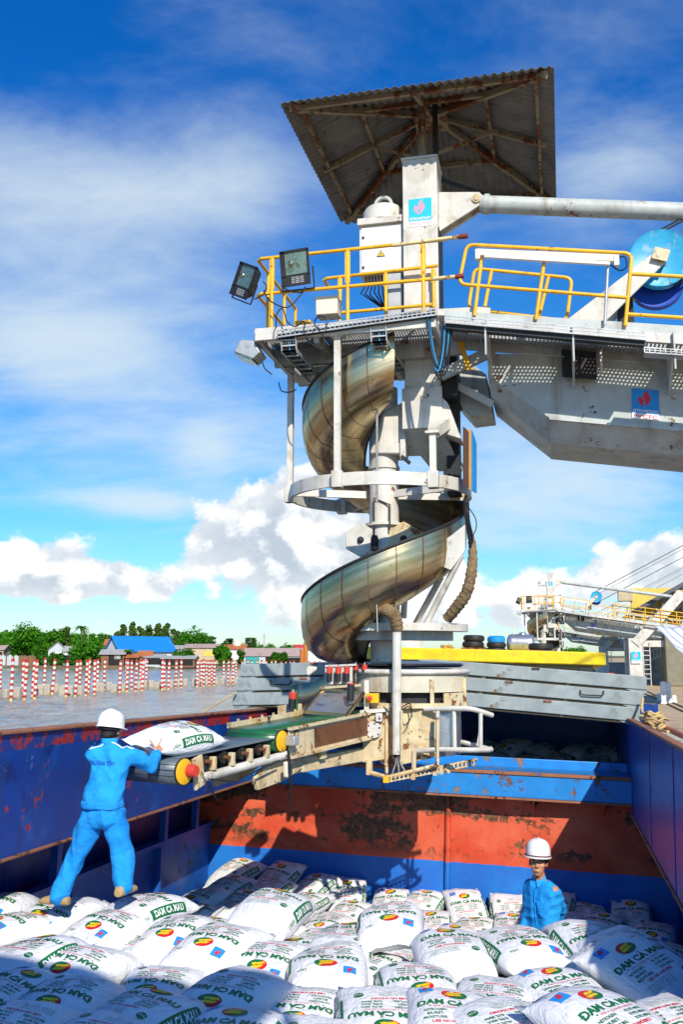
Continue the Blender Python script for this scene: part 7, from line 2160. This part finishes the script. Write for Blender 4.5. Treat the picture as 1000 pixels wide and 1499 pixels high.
# coconut palms: curved trunk and arching fronds
def palm(u, vtop, Y, label, seed, fl=2.6):
    r_ = random.Random(seed); base = w(u, 972, Y); base.z = 1.0; top = w(u, vtop + 6, Y)
    T = Thing('coconut_palm', label, 'palm', base, group='palms on the far bank')
    mb_ = MB(); pts = [base.lerp(top, t) + V((.5 * math.sin(t * 2.2), 0, 0)) for t in (0, .3, .6, 1)]; mb_.tube(pts, [.22, .17, .14, .12], 8); T.part('trunk', mb_, M_trunk)
    for k in range(13):
        a = k * 2.4 + r_.uniform(-.2, .2); el = r_.uniform(-.1, 1.0); mb_ = MB(); prev = None
        for s in range(9):
            t = s / 8; p = pts[-1] + V((math.cos(a) * fl * t * math.cos(el * .6), math.sin(a) * fl * t * math.cos(el * .6), fl * (math.sin(el) * t - 0.95 * t * t)))
            sd_ = V((-math.sin(a), math.cos(a), 0)); wd = .55 * math.sin(math.pi * (t * .85 + .12))
            if prev is not None:
                for sg in (-1, 1):
                    mb_.add([prev, prev + sd_ * sg * wd - V((0, 0, wd * .55)), prev + sd_ * sg * wd * .9 - V((0, 0, wd * .6)) + (p - prev) * .6, p], [(0, 1, 2, 3)])
            prev = p
        T.part('frond', mb_, L_mid, smooth=False)
palm(117, 912, 335, 'tall coconut palm rising between the trees', 5, 3.4)
palm(186, 946, 305, 'short palm before the white gable of the blue roofed house', 6, 2.2)

M_blueroof = mat('blue_sheet_roof', (.012, .20, .62), .4, stain=[((.02, .26, .66), .4, .4)])
M_greyroof = mat('grey_sheet_roof', (.36, .36, .34), .6, stain=[((.2, .17, .13), .4, .5)])
M_orangeroof = mat('orange_tile', (.42, .13, .04), .8, stain=[((.25, .08, .03), .4, .6)])
M_pinkroof = mat('faded_pink_sheet', (.42, .30, .26), .7, streak=None, stain=[((.30, .21, .18), .5, .3)])
M_wallw = mat('wall_white', (.74, .74, .70), .8, stain=[((.5, .5, .45), .3, .3)])
M_wallgrey = mat('wall_sheet', (.50, .54, .54), .6)
M_wallbeige = mat('wall_beige', (.55, .44, .27), .85, stain=[((.38, .28, .16), .4, .3)])
M_wallyel = mat('wall_yellow', (.72, .52, .10), .8)
M_wallbrown = mat('wall_wood', (.22, .12, .06), .9, streak=[((.10, .06, .03), .5, 2)])
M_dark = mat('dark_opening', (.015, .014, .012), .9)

def house(u0, u1, vb_, ve, vr, Y, dep, rot, wall, roof, label, name='house', openings=(), ridge='x', over=.5, extra=None):
    px = Y / F_PX; c = w((u0 + u1) / 2, 960, Y)
    hw = (u1 - u0) / 2 * px / max(.75, math.cos(rot)); zb = 0.9
    ze, zr = w(500, ve, Y).z, w(500, vr, Y).z
    base = V((c.x, c.y, zb)); M = Matrix.Translation(base) @ Matrix.Rotation(rot, 4, 'Z')
    T = Thing(name, label, 'house', (0, 0, 0), M, 'buildings on the far bank')
    d = dep / 2; H, HR = ze - zb, zr - zb
    mb_ = MB()
    if ridge == 'x':
        mb_.prism([(-hw, -d, -.6), (-hw, d, -.6), (-hw, d, H), (-hw, 0, HR - .05), (-hw, -d, H)], (2 * hw, 0, 0))
    else:
        mb_.prism([(-hw, -d, -.6), (hw, -d, -.6), (hw, -d, H), (0, -d, HR - .05), (-hw, -d, H)], (0, 2 * d, 0))
    T.part('wall', mb_, wall, smooth=False)
    for sg in (-1, 1):
        mb_ = MB()
        if ridge == 'x': mb_.prism([(-hw - over, sg * (d + over), H - over * (HR - H) / d), (hw + over, sg * (d + over), H - over * (HR - H) / d), (hw + over, 0, HR), (-hw - over, 0, HR)], (0, 0, .12))
        else: mb_.prism([(sg * (hw + over), -d - over, H - over * (HR - H) / hw), (sg * (hw + over), d + over, H - over * (HR - H) / hw), (0, d + over, HR), (0, -d - over, HR)], (0, 0, .12))
        ro = T.part('roof_slope', mb_, roof, smooth=False)
        if ridge == 'x':
            nrb = int(2 * hw / 1.2)
            mb_ = MB()
            for k in range(nrb + 1):
                x = -hw + 2 * hw * k / nrb; mb_.bar((x, sg * (d + over), H - over * (HR - H) / d + .14), (x, 0, HR + .14), .08, .06)
            T.part('roof_rib', mb_, roof, ro, smooth=False)
    for (x0, x1, z0, z1, m_) in openings:
        mb_ = MB(); mb_.span((x0 * hw, -d - .06, z0 * H), (x1 * hw, -d + .02, z1 * H)); T.part('opening', mb_, m_, smooth=False)
    return T
house(172, 238, 976, 951, 932, 335, 10, rad(40), M_wallw, M_blueroof, 'white walled house with a big bright blue sheet roof', openings=[(-.2, .0, .0, .55, M_dark), (.3, .5, .35, .7, M_dark)], over=.9)
house(164, 183, 974, 947, 936, 350, 7, rad(-10), M_wallw, M_blueroof, 'small house with blue roof left of the big blue roof')
house(155, 171, 974, 944, 936, 360, 7, rad(5), M_wallbeige, M_orangeroof, 'little house with reddish roof behind the small blue one')
house(72, 96, 976, 951, 940, 325, 10, rad(14), M_wallgrey, M_greyroof, 'grey metal gabled house between the trees', openings=[(-.4, .5, .45, .85, M_wallw)], ridge='y')
house(95, 110, 976, 953, 946, 322, 6, rad(0), M_wallw, M_greyroof, 'low pale annex right of the grey gabled house', openings=[(-.6, .4, .1, .7, M_dark)])
house(-4, 9, 974, 951, 945, 325, 7, rad(0), M_wallbeige, M_pinkroof, 'cream building cut by the left edge', openings=[(-.1, .8, .35, .85, M_dark)])
house(151, 183, 977, 957, 951, 306, 7, rad(4), M_wallbrown, M_greyroof, 'brown stilt shack with dark open front', 'stilt_shack', [(-.35, .9, .0, .86, M_dark), (.15, .7, .55, .85, M_wallw)], over=.7)
house(186, 204, 977, 962, 957, 306, 6, rad(0), M_wallbrown, M_orangeroof, 'low shack with orange roof beside the stilt shack', 'stilt_shack', [(-.8, .8, .1, .8, M_dark)])
house(204, 222, 977, 960, 953, 308, 6, rad(8), M_wallbrown, M_orangeroof, 'orange roofed shack with blue door under the white house', 'stilt_shack', [(.1, .9, .1, .9, M_inkblue)])
house(214, 240, 977, 962, 958, 307, 6, rad(0), M_wallgrey, M_greyroof, 'grey roofed shack with dark boat shed opening', 'stilt_shack', [(-.7, .9, .1, .85, M_dark)])
house(240, 287, 977, 964, 960, 305, 7, rad(0), M_wallbrown, M_greyroof, 'long low shack with grey roof and dark front', 'stilt_shack', [(-.85, -.2, .0, .85, M_dark), (.0, .9, .0, .85, M_dark)])
house(242, 275, 974, 950, 945, 345, 8, rad(0), M_wallw, M_greyroof, 'pale flat building right of the blue roof')
house(273, 322, 975, 948, 943, 340, 8, rad(0), M_wallbeige, M_pinkroof, 'beige building with yellow strip and pale roof', openings=[(.1, .9, .5, .8, M_wallyel), (-.8, -.5, .1, .6, M_dark)])
house(324, 360, 975, 950, 944, 345, 8, rad(0), M_wallw, M_orangeroof, 'white walled building behind the bright tree', openings=[(-.6, -.2, .1, .6, M_dark)])
house(360, 448, 976, 960, 949, 335, 12, rad(0), M_wallgrey, M_pinkroof, 'long shed with faded pink striped roof', openings=[(-.95, -.5, .1, .9, mat('teal_front', (.02, .35, .32), .5)), (-.3, .1, .1, .9, M_dark), (.2, .9, .1, .8, M_dark)], over=.4)
house(432, 500, 972, 951, 944, 410, 9, rad(0), M_wallw, mat('red_roof', (.55, .05, .04), .6), 'white house with red roof behind the spiral chute')
# water tower, poles, fence, quay piles
p = w(347, 952, 345); wt = Thing('water_tower', 'cream water tank on a short stand behind the white wall', 'water tower', (p.x, p.y, 1), group=None)
mb = MB()
for sx in (-1, 1):
    for sy in (-1, 1): mb.bar((p.x + sx * .9, p.y + sy * .9, 1), (p.x + sx * .8, p.y + sy * .8, w(347, 950, 345).z), .2, .2, (0, 1, 0))
wt.part('stand', mb, M_concrete)
z0 = w(347, 950, 345).z; z1 = w(347, 938, 345).z
mb = MB(); mb.lathe([(0, z0), (1.35, z0), (1.4, z0 + .2), (1.4, z1 - .3), (1.2, z1), (0, z1 + .3)], (p.x, p.y, 0), 20); wt.part('tank', mb, M_boxbeige)
for i, (u, vt, Y, lab) in enumerate(((386, 927, 360, 'tall utility pole above the long shed'), (127, 920, 330, 'utility pole right of the palm'), (248, 940, 340, 'thin pole beside the beige building'))):
    p = w(u, 970, Y); T = Thing('utility_pole', lab, 'pole', (p.x, Y, 1)); zt = w(u, vt, Y).z
    mb = MB(); mb.tube([(p.x, Y, 0), (p.x, Y, zt)], [.22, .14], 8); T.part('shaft', mb, M_concrete)
    for k in (.6, 1.5): mb = MB(); mb.bar((p.x - 1.1, Y, zt - k), (p.x + 1.1, Y, zt - k), .14, .14); T.part('crossarm', mb, M_concrete)
for i, (u, lab) in enumerate(((442, 'left orange steel pile behind the hatch covers'), (447.5, 'taller orange steel pile beside the chute'))):
    p = w(u, 975, 120); mb = MB(); mb.tube([(p.x, 120, -1), (p.x, 120, w(u, 950 - i * 10, 120).z)], .28, 12)
    single('steel_pile', mb, mat('pile_orange', (.50, .17, .03), .7, stain=[((.25, .08, .02), .5, 1)]), lab, 'pile', 'orange piles', base=(p.x, 120, 0))
fence = Thing('plank_fence', 'weathered plank and sheet fence along the bank at the left', 'fence', (w(20, 970, 304).x, 304, .6), group=None)
for k in range(26):
    u = -2 + k * 2.1; p = w(u, 968, 304); mb = MB(); mb.box((p.x, 304 + .05 * (k % 2), w(u, 968 - RNG.uniform(-1, 1.5), 304).z), (.42, .06, 3.4)); fence.part('plank', mb, M_wallbrown if k > 13 or k % 5 == 0 else M_wallgrey, smooth=False)
# sampans moored at the bank
def boat(u, v, L, label, m):
    p = wz(u, v, 0); T = Thing('sampan', label, 'boat', p, group='boats at the far bank'); P = []
    for i in range(11):
        t = i / 10; x = (t - .5) * L; hw = L * .10 * math.sin(math.pi * (t * .9 + .05)) ** .6; sh_ = .35 + .8 * abs(t - .5) ** 2 * 2
        P.append([(p.x + x, p.y - hw, p.z + sh_), (p.x + x, p.y - hw * .6, p.z - .15), (p.x + x, p.y + hw * .6, p.z - .15), (p.x + x, p.y + hw, p.z + sh_)])
    mb_ = MB(); mb_.grid(P); T.part('hull', mb_, m)
    mb_ = MB(); mb_.span((p.x - L * .12, p.y - .4, p.z + .2), (p.x + L * .15, p.y + .4, p.z + 1.1)); T.part('canopy', mb_, M_wallw)
    mb_ = MB(); mb_.tube([r_[0] for r_ in P], .06, 6); T.part('gunwale', mb_, M_wallw)
boat(226, 977.2, 6.5, 'blue sampan moored before the grey roofed shack', M_inkblue)
boat(252, 977.0, 5.0, 'dark sampan beside the long low shack', M_wallbrown)
boat(324, 976.6, 5.0, 'teal sampan below the bright tree', mat('teal_boat', (.03, .3, .3), .5))


# ------------------------------------------------------------------ quay: open warehouse, awning, small gear
M_shed = mat('shed_roof_dark', (.10, .10, .11), .7, stain=[((.05, .05, .05), .4, .5)])
M_shedsteel = mat('shed_steel', (.30, .34, .36), .5)
def qp(u, v, y): return q(u, v, y)
wh = Thing('warehouse', 'open sided quay warehouse with dark pitched roof and yellow gable wall', 'warehouse', (20, 70, QZ), QM)
r0, r1 = q(928, 893, 78), q(1000, 853, 78)
ex, rx = r0.x, r1.x
mb = MB(); mb.prism([(ex, 72, r0.z), (rx, 72, r1.z), (rx + 12, 72, r1.z), (rx + 12, 72, r1.z - .3), (rx, 72, r1.z - .3), (ex, 72, r0.z - .3)], (0, 130, 0)); wh.part('roof', mb, M_shed)
mb = MB(); mb.span((q(924, 860, 92).x, 92, QZ), (q(984, 860, 92).x, 93, q(950, 861, 92).z)); wh.part('gable_wall', mb, M_wallyel)
mb = MB(); mb.span((q(905, 860, 92).x, 91.5, q(910, 880, 92).z), (q(926, 860, 92).x, 93, q(910, 866, 92).z)); wh.part('dormer', mb, M_wallbeige)
for k in range(9):
    t = k / 8; x = lerp(ex + .3, rx + 8, t); zt = lerp(r0.z, r1.z, min(1, (x - ex) / (rx - ex)))
    mb = MB(); mb.bar((x, 73, QZ), (x, 73, zt - .3), .28, .28, (0, 1, 0)) if k % 2 == 0 else mb.bar((x, 73, zt - 1.6), (x, 73, zt - .3), .12, .12, (0, 1, 0)); wh.part('column' if k % 2 == 0 else 'truss_member', mb, M_shedsteel)
for (dz_, nm) in ((-.35, 'truss_chord'), (-1.6, 'truss_chord')):
    mb = MB(); mb.bar((ex, 73, r0.z + dz_), (rx, 73, r1.z + dz_), .14, .16); wh.part(nm, mb, M_shedsteel)
for k in range(10):
    a_, c_ = k / 10, (k + 1) / 10; mb = MB(); za, zc = (-.35, -1.6) if k % 2 else (-1.6, -.35)
    mb.bar((lerp(ex, rx, a_), 73, lerp(r0.z, r1.z, a_) + za), (lerp(ex, rx, c_), 73, lerp(r0.z, r1.z, c_) + zc), .09, .09); wh.part('truss_member', mb, M_shedsteel)
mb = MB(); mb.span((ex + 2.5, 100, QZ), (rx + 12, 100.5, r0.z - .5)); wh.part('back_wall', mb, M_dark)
mb = MB(); mb.span((ex, 72.9, QZ + 3.2), (rx + 12, 73.3, QZ + 3.6)); wh.part('lintel', mb, M_white)
# machinery inside
for i, (u, y, wd, ht, m_, lab) in enumerate(((945, 80, 1.2, 3.2, M_shedsteel, 'left grey steel silo leg inside the warehouse'), (954, 80, 1.2, 3.2, M_shedsteel, 'middle grey steel silo leg inside the warehouse'), (962, 80, 1.2, 3.2, M_shedsteel, 'right grey steel silo leg inside the warehouse'))):
    p = q(u, 970, y); mb = MB(); mb.bar(QM @ V((p.x, y, QZ)), QM @ V((p.x, y, QZ + ht)), .5, .5, (0, 1, 0)); mb.box(QM @ V((p.x, y, QZ + .4)), (1.0, 1.0, .8))
    single('silo_leg', mb, m_, lab, 'support', 'steel supports in the warehouse', base=QM @ V((p.x, y, QZ)), bev=.04)
p = q(952, 952, 79); ladder = Thing('roller_track', 'inclined roller track with rungs above the silo legs', 'conveyor', (p.x, 79, QZ), QM)
a_, c_ = q(934, 962, 79), q(972, 945, 79)
for dz_ in (0, -.7): mb = MB(); mb.bar(a_ + V((0, 0, dz_)), c_ + V((0, 0, dz_)), .12, .14); ladder.part('side_rail', mb, M_white)
for k in range(9): p = a_.lerp(c_, k / 8); mb = MB(); mb.bar(p, p - V((0, 0, .7)), .12, .10, (0, 1, 0)); ladder.part('rung', mb, M_white)
bx = q(975, 960, 70); mb = MB(); mb.span((0, 0, 0), (3.2, 3, 3.6))
single('machine_house', MB().add([QM @ (V(p_) + V((bx.x, 70, QZ))) for p_ in mb.v], mb.f), mat('machine_olive', (.22, .20, .13), .7), 'olive grey machine housing under the striped awning', 'machine', base=QM @ V((bx.x, 70, QZ)), bev=.08)
# striped tarpaulin awning, sagging, with tears
def tarp_extra(g, p, vec):
    sep = g.n('ShaderNodeSeparateXYZ', None, Vector=vec)
    s = g.m('FRACT', g.m('MULTIPLY', g.m('ADD', sep.outputs[0], g.m('MULTIPLY', sep.outputs[2], .4)), 1.7))
    g.set(p.inputs['Base Color'], g.mix(g.ramp(s, .80, .84), (.72, .72, .72), (.22, .30, .55)))
M_tarp = mat('striped_tarpaulin', (.7, .7, .7), .6, extra=tarp_extra)
A_, B_, C_, D_ = q(958, 917, 46), q(1030, 917, 50), q(1030, 965, 42), q(1000, 956, 42)
P = []
for i in range(13):
    row = []
    for j in range(13):
        s, t = i / 12, j / 12
        p = (A_ * (1 - s) + B_ * s) * (1 - t) + (D_ * (1 - s) + C_ * s) * t
        row.append(QM @ (p + V((0, 0, -.35 * math.sin(math.pi * s) * math.sin(math.pi * t) + .06 * math.sin(s * 14 + t * 5)))))
    P.append(row)
mb = MB(); mb.grid(P); aw = single('awning', mb, M_tarp, 'white and blue striped tarpaulin awning stretched over the quay', 'awning', smooth=True, base=QM @ A_)
sm = aw.modifiers.new('t', 'SOLIDIFY'); sm.thickness = .01
aw2 = aw.copy(); scene.collection.objects.link(aw2); aw2.location = w(905, 935, 85) ; aw2.scale = (.55, .55, .55); aw2['label'] = 'smaller striped tarpaulin hanging by the third loader portal'
# white kerb markers
def marker(u, v, wd, ht, label, m):
    p = wz(u, v, HC + QZ); mb_ = MB(); mb_.box(p + V((0, 0, ht / 2)), (wd, wd, ht), QROT.to_3x3()); mb_.box(p + V((0, 0, .05)), (wd * 1.25, wd * 1.25, .1), QROT.to_3x3())
    single('rail_stop', mb_, m, label, 'concrete post', 'white posts by the quay rails', base=p, bev=.03)
k_ = wz(975, 1030, HC + QZ).y / F_PX
marker(972.5, 1031, 7 * k_, 32 * k_, 'taller white concrete post left of its twin by the rails', M_wallw)
marker(980, 1029, 7.5 * k_, 30 * k_, 'white concrete post with a yellow patch by the rails', M_wallw)
marker(966, 1027, 6 * k_, 12 * k_, 'low white stub left of the two white posts', M_wallw)
marker(988, 1029, 6 * k_, 11 * k_, 'low white stub right of the two white posts', M_wallw)
# red extinguisher, blue bin, yellow ladder, parked crates in the shade
def lathe_thing(name, u, v, prof, m, label, cat):
    p = wz(u, v, HC + QZ); mb_ = MB(); mb_.lathe(prof, p, 18); return single(name, mb_, m, label, cat, base=p)
lathe_thing('extinguisher', 970, 989, [(0, 0), (.32, 0), (.34, .2), (.34, 1.3), (.2, 1.6), (.08, 1.65), (.08, 1.9), (0, 1.9)], M_redcap, 'red fire extinguisher cylinder in front of the machine housing', 'extinguisher')
lathe_thing('plastic_drum', 939.5, 991.5, [(0, 0), (.3, 0), (.33, .3), (.33, .7), (.28, 1.0), (0, 1.0)], M_inkblue, 'blue plastic drum at the foot of the portal leg', 'drum')
p = wz(994, 995, HC + QZ); yl = Thing('yellow_ladder', 'yellow ladder frame under the awning at the right edge', 'ladder', p)
for s in (-.3, .3): mb = MB(); mb.tube([p + V((s, 0, 0)), p + V((s - .1, .3, 2.6))], .06, 8); yl.part('side_rail', mb, M_yellow)
for k in range(7): mb = MB(); t = (k + 1) / 8; mb.tube([p + V((-.3 - .1 * t, .3 * t, 2.6 * t)), p + V((.3 - .1 * t, .3 * t, 2.6 * t))], .045, 6); yl.part('rung', mb, M_yellow)
for i, (u, y, s, m_, lab) in enumerate(((888, 84, (1.6, 1.2, 1.3), M_panelwhite, 'white crate under the third loader beside the yellow roof end'), (905, 80, (1.4, 1.4, 1.5), M_shedsteel, 'grey machine box between the loader portals'), (893, 66, (.5, .5, .9), M_redcap, 'red and white notice box behind the yellow roof end'))):
    p = q(u, 985, y); mb = MB(); mb.box(QM @ V((p.x, y, QZ + s[2] / 2)), s, QROT.to_3x3()); mb.box(QM @ V((p.x, y, QZ + s[2] + .03)), (s[0] * 1.08, s[1] * 1.08, .06), QROT.to_3x3())
    single('equipment_crate', mb, m_, lab, 'crate', base=QM @ V((p.x, y, QZ)), bev=.04)
